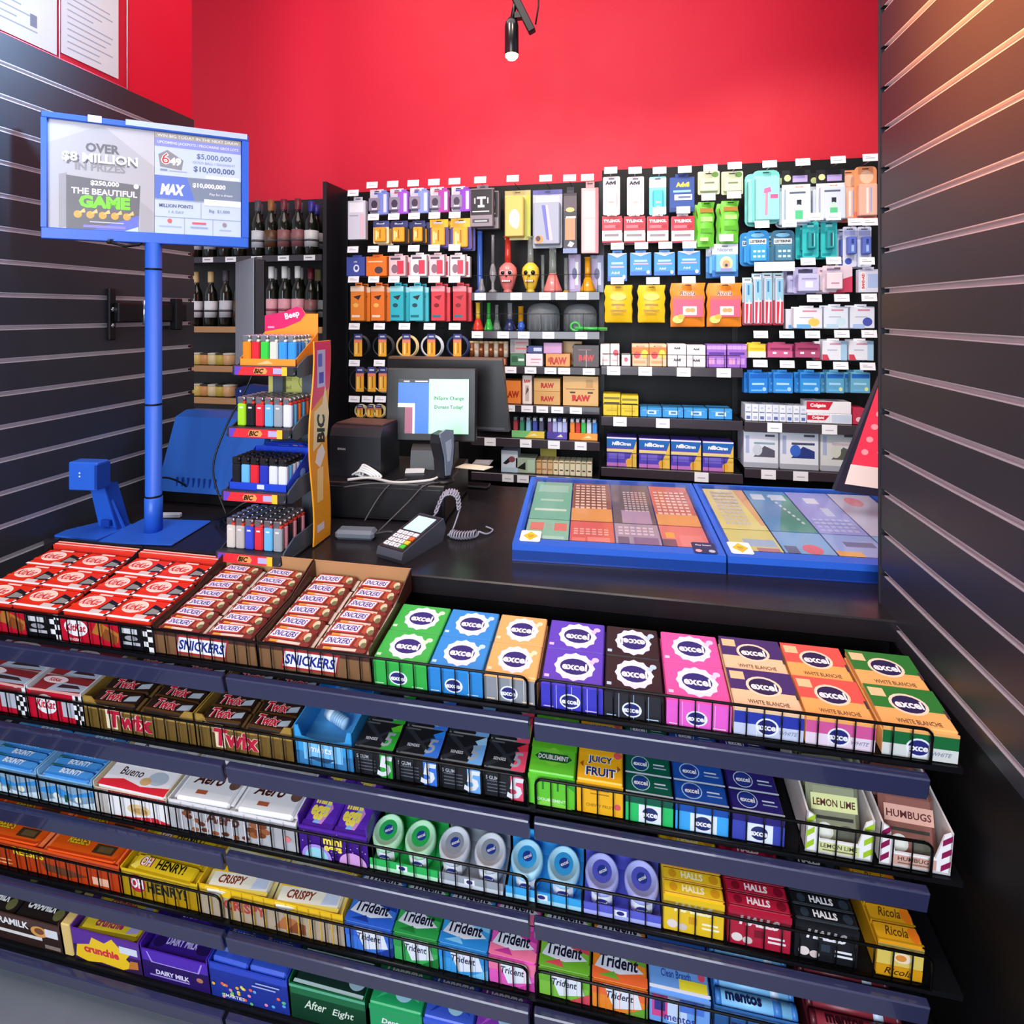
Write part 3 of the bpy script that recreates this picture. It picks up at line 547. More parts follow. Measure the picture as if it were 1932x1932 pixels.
for t in ((652, 743, '3f7ade', '2c62d0', 'medium blue white-flag gum', '1c3c9c'), (743, 828, '3cb058', '289a48', 'leaf green white-flag gum', '1c7a34'), (828, 922, '3aa0e4', '2a8ad8', 'azure white-flag gum', '7cc8f4'), (922, 1013, 'e65cbc', 'f078a0', 'magenta pink white-flag gum', 'c03a98'), (1016, 1114, '7cc040', '68b030', 'yellow-green white-flag gum', 'd84a5a'), (1116, 1223, 'f08a28', 'ee6a34', 'orange white-flag gum', '6aa838')): trident(*t)
mb_ = [('q', 0, 0, 1, .06, 'e8f0fc'), ('q', 0, .5, 1, 1, '3c74d8'), ('t', 'mentos', .5, .62, .26, '1c1c5a', {'w': .66, 'bold': .03}), ('t', 'Clean Breath', .45, .3, .14, '2a4aa8', {'w': .5}), ('q', .5, .06, .96, .24, 'f0e438'), ('e', .88, .34, .06, .08, 'e05070')]
gum(3, 1224, 1341, .07, '6ea4ec', [('q', .04, .2, .3, .9, 'd8488e'), ('q', .08, .4, .26, .8, '34348a'), ('q', .3, .1, .62, .9, 'c8dcf8'), ('q', .5, .5, .9, .9, '4a78d8'), ('t', 'mentos', .5, .24, .2, '2a3a9a', {'w': .5})], [mb_], 'blue mint gum with yellow strip', d=.075)
def rolls(a, b, c, c2, tc, wh):
    xm, W = span(a, b); m = MB(); D = .15
    m.box((-W / 2, 0, 0), (W / 2, D, .045), c2); m.box((-W / 2, 0, 0), (W / 2, .003, .06), c2); m.deco(front((-W / 2, 0, 0)), W, .06, [('t', 'mentos', .5, .5, .4, tc, {'w': .6})])
    solo(m, 'candy_carton', 'carton', '%s carton of mint rolls on fourth shelf' % wh, rloc(3, xm, .001, .0006), (TILT, 0, 0))
    for j in range(6):
        p = MB(); p.tube([(-W / 2 + .004, 0, 0), (W / 2 - .004, 0, 0)], .0105, c, 14)
        for e in (-1, 1): p.tube([(e * (W / 2 - .012), 0, 0), (e * (W / 2 - .003), 0, 0)], .0107, c2, 14)
        if j % 2 == 0: p.tx(FR((0, -.003, .0109), (1, 0, 0), (0, .97, .1)), 'mentos', -.02, .001, .0135, tc, 2, w=W * .55, bold=.04)
        p.tube([(W * .2, 0, 0), (W * .3, 0, 0)], .0107, 'c8dcf4' if j % 2 else c2, 14)
        solo(p, 'mint_roll', 'mints', '%s mint roll, %s from the front in its carton' % (wh, ORD[j]), rloc(3, xm, .018 + .0225 * j, .0575), (TILT, 0, 0), 'mint rolls')
rolls(1346, 1511, '7cc0ee', '3c7cc8', '16204c', 'light blue')
rolls(1526, 1720, '8a2c3a', '5a1c28', '2c0c14', 'dark red')
# --- row 5
X = tray(4, -60, 120, .07, .17, '4a3028', 'brown caramel bar carton at left end of bottom shelf', [('t', 'CARAMILK', .45, .74, .26, WH, {'w': .6, 'bold': .03}), ('e', .78, .62, .09, .2, 'e0a050'), ('e', .78, .64, .05, .12, '7a4a28'), ('q', 0, .3, .8, .42, 'e8e4e0'), ('q', .84, .5, .97, .8, 'e4e4ea'), ('q', .82, .06, .98, .2, '8a7a70')], hb=.05, hs=.08, back=.09)
grid(4, *X[:3], .16, 2, 3, .018, '241c1c', [('t', 'CARAMILK', .45, .55, .36, WH, {'w': .62, 'bold': .03, 'sh': .2}), ('q', .78, .6, .96, .8, '8ab0d8'), ('e', .85, .35, .1, .2, '6a6a40')], row_lab('dark caramel bar', 'brown carton, bottom shelf', 2, 3), 'chocolate bar', 'caramel_bar', 'caramel bars', jit=.04, ov=1.03)
xm, W = span(121, 139); solo(MB().box((-W / 2, 0, 0), (W / 2, .12, .082), 'e8c87c', .002), 'cardboard_divider', 'divider', 'tan cardboard flap between the brown and the purple-yellow cartons', rloc(4, xm, .001, .0006), (TILT, 0, 0))
cr = [('q', 0, .5, 1, 1, '5c2c98'), ('p', [(.02, .1), (.06, .5), (.25, .6), (.3, .85), (.48, .75), (.6, .95), (.7, .72), (.86, .62), (.78, .4), (.9, .2), (.72, .02), (.4, .08), (.2, .0)], 'f8cc1c'), ('t', 'crunchie', .42, .44, .26, 'd82a3c', {'w': .56, 'bold': .05}), ('q', .7, .58, .96, .8, 'dce4f0'), ('p', [(.8, .1), (.95, .16), (.95, .4), (.84, .38)], 'c87a30')]
X = tray(4, 141, 270, .078, .16, '6a34a8', 'purple and yellow honeycomb bar carton on bottom shelf', cr, hb=.058, hs=.085, back=.1, inner='3a2a20')
grid(4, *X[:3], .15, 1, 4, .018, 'dcc22c', [('q', 0, 0, 1, .16, '8a7a18'), ('t', 'crunchie', .45, .55, .44, 'a02a5a', {'w': .56, 'bold': .04}), ('p', [(.78, .2), (.97, .3), (.97, .8), (.82, .7)], 'a8a0d0')], row_lab('yellow honeycomb bar', 'purple and yellow carton', 1, 4), 'chocolate bar', 'honeycomb_bar', 'honeycomb bars', jit=.07, crimp='9a8a3a')
X = tray(4, 271, 398, .072, .16, '5226b4', 'plain purple milk chocolate carton on bottom shelf', [('p', [(.08, .95), (.14, .6), (.86, .6), (.92, .95), (.9, .95), (.84, .63), (.16, .63), (.1, .95)], 'b49cf0'), ('t', 'DAIRY MILK', .45, .3, .16, 'e0d8f8', {'w': .6, 'bold': .04}), ('e', .86, .38, .05, .08, 'b87858'), ('q', .1, .14, .7, .19, 'a08ae0')], hb=.045, hs=.085, back=.095, inner='2c1660')
grid(4, *X[:3], .15, 1, 3, .02, '3a1c8c', [('t', 'DAIRY MILK', .5, .5, .3, 'c8c0f0', {'w': .5, 'bold': .03}), ('e', .85, .4, .12, .2, '241454'), ('e', .14, .4, .1, .2, '241454')], row_lab('purple milk chocolate bar', 'plain purple carton', 1, 3), 'chocolate bar', 'milk_chocolate_bar', 'milk chocolate bars', jit=.04)
dots = [('e', RN.uniform(.04, .96), RN.uniform(.06, .5), .022, .045, ['f06a50', 'f0b840', '58b0f0', 'f0e870', 'e890b8', '60c070'][q % 6]) for q in range(26)]
X = tray(4, 399, 548, .082, .15, '2c48c4', 'royal blue carton of coloured dot candy on bottom shelf', dots + [('t', 'SMARTIES', .3, .14, .1, WH, {'w': .3}), ('q', .6, .72, .9, .76, 'a8b8f0'), ('q', .55, .62, .85, .66, 'a8b8f0')], hb=.068, hs=.088, back=.1)
grid(4, *X[:3], .14, 2, 2, .02, '3456cc', [('t', 'SMARTIES', .5, .62, .24, WH, {'w': .7, 'bold': .04}), ('q', .2, .2, .8, .3, '7a94e8'), ('e', .2, .82, .06, .07, 'f0b0a0'), ('e', .75, .84, .06, .07, 'a8e0f0')], row_lab('blue dot candy box', 'royal blue carton', 2, 2), 'candy box', 'dot_candy_box', 'dot candy boxes', jit=.03)
X = tray(4, 550, 694, .082, .16, '0f6a3e', 'dark green carton of thin mint chocolates on bottom shelf', [('t', 'After', .34, .5, .26, 'd8e8d8', {'w': .28, 'sh': .3}), ('t', 'Eight', .7, .44, .26, 'd8e8d8', {'w': .28, 'sh': .3}), ('q', 0, .92, 1, 1, '5ab08a')], hb=.06, hs=.09, back=.1, inner='123a2c')
grid(4, *X[:3], .15, 1, 3, .02, '16302a', [('q', 0, 0, 1, .12, 'b8d8d8'), ('t', 'After Eight', .46, .58, .34, 'b8ccc4', {'w': .5, 'sh': .3}), ('e', .86, .5, .12, .3, 'a0c0d0')], row_lab('dark green mint chocolate box', 'dark green carton', 1, 3), 'candy box', 'mint_chocolate_box', 'mint chocolate boxes', jit=.03)
def dent(a, b, c, c2, wh):
    s = [('p', [(.1, .1), (.5, .4), (.9, .2), (.8, .6), (.4, .5)], c2), ('t', 'Dentyne', .5, .7, .3, WH, {'w': .8, 'bold': .03, 'sh': .2}), ('e', .6, .3, .16, .16, 'a8d8f0')]
    gum(4, a, b, .084, c, [('t', 'Dentyne', .5, .6, .2, WH, {'w': .8, 'bold': .03, 'sh': .2}), ('p', [(0, 0), (.5, .3), (1, 0)], c2)], [s], wh, d=.07)
dent(699, 800, '1fa060', '40c080', 'emerald gum with italic lettering')
dent(801, 896, '3a5cd0', '1a3ca8', 'cobalt gum with italic lettering')
dent(897, 990, '8a3ab8', 'c058d0', 'plum purple gum with italic lettering')
# ---------------------------------------------------------------- things on the counter
def P(name, mb, par, lab=None, loc=(0, 0, 0), rot=(0, 0, 0)):
    o = mb.build(name, par, loc, rot)
    if lab: o['label'] = lab
    return o
LB = 'lotto_blue'
# lottery sign on a blue post
A = math.radians(36.5)
t = thing('lottery_sign', 'sign', 'blue framed lottery sign on a tall blue post standing on the counter', (-1.288, 1.323, ZT), group=None)
m = MB(); m.box((-.098, -.085, 0), (.115, .085, .006), LB, .003); P('base_plate', m, t, rot=(0, 0, .12))
m = MB(); m.lathe([(.0225, .006), (.0225, .10), (.0205, .101), (.0205, .815)], LB, 24)
for z in (.102, .36, .74): m.lathe([(.0211, z), (.0211, z + .005)], 'black', 24)
P('pole', m, t)
m = MB(); m.lathe([(.012, .74), (.012, .82)], LB, 16); P('pole_top', m, t)
W, H = .488, .333; hx, hz = W / 2, .814
fr = MB(); e = .001
fr.box((-hx, -.012, 0), (hx, .012, H * .09), LB, .002); fr.box((-hx, -.012, H * .95), (hx, .012, H), LB, .002)
fr.box((-hx, -.012, H * .09), (-hx + .012, .012, H * .95), LB); fr.box((hx - .018, -.012, H * .09), (hx, .012, H * .95), LB)
fr.box((-hx + .012, .002, H * .09), (hx - .018, .012, H * .95), LB)
F_ = P('sign_frame', fr, t, loc=(0, -.004, hz), rot=(0, 0, A))
m = MB(); pw, ph = W * .486, H * .86; m.box((0, 0, 0), (pw, .002, ph), 'b4b2b8')
G1, G2 = '707074', 'b4b2b6'
m.deco(FR((0, 0, 0), (1, 0, 0), (0, 0, 1)), pw, ph, [('p', [(0, .78), (.5, 1), (0, 1)], 'c0bec4'), ('p', [(.52, .98), (1, .98), (1, .65)], 'c4c2c8'), ('p', [(.86, .3), (1, .2), (1, .0), (.86, 0)], 'a8a6ac'), ('p', [(.1, .5), (.17, .52), (.17, .02), (.1, 0)], '9a989e'),
    ('t', 'OVER', .5, .775, .09, '68686c', {'w': .32, 'bold': .04}), ('t', '$8 MILLION', .485, .655, .1, '66646a', {'w': .84, 'bold': .05}), ('t', '$8 MILLION', .48, .672, .1, 'f8f8fa', {'w': .84, 'bold': .03}), ('t', 'IN PRIZES', .48, .59, .07, '8e8c90', {'w': .58, 'bold': .03}),
    ('p', [(.165, 0), (.84, 0), (.86, .45), (.165, .5)], '66646a'), ('p', [(.4, 0), (.84, 0), (.845, .16)], '6470d8'), ('p', [(.7, .0), (.84, 0), (.84, .05)], 'c8dcf8'),
    ('t', '$250,000', .52, .44, .055, 'f8f8f8', {'w': .48, 'bold': .04}), ('e', .82, .44, .026, .024, 'e8e8ec'), ('t', 'THE BEAUTIFUL', .52, .36, .06, 'e4e2e8', {'w': .62, 'bold': .03}), ('t', 'GAME', .52, .265, .12, '7cf028', {'w': .64, 'bold': .06})]
    + sum([[('e', .27 + .115 * k, .14, .038, .035, 'e8a848'), ('p', [(.27 + .115 * k, .15), (.33 + .115 * k, .2), (.34 + .115 * k, .16)], 'f8c878')] for k in range(5)], []) + [('q', .38, .07, .7, .08, 'c8c4e0'), ('q', .32, .02, .72, .045, '8a84d8')])
P('poster', m, t, 'white and grey poster with green lettering', (F_.location.x - (hx - .012) * math.cos(A) + .003 * math.sin(A), F_.location.y - (hx - .012) * math.sin(A) - .003 * math.cos(A), hz + H * .09), (0, 0, A))
m = MB(); iw, ih = W * .445, H * .86; m.box((0, 0, 0), (iw, .002, ih), 'c4d2ea')
m.deco(FR((0, 0, 0), (1, 0, 0), (0, 0, 1)), iw, ih, [('q', 0, .945, 1, 1, 'b4ac9c'), ('t', 'WIN BIG TODAY IN THE NEXT DRAW', .5, .97, .03, 'f4f4f4', {'w': .94}), ('q', 0, .86, 1, .945, '8c94d8'), ('t', 'UPCOMING JACKPOTS / PROCHAINS GROS LOTS', .5, .9, .035, 'e4e8fc', {'w': .94}),
    ('p', [(.04, .78), (.06, .66), (.3, .64), (.32, .74), (.14, .83)], '8a8a90'), ('t', '6', .12, .745, .12, 'ffffff', {'bold': .06}), ('t', '6', .12, .745, .105, 'd02a34', {'bold': .0}), ('t', '49', .23, .72, .08, 'ffffff', {'bold': .05}), ('q', .06, .62, .14, .64, '8890a8'), ('q', .16, .62, .36, .63, 'a0a8bc'),
    ('t', '$5,000,000', .68, .795, .06, '5c6c98', {'w': .5}), ('t', 'GOLD BALL / GAGNANT', .68, .735, .025, '90a4d0', {'w': .54}), ('t', '$10,000,000', .68, .665, .065, '54648e', {'w': .54, 'bold': .02}), ('q', .58, .58, .98, .61, 'f8fafc'),
    ('q', 0, .345, 1, .575, '7a869c'), ('p', [(0, .345), (.45, .345), (.36, .575), (0, .575)], '5c76cc'), ('t', 'MAX', .2, .44, .11, WH, {'w': .26, 'bold': .06, 'sh': .15}), ('t', '$10,000,000', .62, .5, .055, WH, {'w': .52, 'bold': .04}), ('t', 'Play for a dream', .76, .42, .03, 'e0e4ec', {'w': .36}), ('q', .56, .31, 1, .37, 'f4f8fc'),
    ('q', 0, .335, .56, .34, '8894a8'), ('q', 0, .165, 1, .17, '8894a8'), ('q', .52, .17, .523, .33, '8894a8'), ('q', .33, .0, .333, .165, '8894a8'), ('q', .66, 0, .663, .165, '8894a8'),
    ('t', 'MILLION POINTS', .24, .28, .035, '50607c', {'w': .38}), ('t', '1 A DAY', .24, .22, .026, '9aa4b8', {'w': .3}), ('t', 'Big  $1,000', .74, .25, .04, '8894a8', {'w': .34}), ('e', .165, .13, .025, .022, 'e06060'), ('q', .05, .07, .3, .08, 'a8b4d0'), ('q', .42, .11, .58, .13, 'e05868'), ('q', .4, .07, .6, .085, '98a8c8'), ('e', .8, .12, .025, .022, '9a8a90'), ('q', .74, .06, .88, .07, 'a8b4c8')])
P('jackpot_panel', m, t, 'pale blue jackpot panel', (F_.location.x + (-hx + W * .512) * math.cos(A) + .003 * math.sin(A), F_.location.y + (-hx + W * .512) * math.sin(A) - .003 * math.cos(A), hz + H * .09), (0, 0, A))
m = MB(); m.tube([(-.10, -.002, .012), (-.09, -.014, -.004), (-.06, -.016, -.012), (-.03, -.012, -.006), (-.02, -.004, .006)], .004, 'black', 8); m.box((-.105, -.012, -.006), (-.085, .0, .01), 'black', .003)
P('cable_loop', m, t, 'black cable loop under the frame', (0, -.004, hz), (0, 0, A))
m = MB()
m.box((-hx + .1, -.0145, H * .955), (-hx + .13, -.0125, H * 1.01), 'e4ecf8'); m.box((-.06, -.0145, H * .965), (hx - .004, -.0125, H * 1.012), 'b8c8ec')
P('clear_cover_edge', m, t, None, (0, -.004, hz), (0, 0, A))
# small blue stand
t = thing('ticket_checker_stand', 'stand', 'short empty blue metal stand on the counter beside the tall blue post', (-1.437, 1.3, ZT + .0004))
m = MB(); m.slab(FR((0, 0, .005), (1, 0, 0), (0, 1, 0)), [(-.095, -.055), (.05, -.06), (.055, .05), (.02, .06), (-.06, .05), (-.1, -.02)], .005, LB); P('base_plate', m, t)
m = MB(); m.slab(FR((0, .022, .005), (1, 0, 0), (0, -.25, 1)), [(-.034, 0), (.05, 0), (.036, .06), (.018, .14), (-.03, .14)], .006, LB); m.slab(FR((.045, .018, .005), (0, 1, 0), (-.17, 0, 1)), [(-.01, 0), (.03, 0), (.01, .13), (-.03, .14)], .004, 'lotto_navy'); m.box((-.01, .006, .012), (.018, .012, .03), 'lotto_navy'); P('upright', m, t)
m = MB(); m.box((-.045, -.06, .135), (.04, -.02, .212), LB, .003); m.box((.034, -.062, .14), (.042, -.018, .205), 'lotto_navy'); m.deco(FR((-.045, -.06, .135), (1, 0, 0), (0, 0, 1)), .085, .077, [('e', .4, .62, .03, .03, 'd8e0f4'), ('e', .4, .5, .03, .03, 'd8e0f4')]); P('cradle', m, t, rot=(0, 0, .1))
# lottery terminal
t = thing('lottery_terminal', 'lottery machine', 'large sloped blue lottery terminal behind the lighter stand', (-1.3, 1.60, ZT))
m = MB(); m.box((-.19, -.06, 0), (.16, .14, .045), 'black', .006); P('base', m, t, 'black base')
m = MB(); m.slab(FR((.18, 0, .045), (0, 1, 0), (0, 0, 1)), [(-.08, 0), (.14, 0), (.15, .16), (.10, .235), (.045, .24), (.0, .225)], .35, '2456a8')
m2 = [m.box((-.1 + .02 * k, -.076 + .0, .062), (-.097 + .02 * k, -.07, .09), 'lotto_navy') for k in range(8)]
P('housing', m, t)
m = MB(); m.slab(FR((.11, .06, .24), (1, 0, 0), (0, 0, 1)), [(-.09, -.02), (.05, -.02), (.06, .05), (.02, .13), (-.05, .135), (-.1, .12)], .03, '1c2c66'); m.deco(FR((.02, .06, .24), (1, 0, 0), (0, 0, 1)), .1, .14, [('e', .1, .8, .03, .03, 'c8d0e0'), ('e', .3, .35, .03, .03, 'c8d0e0')], 2); P('screen_arm', m, t, 'navy screen arm')
an = math.radians(120)
m = MB(); m.box((-.105, -.016, .0), (.105, .016, .345), 'dark_grey', .008); m.box((-.1, -.019, .01), (.1, -.016, .335), 'black_gloss'); m.box((-.1055, -.012, .012), (.1055, .012, .333), 'dark_grey') ; m.box((-.105, .016, .004), (.105, .019, .341), '8a9098', .001)
P('screen', m, t, 'dark screen seen edge on', (.15, -.05, .445), (0, 0, math.radians(141)))
m = MB(); m.box((-.012, 0, 0), (.012, .02, .4), 'mid_grey'); P('screen_post', m, t, None, (.2, .0, .05))
# ---- lighter display
LX, LY = -.893, 1.19
t = thing('lighter_display', 'lighter stand', 'four-tier black lighter display stand with yellow side board on the counter', (LX, LY, ZT))
m = MB(); m.box((-.088, .03, 0), (.092, .205, .012), 'dark_grey', .004); P('base', m, t)
m = MB(); m.box((-.06, .19, .012), (-.03, .205, .50), 'mid_grey'); m.box((.03, .19, .012), (.06, .205, .50), 'mid_grey'); P('rear_post', m, t)
TZ = [.028, .172, .327, .482]
for k, z in enumerate(TZ):
    y = .02 * k; m = MB()
    m.box((-.088, y + .012, z - .006), (.088, .19, z), 'dark_grey', .002)
    m.slab(FR((.09, y, z), (0, 1, 0), (0, 0, 1)), [(0, -.018), (.03, -.03), (.19 - y, -.02), (.19 - y, .03), (.06, .024), (.02, .004)], .004, 'tray_grey')
    m.slab(FR((-.086, y, z), (0, 1, 0), (0, 0, 1)), [(0, -.018), (.03, -.03), (.19 - y, -.02), (.19 - y, .026), (.06, .02), (.02, .0)], .004, 'dark_grey')
    m.box((-.09, y + .002, z - .024), (.09, y + .014, z + .002), 'dark_grey', .003); o = P('tier', m, t)
    l = MB(); lw, lh = .15, .022; l.box((0, 0, 0), (lw, .0015, lh), 'e8323c')
    l.deco(front(), lw, lh, [('p', [(0, 0), (.06, 0), (.14, 1), (0, 1)], '6a48c0'), ('q', .9, 0, 1, 1, 'f4c838'), ('p', [(.38, .15), (.6, .15), (.63, .5), (.59, .88), (.4, .88), (.36, .5)], 'f8a05a'), ('t', 'BIC', .47, .5, .6, '1a1410', {'w': .2, 'bold': .05, 'sh': .3}), ('q', .74, .2, .9, .85, 'b8b4e8')])
    P('price_label', l, o, 'red and yellow label strip', (-.08, y - .0005, z - .022))
pts = []
N = 24
for q in range(N + 1): z = .54 * q / N; pts.append((.115 + .012 * math.sin(z * 14 + .8) , z))
for q in range(N, -1, -1): z = .54 * q / N; pts.append((.20 + .01 * math.sin(z * 14 + .8), z))
m = MB(); f = FR((.106, 0, .004), (0, 1, 0), (0, 0, 1)); m.slab(f, pts, .004, 'f8a82c')
up = [(.113 + .012 * math.sin(z * 14 + .8) + .002, z) for z in (.36, .40, .44, .48, .52, .538)] + [(.198 + .01 * math.sin(z * 14 + .8), z) for z in (.538, .52, .48, .44, .41)]
m.pg(f, up, 'ee3a70', 1); m.pg(f, [(.12, .25), (.19, .28), (.2, .34), (.18, .42), (.165, .37), (.125, .355)], 'f8e4b0', 2)
m.tx(f, 'BIC', .158, .305, .04, '2a1a10', 3, w=.09, bold=.05, sh=.2, rot=math.pi / 2)
m.deco(FR((.106, .14, .42), (0, 1, 0), (0, 0, 1)), .04, .1, [('q', 0, 0, 1, 1, 'c8c8f0'), ('q', .2, .1, .8, .4, '5a4cc8'), ('q', .1, .55, .6, .9, '6a78d8')], 3)
m.pg(f, [(.13, .22), (.155, .2), (.18, .235), (.165, .262), (.14, .25)], 'f4f0e8', 3); m.q(f, .14, .11, .17, .2, 'fbd890', 3); m.q(f, .14, .03, .175, .05, 'e8e0f0', 3)
P('side_board', m, t, 'wavy yellow and pink side board')
m = MB(); m.box((0, 0, 0), (.185, .0012, .085), 'd8d878')
f = front(); m.tx(f, '27 mini', .045, .06, .014, '8a8a48', 1, w=.06); m.tx(f, 'closed', .05, .035, .012, '8a8a48', 1, w=.06)
ring = [(.125 + .03 * math.cos(a), .052 + .024 * math.sin(a)) for a in [6.283 * k / 20 for k in range(21)]]
m.tube([(x, -.0006, z) for x, z in ring], .0006, '3a3a20', 4); m.tube([(.13, -.0006, .03), (.13, -.0006, .075)], .0006, '3a3a20', 4); m.el(f, .14, .02, .002, .003, '1a1a10', 1); m.el(f, .14, .008, .002, .003, '1a1a10', 1)
solo(m, 'paper_note', 'note', 'yellow handwritten note taped to the rear of the lighter stand', (LX - .085, LY + .2066, ZT + .375))
# the lighters themselves
LS = {}
def lighter(kind, col, pos, lab, grp):
    x, y, z = pos
    if (kind, col) not in LS:
        r = thing('lighter', 'lighter', lab, pos, group=grp)
        m = MB(); a, d, h = .0118, .0062, .058
        m.box((-a, -d, 0), (a, d, h), col, .003)
        if kind == 'std': m.q(front((0, -d, 0)), -.005, .046, .005, .05, 'e8e8ea', 1)
        P('lighter_body', m, r)
        m = MB(); top_c = 'steel' if kind != 'black' else '1c1c20'
        m.box((-a * .96, -d * .9, h), (a * .5, d * .9, h + .017), top_c, .0015); m.tube([(a * .45, -.003, h + .012), (a * .45, .003, h + .012)], .0045, 'steel' if kind != 'black' else '2a2a30', 10)
        P('metal_hood', m, r)
        m = MB(); m.box((a * .2, -d * .85, h), (a, d * .85, h + .006), 'd83c30' if kind == 'std' else ('e8ecd8' if kind == 'beep' else '18181c'), .001); P('fuel_button', m, r)
        LS[(kind, col)] = r
    else: dup(LS[(kind, col)], lab, pos, group=grp)
CN = {'d8d0c8': 'beige', 'c0b8b4': 'warm grey', '3a4ad0': 'blue', 'e03040': 'red', '6ab8ec': 'light blue', '9ca4ac': 'grey', '1c1c24': 'black', 'f0a0b0': 'pink', 'a8e02c': 'lime', 'f0d840': 'yellow', 'f47a3c': 'orange', 'dfe3f2': 'white', 'f08a1c': 'orange', 'e02a38': 'red', '3ad048': 'green', 'd8dcd0': 'clear white', '3a98f0': 'blue', '2a38b8': 'deep blue'}
TL = [('std', ['d8d0c8', 'c0b8b4', '3a4ad0', 'e03040', '6ab8ec', '9ca4ac'], ['3a4ad0', '1c1c24', '6ab8ec', 'f0a0b0'], 'bottom tier'),
      ('black', ['1c1c24', '6ab8ec', 'e02a38', '2a38b8', 'dfe3f2', 'dfe3f2'], ['dfe3f2', '6ab8ec', 'dfe3f2'], 'second tier up'),
      ('std', ['a8e02c', '1c1c24', 'e03040', '6ab8ec', '9ca4ac', 'dfe3f2'], ['a8e02c', 'f47a3c', 'f0d840', '6ab8ec'], 'third tier up'),
      ('beep', ['f08a1c', 'e02a38', '3ad048', 'd8dcd0', '3a98f0', '3a98f0'], ['3a98f0', '3a98f0', 'd8dcd0'], 'top tier')]
for k, (kind, fc, oc, nm) in enumerate(TL):
    y0 = .02 * k + .032; z = TZ[k] + .0004; boxed = kind in ('black', 'beep'); pit = .0262; sc = .0185 if not boxed else .0165
    for j in range(6 if not boxed else 5):
        for i in range(6):
            col = fc[i] if j == 0 else (oc[(i + 2 * j) % len(oc)] if i >= 4 or not boxed else fc[i])
            lab = '%s lighter, %s from the left, %s, %s' % (CN[col], ORD[i], 'front row' if j == 0 else ORD[j] + ' row back', nm)
            lighter(kind, col, (LX - .066 + pit * i, LY + y0 + sc * j, ZT + z + (.004 if boxed else 0)), lab, 'lighters on the counter stand')
def lbox(k, col, hd, side):
    y0 = .02 * k + .02; w = .163; m = MB(); D = .105
    m.box((-w / 2, 0, 0), (w / 2, D, .003), col); m.box((-w / 2, 0, .003), (w / 2, .0015, .018), col)
    for s in (-1, 1):
        f = FR((s * w / 2 if s > 0 else -w / 2 + .0015, 0, 0), (0, 1, 0), (0, 0, 1)); m.slab(f, [(0, 0), (D, 0), (D, .085), (D * .8, .07), (0, .018)], .0015, col)
    f = FR((-w / 2, D - .0015, 0), (1, 0, 0), (0, 0, 1)); m.slab(f, hd, .002, col)
    return m, f, w
m, f, w = lbox(3, 'f79a34', [(0, 0), (.163, 0), (.163, .135), (.125, .135), (.115, .15), (.1, .155), (.06, .14), (.0, .13)], None)
m.pg(f, [(.0, .085), (.06, .095), (.11, .115), (.125, .133), (.115, .15), (.1, .155), (.06, .14), (0, .13)], 'd82868', 1); m.tx(f, 'Beep', .085, .13, .022, WH, 2, w=.055, bold=.03, rot=.25); m.q(f, .01, .095, .03, .1, 'e8a0c0', 2)
m.deco(front((-w / 2, 0, 0)), w, .018, [('p', [(.3, .2), (.5, .8), (.6, .3)], 'fbc88a')])
solo(m, 'lighter_carton', 'carton', 'orange and pink lighter carton on the top tier of the stand', (LX, LY + .02 * 3 + .021, ZT + TZ[3] + .0004))
m, f, w = lbox(1, '2448d0', [(0, 0), (.163, 0), (.163, .088), (.15, .1), (.05, .1), (.03, .088), (0, .085)], None)
fd = FR((-w / 2, .103, .086), (1, 0, 0), (0, -.5, .3)); m.slab(fd, [(.03, 0), (.163, 0), (.155, .05), (.05, .05)], .0015, '2448d0'); m.tx(fd, 'DJEEP', .095, .025, .012, 'd8e0fc', 1, w=.04); m.el(fd, .13, .03, .007, .009, 'f0d890', 1); m.el(fd, .147, .028, .006, .008, 'e86878', 1)
m.q(front((-w / 2, 0, 0)), .08, .004, .1, .015, 'd8e0fc', 1)
fs_ = FR((w / 2, 0, 0), (0, 1, 0), (0, 0, 1)); m.el(fs_, .07, .03, .012, .012, '8ab0f8', 1)
solo(m, 'lighter_carton', 'carton', 'blue lighter carton on the second tier of the stand', (LX, LY + .02 + .021, ZT + TZ[1] + .0004))
# ---- cash drawer and what stands on it
t = thing('cash_drawer', 'cash drawer', 'wide black cash drawer on the counter behind the card terminal', (-.50, 1.535, ZT), (0, 0, .05))
m = MB(); m.box((-.44, 0, .004), (0, .31, .112), '1a191d', .003); P('drawer_case', m, t)
m = MB(); m.box((-.43, -.003, .012), (-.01, .002, .1), '141317', .001); P('drawer_front', m, t)
m = MB()
for x in (-.42, -.02):
    for y in (.02, .29): m.box((x - .01, y - .01, 0), (x + .01, y + .01, .004), 'black')
P('foot', m, t)
DZ = ZT + .1125
t = thing('receipt_printer', 'printer', 'black box-shaped receipt printer on top of the cash drawer', (-.80, 1.567, DZ), (0, 0, .0))
m = MB(); m.slab(FR((.085, 0, 0), (0, 1, 0), (0, 0, 1)), [(0, 0), (.145, 0), (.145, .15), (.03, .155), (.012, .148), (0, .125)], .17, '24262b'); m.tx(front((-.085, 0, 0)), 'EPSON', .04, .085, .007, 'c8ccd4', 1, w=.026, bold=.04); P('printer_case', m, t)
m = MB(); m.slab(FR((.08, 0, 0), (0, 1, 0), (0, 0, 1)), [(.03, .156), (.14, .151), (.14, .155), (.03, .16)], .16, '5a3c36'); P('paper_lid', m, t, 'brownish paper lid')
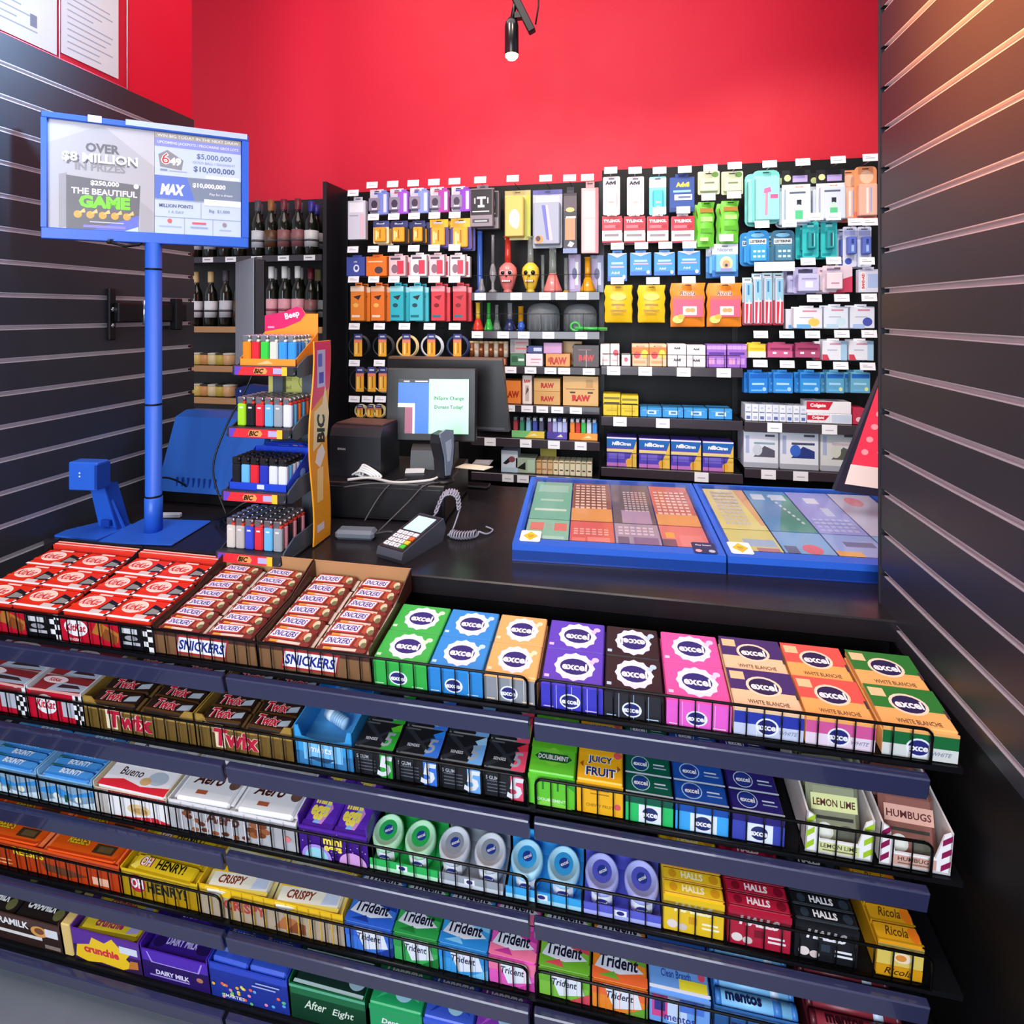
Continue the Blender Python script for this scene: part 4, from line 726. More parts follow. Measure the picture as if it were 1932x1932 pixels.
# register screen
t = thing('register_screen', 'monitor', 'small customer screen with green and blue picture on the cash drawer', (-.60, 1.735, DZ), (0, 0, .12))
m = MB(); m.slab(FR((.07, .02, 0), (0, 1, 0), (0, 0, 1)), [(-.07, 0), (.05, 0), (.03, .1), (.0, .1), (-.06, .06)], .14, '1c1a1c'); P('stand_foot', m, t)
m = MB(); m.box((-.15, -.012, 0), (.15, .02, .238), '121113', .004); P('screen_case', m, t, None, (-.01, -.01, .085), (-.06, 0, 0))
m = MB(); sw, sh_ = .235, .178; m.box((0, 0, 0), (sw, .0015, sh_), '101014')
def scr(k, c, e): return mk(k, c, .3, emit=e)
scr('scr_blue', '2a64d8', .55); scr('scr_green', 'a4ecbc', .5); scr('scr_dark', '14151a', .02); scr('scr_white', 'dce8f4', .8); scr('scr_red', '8a4a60', .5); scr('scr_text', '1c4434', .02); scr('scr_lcd', 'a8d0d8', .7); scr('scr_cherry', 'e03048', .55); scr('scr_pink', 'f08890', .6); scr('scr_pale', 'd8c0b8', .5)
m.deco(front(), sw, sh_, [('q', 0, .0, .44, .93, 'scr_blue'), ('q', 0, .93, .44, 1, 'scr_dark'), ('q', .08, .945, .16, .965, 'scr_white'), ('q', .24, .945, .42, .965, 'scr_white'), ('q', 0, .0, .24, .55, 'scr_white'), ('q', 0, 0, .21, .48, 'scr_red'), ('q', 0, 0, .1, .48, 'scr_dark'), ('q', .44, 0, 1, 1, 'scr_green'), ('t', 'INSpire Change', .72, .64, .085, 'scr_text', {'w': .5, 'bold': .02}), ('t', 'Donate Today!', .72, .48, .085, 'scr_text', {'w': .48, 'bold': .02})])
P('screen_picture', m, t, 'lit green and blue picture', (-.118, -.0265, .112), (-.06, 0, 0))
t = thing('clerk_monitor', 'monitor', 'large black monitor standing behind the small green screen', (-.60, 1.878, ZT + .0004), (0, 0, .0))
m = MB(); m.box((-.15, -.012, 0), (.15, .038, .01), 'black_metal', .004); P('monitor_foot', m, t)
m = MB(); m.box((-.03, .0, .01), (.03, .02, .24), 'black_metal'); P('monitor_neck', m, t)
m = MB(); m.slab(front(), [(-.235, 0), (.225, 0), (.2, .25), (-.225, .255)], .03, '18171b'); m.box((-.22, -.001, .248), (.2, .03, .256), '6a4a34'); m.box((.03, -.002, .006), (.21, -.0005, .014), '3a3a42'); P('monitor_case', m, t, None, (0, -.01, .205))
m = MB(); m.box((-.03, -.02, 0), (.03, .02, .004), 'd8d8dc'); solo(m, 'receipt_paper', 'paper', 'loose white receipt paper on the cash drawer beside the printer', (-.64, 1.66, DZ + .0006), (0, 0, .3))
m = MB(); m.slab(FR((0, 0, .003), (1, 0, 0), (0, 1, 0)), [(-.05, -.02), (.05, -.03), (.07, .01), (-.03, .03)], .0025, 'e8dcc8'); solo(m, 'receipt_paper', 'paper', 'folded cream paper slip behind the barcode scanner', (-.475, 1.74, DZ + .0006))
m = MB(); m.slab(FR((0, 0, .002), (1, 0, 0), (0, 1, 0)), [(-.03, -.03), (.03, -.03), (.035, .03), (-.025, .03)], .0018, '8a8a90'); m.deco(FR((-.03, -.03, .002), (1, 0, 0), (0, 1, 0)), .06, .06, [('q', .1, .2 + .15 * k, .9, .25 + .15 * k, 'd8d8dc') for k in range(5)], 2); solo(m, 'card_leaflet', 'leaflet', 'small grey printed leaflet on the cash drawer corner', (-.455, 1.80, DZ + .0006), (0, 0, .1))
# scanner
t = thing('barcode_scanner', 'scanner', 'grey and black barcode scanner upright on the cash drawer', (-.525, 1.585, DZ), (0, 0, -.35))
m = MB(); m.lathe([(.04, 0), (.04, .004), (.03, .008), (.012, .012)], 'black_metal', 24, ry=.8); P('scanner_stand', m, t)
m = MB(); m.slab(FR((.018, 0, 0), (0, 1, 0), (0, 0, 1)), [(-.012, .012), (.02, .012), (.035, .05), (.042, .1), (.035, .135), (.005, .15), (-.03, .145), (-.035, .12), (-.018, .07)], .036, '26272c'); P('scanner_body', m, t)
m = MB(); m.slab(FR((.021, 0, 0), (0, 1, 0), (0, 0, 1)), [(-.008, .02), (.014, .016), (.026, .05), (.032, .1), (.03, .15), (-.005, .158), (-.034, .15), (-.03, .13), (-.012, .075)], .006, '7c8a9c'); m.slab(FR((.0215, 0, 0), (0, 1, 0), (0, 0, 1)), [(.0, .06), (.012, .06), (.02, .1), (.018, .125), (-.01, .12)], .004, 'aab8c8'); P('grey_shell', m, t, 'blue-grey side shell')
# card terminal
t = thing('card_terminal', 'card reader', 'grey card payment terminal with number keys lying on the counter', (-.561, 1.286, ZT), (0, 0, -.33))
m = MB(); m.slab(FR((.042, 0, 0), (0, 1, 0), (0, 0, 1)), [(0, 0), (.16, 0), (.175, .03), (.165, .06), (.06, .04), (.0, .028), (-.006, .012)], .084, '4a4e58'); P('terminal_case', m, t)
kf_ = FR((-.038, .003, .0292), (1, 0, 0), (0, .058, .0118)); kf_ = FR((-.038, .002, .0294), (1, 0, 0), Vector((0, .165, .0325)).normalized())
m = MB(); m.slab(FR(kf_.at(0, 0, 0.0012), kf_.u, kf_.v), [(0, 0), (.076, 0), (.076, .16), (0, .16)], .001, '2a2426'); P('face_plate', m, t)
kb_ = FR(kf_.at(0, 0, .0026), kf_.u, kf_.v)
m = MB(); m.slab(kb_, [(.008, .082), (.068, .082), (.068, .148), (.008, .148)], .001, 'scr_lcd'); P('terminal_screen', m, t, 'pale blue screen')
for r in range(4):
    for c in range(4):
        col = 'f0f0f4'
        if c == 3: col = ['4ccc3c', 'f0d030', 'f06a2c', 'e8e8ee'][r]
        x, y = .0055 + .0172 * c, .009 + .0172 * r
        m = MB(); m.slab(FR(kf_.at(0, 0, .004), kf_.u, kf_.v), [(x, y), (x + .014, y), (x + .014, y + .0125), (x, y + .0125)], .0025, col)
        if c < 3: m.tx(FR(kf_.at(0, 0, .004), kf_.u, kf_.v), ('*0#' if r == 0 else '789' if r == 1 else '456' if r == 2 else '123')[c], x + .007, y + .0062, .007, '3a3a44', 1)
        P('key', m, t)
# coiled cord, power brick, cables
def bez(pts, n=8):
    out = []; p = [Vector(q) for q in pts]; p = [p[0]] + p + [p[-1]]
    for i in range(1, len(p) - 2):
        for k in range(n):
            s = k / n; a, b, c, d = p[i - 1:i + 3]
            out.append(.5 * ((2 * b) + (c - a) * s + (2 * a - 5 * b + 4 * c - d) * s * s + (3 * b - a - 3 * c + d) * s ** 3))
    return out + [p[-2]]
axis = bez([(-.50, 1.455, .945), (-.487, 1.49, .985), (-.455, 1.50, .985), (-.44, 1.48, .955)], 30)
pts = []
for k, p in enumerate(axis): a = k * .98; pts.append(p + Vector((math.cos(a) * .004, math.sin(a) * .011, math.sin(a) * .006)))
pts = bez([(-.515, 1.44, .925), pts[0]], 3)[:-1] + pts + bez([pts[-1], (-.452, 1.46, .90), (-.465, 1.45, .8855)], 4)
ax2 = bez([(-.452, 1.447, .893), (-.43, 1.44, .893), (-.405, 1.445, .893), (-.385, 1.46, .893)], 20)
for k, p in enumerate(ax2): a = k * 1.05; pts.append(p + Vector((math.cos(a) * .004, math.cos(a) * .012, math.sin(a) * .0095)))
pts += bez([pts[-1], (-.36, 1.48, .886), (-.35, 1.51, .886), (-.375, 1.53, .886)], 6)[1:]
solo(MB().tube(pts, .0024, '8c8c9c', 6), 'coiled_cord', 'cord', 'grey coiled cord looping behind the card terminal')
t = thing('power_adapter', 'adapter', 'grey power adapter with cable lying beside the yellow side board', (-.71, 1.40, ZT), (0, 0, .1))
m = MB(); m.box((-.055, -.022, 0), (.055, .022, .026), '6c7480', .008); P('adapter_body', m, t)
m = MB(); m.tube(bez([(.052, 0, .013), (.09, .0, .02), (.13, -.005, .016), (.16, -.03, .014)]), .004, '2a2a2e', 8); m.tube([(.105, -.004, .017), (.15, -.022, .013)], .008, '33343a', 10); P('adapter_cable', m, t)
solo(MB().tube(bez([(-.80, 1.52, DZ + .006), (-.74, 1.545, DZ + .008), (-.66, 1.53, DZ + .004), (-.60, 1.545, DZ + .004), (-.545, 1.57, DZ + .008), (-.53, 1.6, DZ + .02)]), .0042, 'c8c4c0', 8), 'cable', 'cable', 'thick pale cable running across the front of the cash drawer')
m = MB()
for k in range(4): m.tube(bez([(-.80 + .012 * k, 1.55, DZ + .012), (-.77, 1.545 + .006 * k, DZ + .026 + .005 * k), (-.735 + .01 * k, 1.55, DZ + .012), (-.755, 1.56 - .004 * k, DZ + .006), (-.79, 1.552, DZ + .018)]), .0034, 'dcdcdc', 7)
solo(m, 'cable', 'cable', 'bunched white cable tied in a bow below the printer')
for k, (q, lb) in enumerate((([(-.79, 1.48, .99), (-.70, 1.50, 1.0), (-.60, 1.52, DZ + .003), (-.54, 1.56, DZ + .003), (-.51, 1.6, DZ + .01)], 'thin dark cable crossing above the drawer front towards the scanner'), ([(-.72, 1.47, .90), (-.69, 1.50, .96), (-.66, 1.53, DZ + .003), (-.63, 1.57, DZ + .003)], 'thin dark cable climbing the drawer front by the adapter'), ([(-.66, 1.42, .888), (-.6, 1.49, .95), (-.56, 1.528, DZ), (-.52, 1.56, DZ + .003)], 'thin brownish cable rising from the terminal plug to the scanner'))):
    solo(MB().tube(bez(q), .0022, '4a4648', 6), 'cable', 'cable', lb)
m = MB(); c0 = (-1.08, 1.435)
for k in range(6):
    rx, ry = .075 - .006 * k, .05 - .003 * k
    m.tube([(c0[0] + rx * math.cos(a) + .004 * k, c0[1] + ry * math.sin(a), ZT + .004 + .0045 * k + .004 * math.sin(a * 2)) for a in [6.2832 * q / 28 for q in range(28)]], .0028, ['101012', '1c1c20'][k % 2], 6, True)
solo(m, 'cable_coil', 'cable', 'coil of black cable on the counter beside the blue post')
for q, lb in (([(-1.14, 1.43, .9), (-1.21, 1.46, 1.02), (-1.2, 1.5, 1.14), (-1.14, 1.53, 1.28), (-1.12, 1.55, 1.38)], 'black cable rising past the blue terminal to its screen'), ([(-1.34, 1.56, .9), (-1.38, 1.5, .97), (-1.4, 1.45, .98), (-1.38, 1.42, .89)], 'short black cable arching between the blue stands'), ([(-1.0, 1.47, .93), (-1.06, 1.42, .95), (-1.12, 1.4, .91), (-1.17, 1.42, .89)], 'black cable sagging under the lighter stand side')):
    solo(MB().tube(bez(q), .0032, '0e0e10', 6), 'cable', 'cable', lb)
m = MB(); m.box((-.03, -.008, 0), (.03, .008, .014), 'b8bcc4', .003); m.box((-.05, -.006, .002), (-.03, .006, .011), '50545c', .002); solo(m, 'cable_plug', 'plug', 'silver cable plug lying behind the blue post', (-1.33, 1.43, ZT + .0005), (0, 0, .2))
# ---- lottery ticket trays
def ttray(x, y, rz, W, label, cols):
    D, h0, h1 = .445, .043, .078
    t = thing('ticket_tray', 'lottery ticket tray', label, (x, y, ZT + .0004), (0, 0, rz))
    m = MB(); m.slab(FR((W, 0, 0), (0, 1, 0), (0, 0, 1)), [(0, 0), (D, 0), (D, h1 - .012), (.02, h0 - .012), (0, h0 - .016)], W, 'lotto_navy'); P('tray_body', m, t)
    m = MB(); v = Vector((0, D, h1 - h0)).normalized(); L = math.hypot(D, h1 - h0); f = FR((0, 0, h0), (1, 0, 0), v); b = .02
    for r in ([(0, 0), (W, 0), (W, .03), (0, .03)], [(0, L - .012), (W, L - .012), (W, L), (0, L)], [(0, .03), (b, .03), (b, L - .012), (0, L - .012)], [(W - b, .03), (W, .03), (W, L - .012), (W - b, L - .012)]): m.slab(f, r, .014, LB)
    m.slab(FR((0, 0, h0), (1, 0, 0), (0, 0, 1)), [(0, -h0 + .004), (W, -h0 + .004), (W, 0), (0, 0)], .003, LB); P('tray_rim', m, t)
    m = MB(); m.slab(FR((0, 0, h0 + .0004), (1, 0, 0), v), [(.012, .032), (W - .012, .032), (W - .012, L - .006), (.012, L - .006)], .0012, 'clear'); P('clear_cover', m, t, 'clear cover')
    cw = (W - 2 * b - .004) / len(cols)
    def pale(c): return ''.join('%02x' % round(int(c[q:q + 2], 16) * .82 + 46) for q in (0, 2, 4))  # mixes ticket colours towards white: the cover's glare put into the print
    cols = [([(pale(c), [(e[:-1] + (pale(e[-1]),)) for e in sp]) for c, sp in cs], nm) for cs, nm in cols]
    for i, (cs, nm) in enumerate(cols):
        for j, (c, sp) in enumerate(cs):
            n = len(cs); y0 = .034 + (L - .05) * sum(q[2] for q in [(0, 0, .32), (0, 0, .68)][:j]); hh = (L - .05) * (.32, .68)[j] - .004
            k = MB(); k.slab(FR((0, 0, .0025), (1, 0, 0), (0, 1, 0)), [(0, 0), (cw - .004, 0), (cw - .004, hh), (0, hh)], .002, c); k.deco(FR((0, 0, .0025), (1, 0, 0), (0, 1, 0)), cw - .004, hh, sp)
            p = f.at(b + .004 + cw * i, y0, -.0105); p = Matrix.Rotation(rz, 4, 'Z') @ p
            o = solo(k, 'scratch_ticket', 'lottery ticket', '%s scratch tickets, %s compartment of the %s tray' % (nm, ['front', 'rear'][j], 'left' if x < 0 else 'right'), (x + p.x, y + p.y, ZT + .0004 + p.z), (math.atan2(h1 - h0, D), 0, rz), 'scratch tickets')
    return t, f, W
def rows(c, n=8, y0=.1, y1=.9, x0=.08, x1=.92):
    o = []
    for k in range(n):
        y = y0 + (y1 - y0) * k / n
        for q in range(6): o.append(('q', x0 + (x1 - x0) * q / 6, y, x0 + (x1 - x0) * (q + .7) / 6, y + (y1 - y0) / n * .6, c))
    return o
c1 = [([('7cc8a8', [('q', .1, .1, .9, .25, 'a8e0d0'), ('q', .08, .5, .4, .85, 'e06a60'), ('q', .45, .55, .6, .8, '8ab8a0'), ('q', .65, .5, .95, .85, 'e06a60')]), ('62b89a', [('q', .1, .7, .9, .9, '8cd0b8'), ('q', .1, .2, .9, .25, 'd8f0e0'), ('q', .2, .45, .8, .5, 'b0dcc8')])], 'mint green'),
      ([('d84a48', [('q', .05, .05, .35, .25, 'f07060'), ('q', .4, .05, .9, .3, 'f08078')] + rows('f0b8a8', 3, .4, .7)), ('7c3c2c', [('q', 0, 0, 1, .3, 'e0903c')] + rows('e8c8b4', 9, .3, .95))], 'red and brown'),
      ([('9a8cb0', [('q', .05, .05, .3, .4, '4a3a70'), ('q', .4, .05, .95, .4, '6a4a90')] + rows('e0d0e8', 3, .5, .9)), ('4c4454', [('q', .2, .0, .9, .3, 'a88cb8')] + rows('d0c0c8', 9, .28, .8, .3))], 'purple and grey'),
      ([('e06a68', [('q', .0, .0, .3, .4, '5a3a5a'), ('q', .1, .45, .3, .7, 'f0a838'), ('q', .4, .1, .9, .6, 'e87c78')]), ('c85a50', [('q', 0, .0, 1, .25, 'e8984c')] + rows('f0d0c4', 8, .25, .85))], 'coral red')]
c2 = [([('d8dc74', [('q', .3, .3, .95, .6, '8cb8e0'), ('q', .5, .0, .95, .25, 'b0707c')]), ('e4e07c', [('p', [(.75, 1), (1, 1), (1, .1), (.9, .1)], 'e0a868')] + rows('c8ccd4', 10, .1, .95, .15, .72))], 'pale yellow'),
      ([('6aa8e8', [('q', .05, .05, .3, .4, '3c4878'), ('e', .6, .3, .2, .2, 'd84860')]), ('3f88c8', [('p', [(.2, 0), (.9, .9), (1, .9), (1, 0)], '2f8a78'), ('q', .1, .75, .4, .9, 'c8e0f8'), ('q', .55, .75, .9, .9, 'c8e0f8')] + [('q', .5 + .04 * k, .1 + .08 * (9 - k), .56 + .04 * k, .15 + .08 * (9 - k), 'd8e8f0') for k in range(9)])], 'blue and green'),
      ([('88a8f0', [('q', .0, .0, .5, .3, 'f0a83c'), ('q', .3, .5, .9, .7, '40488c')]), ('8c98ec', [('q', .3, .7, .6, .85, 'd8e4fc'), ('q', .5, .4, .7, .6, 'c0d0f8')] + rows('b8c4f8', 4, .05, .35))], 'periwinkle'),
      ([('78b8f0', [('q', .1, .5, .9, .8, '404a90')]), ('c8ccec', [('e', .45, .8, .2, .12, 'e87c90'), ('p', [(.5, 0), (1, .7), (1, 0)], 'eef0fa')])], 'white and sky blue')]
TR = math.radians(3)
TA = ttray(-.262, 1.345, TR, .512, 'left blue lottery ticket tray with clear cover on the counter', c1)
TB = ttray(-.262 + .516 * math.cos(TR), 1.345 + .516 * math.sin(TR), TR, .53, 'right blue lottery ticket tray cut off by the slatted wall', c2)
def tcard(tr, x, y, spec, w, h, lab, col):
    o, f, W = tr; M_ = Matrix.Rotation(TR, 4, 'Z'); p = M_ @ f.at(x, y, .0022)
    m = MB(); m.slab(FR((0, 0, 0), (1, 0, 0), (0, 1, 0)), [(0, .004), (.004, 0), (w - .004, 0), (w, .004), (w, h - .004), (w - .004, h), (.004, h), (0, h - .004)], .001, col); m.deco(FR((0, 0, 0), (1, 0, 0), (0, 1, 0)), w, h, spec)
    solo(m, 'sticker_card', 'sticker', lab, (o.location.x + p.x, o.location.y + p.y, o.location.z + p.z), (math.atan2(.035, .445), 0, TR))
dia = [('p', [(.5, .1), (.86, .5), (.5, .9), (.14, .5)], 'e0a81c'), ('p', [(.5, .16), (.8, .5), (.5, .84), (.2, .5)], 'f4c830'), ('q', .36, .56, .64, .6, '6a5a28'), ('q', .36, .46, .66, .5, '6a5a28'), ('q', .4, .36, .6, .4, '6a5a28')]
tcard(TA, .016, .012, dia, .052, .056, 'white sticker with yellow diamond on the left ticket tray', 'f6f6f2')
tcard(TB, .012, .012, dia, .052, .056, 'white sticker with yellow diamond on the right ticket tray', 'f6f6f2')
tcard(TA, .44, .004, [('t', 'Play Smart', .5, .72, .16, 'e4e8f4', {'w': .8, 'bold': .02}), ('e', .22, .2, .14, .13, 'e8a8b0'), ('e', .78, .2, .14, .13, 'b8c0d8')], .055, .052, 'navy card with two pale dots on the left ticket tray', '28305c')
# ---- leaning red screen at the wall end
t = thing('promo_screen', 'screen', 'tilted dark framed screen with red picture at the slatted wall end', (.711, 1.66, ZT + .128))
m = MB(); m.slab(front(), [(-.125, 0), (.2, -.03), (.2, .40), (.02, .40)], .02, '2a2436'); P('screen_frame', m, t)
m = MB(); f = front((0, -.0008, 0)); m.slab(f, [(-.1, .02), (.19, -.008), (.19, .38), (.012, .385)], .0008, 'scr_cherry'); m.pg(f, [(-.1, .02), (.19, -.008), (.19, .05), (-.085, .075)], 'scr_pale', 1)
for k in range(4):
    for q in range(6): m.el(f, -.05 + .04 * q + .012 * k, .11 + .035 * k, .009, .008, 'scr_pink', 2, 10)
m.el(f, .03, .33, .03, .03, 'scr_pale', 2); P('screen_picture', m, t, 'glowing red picture')
m = MB(); m.box((.1, .0005, -.128), (.14, .04, .12), 'black_metal'); P('screen_foot', m, t)
# ---- left wall bracket, papers, ceiling spot
t = thing('wall_bracket', 'bracket', 'folded black monitor bracket screwed to the left slatted wall', (XL, 1.55, 1.49))
m = MB(); m.box((0, -.13, -.075), (.012, -.105, .085), 'black_metal', .003)
for z in (-.03, .02): m.tube([(.012, -.117, z), (.015, -.117, z)], .007, 'steel', 10)
P('wall_plate', m, t)
m = MB(); m.box((.012, -.115, -.02), (.03, .16, .04), 'black_metal', .003); m.box((.012, .1, -.05), (.04, .13, .06), 'black_metal', .003); m.tube([(.03, -.02, -.03), (.03, -.02, .05)], .006, 'steel', 8); P('arm', m, t)
for k, (a, b, c, d, wd) in enumerate(((-30, 110, 28, 118, None), (110, 238, 168, 168, None))):
    X0 = XL - .0195
    (ya, za), (yb, zb) = onX(a, 60, X0), onX(b, 120, X0)
    _, zl = onX(238, 168, X0); zl = 2.225
    t = thing('notice_holder', 'notice', ['white certificate with small grey square, nearer of two on the red wall', 'white licence sheet in clear holder, farther of two on the red wall'][k], (X0, 0, zl))
    m = MB(); m.box((.0008, ya + .006, .008 + .014 * k), (.002, yb - (.006 if k == 0 else .03), .36), 'paper'); fp = FR((.002, ya + .006, .022), (0, 1, 0), (0, 0, 1)); w_, h_ = yb - ya - .036, .338
    for q in range(16): m.q(fp, w_ * .1, h_ * (.06 + .055 * q), w_ * (RN.uniform(.4, .92)), h_ * (.072 + .055 * q), 'b4bccb', 1)
    if k == 0: m.q(fp, w_ * .68, h_ * .10, w_ * .8, h_ * .2, '8a92a4', 2)
    P('sheet', m, t)
    m = MB(); m.box((.0024, ya, 0), (.0036, yb, .38), 'clear'); m.tube([(.0036, yb, 0), (.0036, yb, .38)], .0014, 'e8dce4', 5); m.tube([(.0036, ya, .002), (.0036, yb, .002)], .0014, 'f07890', 5); m.tube([(.0036, ya + .001, 0), (.0036, ya + .001, .38)], .0014, 'c85a78', 5); P('clear_sleeve', m, t)
t = thing('track_light', 'spotlight', 'slim black ceiling spotlight glowing at its lower end', (-.372, 1.9, 2.41))
m = MB(); m.lathe([(.0235, .0), (.0245, .002), (.0245, .1), (.022, .115), (.012, .13)], 'black_gloss', 24); P('lamp_can', m, t)
mk('lamp_glow', 'ffe2b0', .4, emit=40)
m = MB(); m.lathe([(0, -.018), (.013, -.015), (.021, -.007), (.0232, .002)], 'lamp_glow', 24); P('lamp_lens', m, t, 'glowing lens')
m = MB(); m.tube([(.0, 0, .12), (.01, .0, .17), (.03, 0, .3), (.03, 0, 1.32)], .008, 'black_metal', 8); m.box((.012, -.012, .125), (.05, .012, .145), 'black_metal'); P('lamp_stem', m, t)
m = MB(); m.T = Matrix.Translation((.06, 0, .1)) @ Matrix.Rotation(-.45, 4, 'Y'); m.box((-.012, -.014, -.03), (.014, .014, .16), 'black_metal', .003); P('lamp_driver', m, t)
m = MB(); m.tube([(.085, 0, .1), (.095, 0, .16), (.1, 0, .4)], .003, 'black', 6); P('lamp_cable', m, t)
# ---------------------------------------------------------------- back wall racks
YG, YP = 2.42, 2.60
def A3(x, y): return 640 + x / 3.864, 300 + y / 3.864
def A4(x, y): return 1120 + x / 3.578, 280 + y / 3.578
def A5(x, y): return 640 + x / 3.864, 650 + y / 3.864
def A6(x, y): return 1120 + x / 3.578, 620 + y / 3.578
def A7(x, y): return 880 + x / 7.156, 420 + y / 7.156
BAYS = [(655, 889), (889, 1133), (1133, 1402), (1402, 1760)]
zt = onY(1000, 348, YP)[1]
BN_ = ['accessory rack with phone cables', 'glass pipe and rolling paper rack', 'medicine rack with hanging tablets', 'toiletry rack beside the slatted wall']
SHELF = [[(691, 703, .04)], [(551, 565, 0), (625, 638, 0), (692, 704, 0), (765, 777, 0), (829, 844, 0), (897, 911, 0)], [(693, 708, 0), (790, 806, 0), (888, 904, 0)], [(802, 818, 0), (893, 909, 0)]]
SHELF[0] = []
TAGS = {(1, 0): [(1028, 1000), (1290, 0), (1500, 0), (1620, 0), (1775, 0)], (1, 1): [1008, 1195, 1345, 1525, 1765], (1, 2): [1250, 1395, 1540, 1640, 1820], (1, 3): [1240, 1370, 1480, 1590, 1725], (1, 4): [1100, 1360, 1565, 1760], (1, 5): [1230, 1340, 1480]}
TG4 = {(2, 0): [135, 348, 608, 878], (2, 1): [178, 467], (2, 2): [728], (3, 0): [1222, 1592], (3, 1): [1180, 1397]}
RACK = []
def zof(py, px): return onY(px, py, YG - .012)[1]
for b, (pa, pb) in enumerate(BAYS):
    xa, xb = xY(pa, YP), xY(pb, YP)
    xa, xb = xY(pa, YG) if b else xY(pa, YP), xY(pb, YG)
    t = thing('wall_rack', 'store shelving', 'black %s on the back wall' % BN_[b], (xa, YP, 0)); RACK.append(t)
    m = MB(); m.box((.001, 0, 0), (xb - xa - .001, .02, zt + (.05 if b > 1 else 0)), 'black'); P('back_board', m, t)
    m = MB(); m.box((-.012, -.012, 0), (.012, -.0005, zt), 'black_metal'); P('upright', m, t)
    m = MB(); m.box((.012, -.34, 0), (xb - xa - .012, -.001, .12), 'black'); P('plinth', m, t)
    for k, (y0, y1, e) in enumerate(SHELF[b]):
        pm = (pa + pb) / 2; z0, z1 = zof(y1 - (0 if b < 3 else 0), pm), zof(y0, pm)
        m = MB(); m.box((.004, YG - YP - .004, 0), (xb - xa - .004, -.001, .008), 'black_metal'); s = P('shelf', m, t, None, (0, 0, z1 - .008))
        m = MB(); m.box((.003, YG - YP - .014, z0 - z1 + .004), (xb - xa - .003, YG - YP - .004, .008), 'back_rail', .002); P('price_rail', m, s)
        for tx_ in TAGS.get((b, k), []):
            tx_ = tx_[0] if isinstance(tx_, tuple) else tx_
            x = xY(A3(tx_, 0)[0], YG - .014) - xa; m = MB(); m.box((x - .026, YG - YP - .0155, z0 - z1 + .006), (x + .026, YG - YP - .0145, .006), 'tag'); m.q(front((x, YG - YP - .0155, (z0 - z1) / 2 + .004)), -.015, -.003, .015, .001, 'b0b4c4'); P('price_tag', m, s)
        for tx_ in TG4.get((b, k), []):
            x = xY(A4(tx_, 0)[0], YG - .014) - xa; m = MB(); m.box((x - .028, YG - YP - .0155, z0 - z1 + .004), (x + .028, YG - YP - .0145, .008), 'tag'); m.q(front((x, YG - YP - .0155, (z0 - z1) / 2 + .004)), -.015, -.003, .015, .001, 'b0b4c4'); P('price_tag', m, s)
        if (b, k) in ((1, 0), (1, 1), (2, 0), (2, 1), (2, 2)):
            m = MB(); w_ = xb - xa; hh = .085 if (b == 1 and k < 2) else (.07 if k == 2 else .06)
            m.tube([(.01, YG - YP - .002, .008), (.01, YG - YP - .002, hh), (w_ - .012, YG - YP - .002, hh), (w_ - .012, YG - YP - .002, .008)], .0015, 'black_metal', 5)
            n = 9
            for q in range(1, n): x = .01 + (w_ - .022) * q / n; m.tube([(x, YG - YP - .002, .008), (x, YG - YP - .002, hh)], .001, 'black_metal', 4)
            P('wire_fence', m, s)
def shz(b, k): return zof(SHELF[b][k][0], (BAYS[b][0] + BAYS[b][1]) / 2)
# the tall end panel at the left of the racks
xe = xY(655, YP)
solo(MB().box((-.02, 0, 0), (0, YP + .02 - YG + .02, zt + .012), '232228', .002), 'end_panel', 'shelving end panel', 'tall plain black end panel between the wine and the phone cables', (xe - .002, YG - .02, 0))
HC = [None]
def hook(px, py, what, deep=True):
    """peg hook from the back board with a price tag at its tip"""
    x, z = onY(px, py, YG - .02)
    lab = 'peg hook with white price tag %s' % what
    if HC[0] is None:
        t = thing('peg_hook', 'peg hook', lab, (x, YG - .02, z), group='peg hooks on the back wall')
        m = MB(); m.tube([(0, YP - YG + .02, -.012), (0, .004, -.012), (0, .001, -.006)], .0018, 'steel', 5); P('hook_wire', m, t)
        m = MB(); m.box((-.0275, -.0015, -.015), (.0275, .0005, .015), 'tag'); f = front((0, -.0015, 0)); m.q(f, -.018, -.004, .016, -.001, 'a8acc0', 1); m.q(f, -.018, .003, .0, .006, 'c8ccd8', 1); P('price_tag', m, t, None, (0, 0, 0), (-.15, 0, 0)); HC[0] = t
    else: dup(HC[0], lab, (x, YG - .02, z))
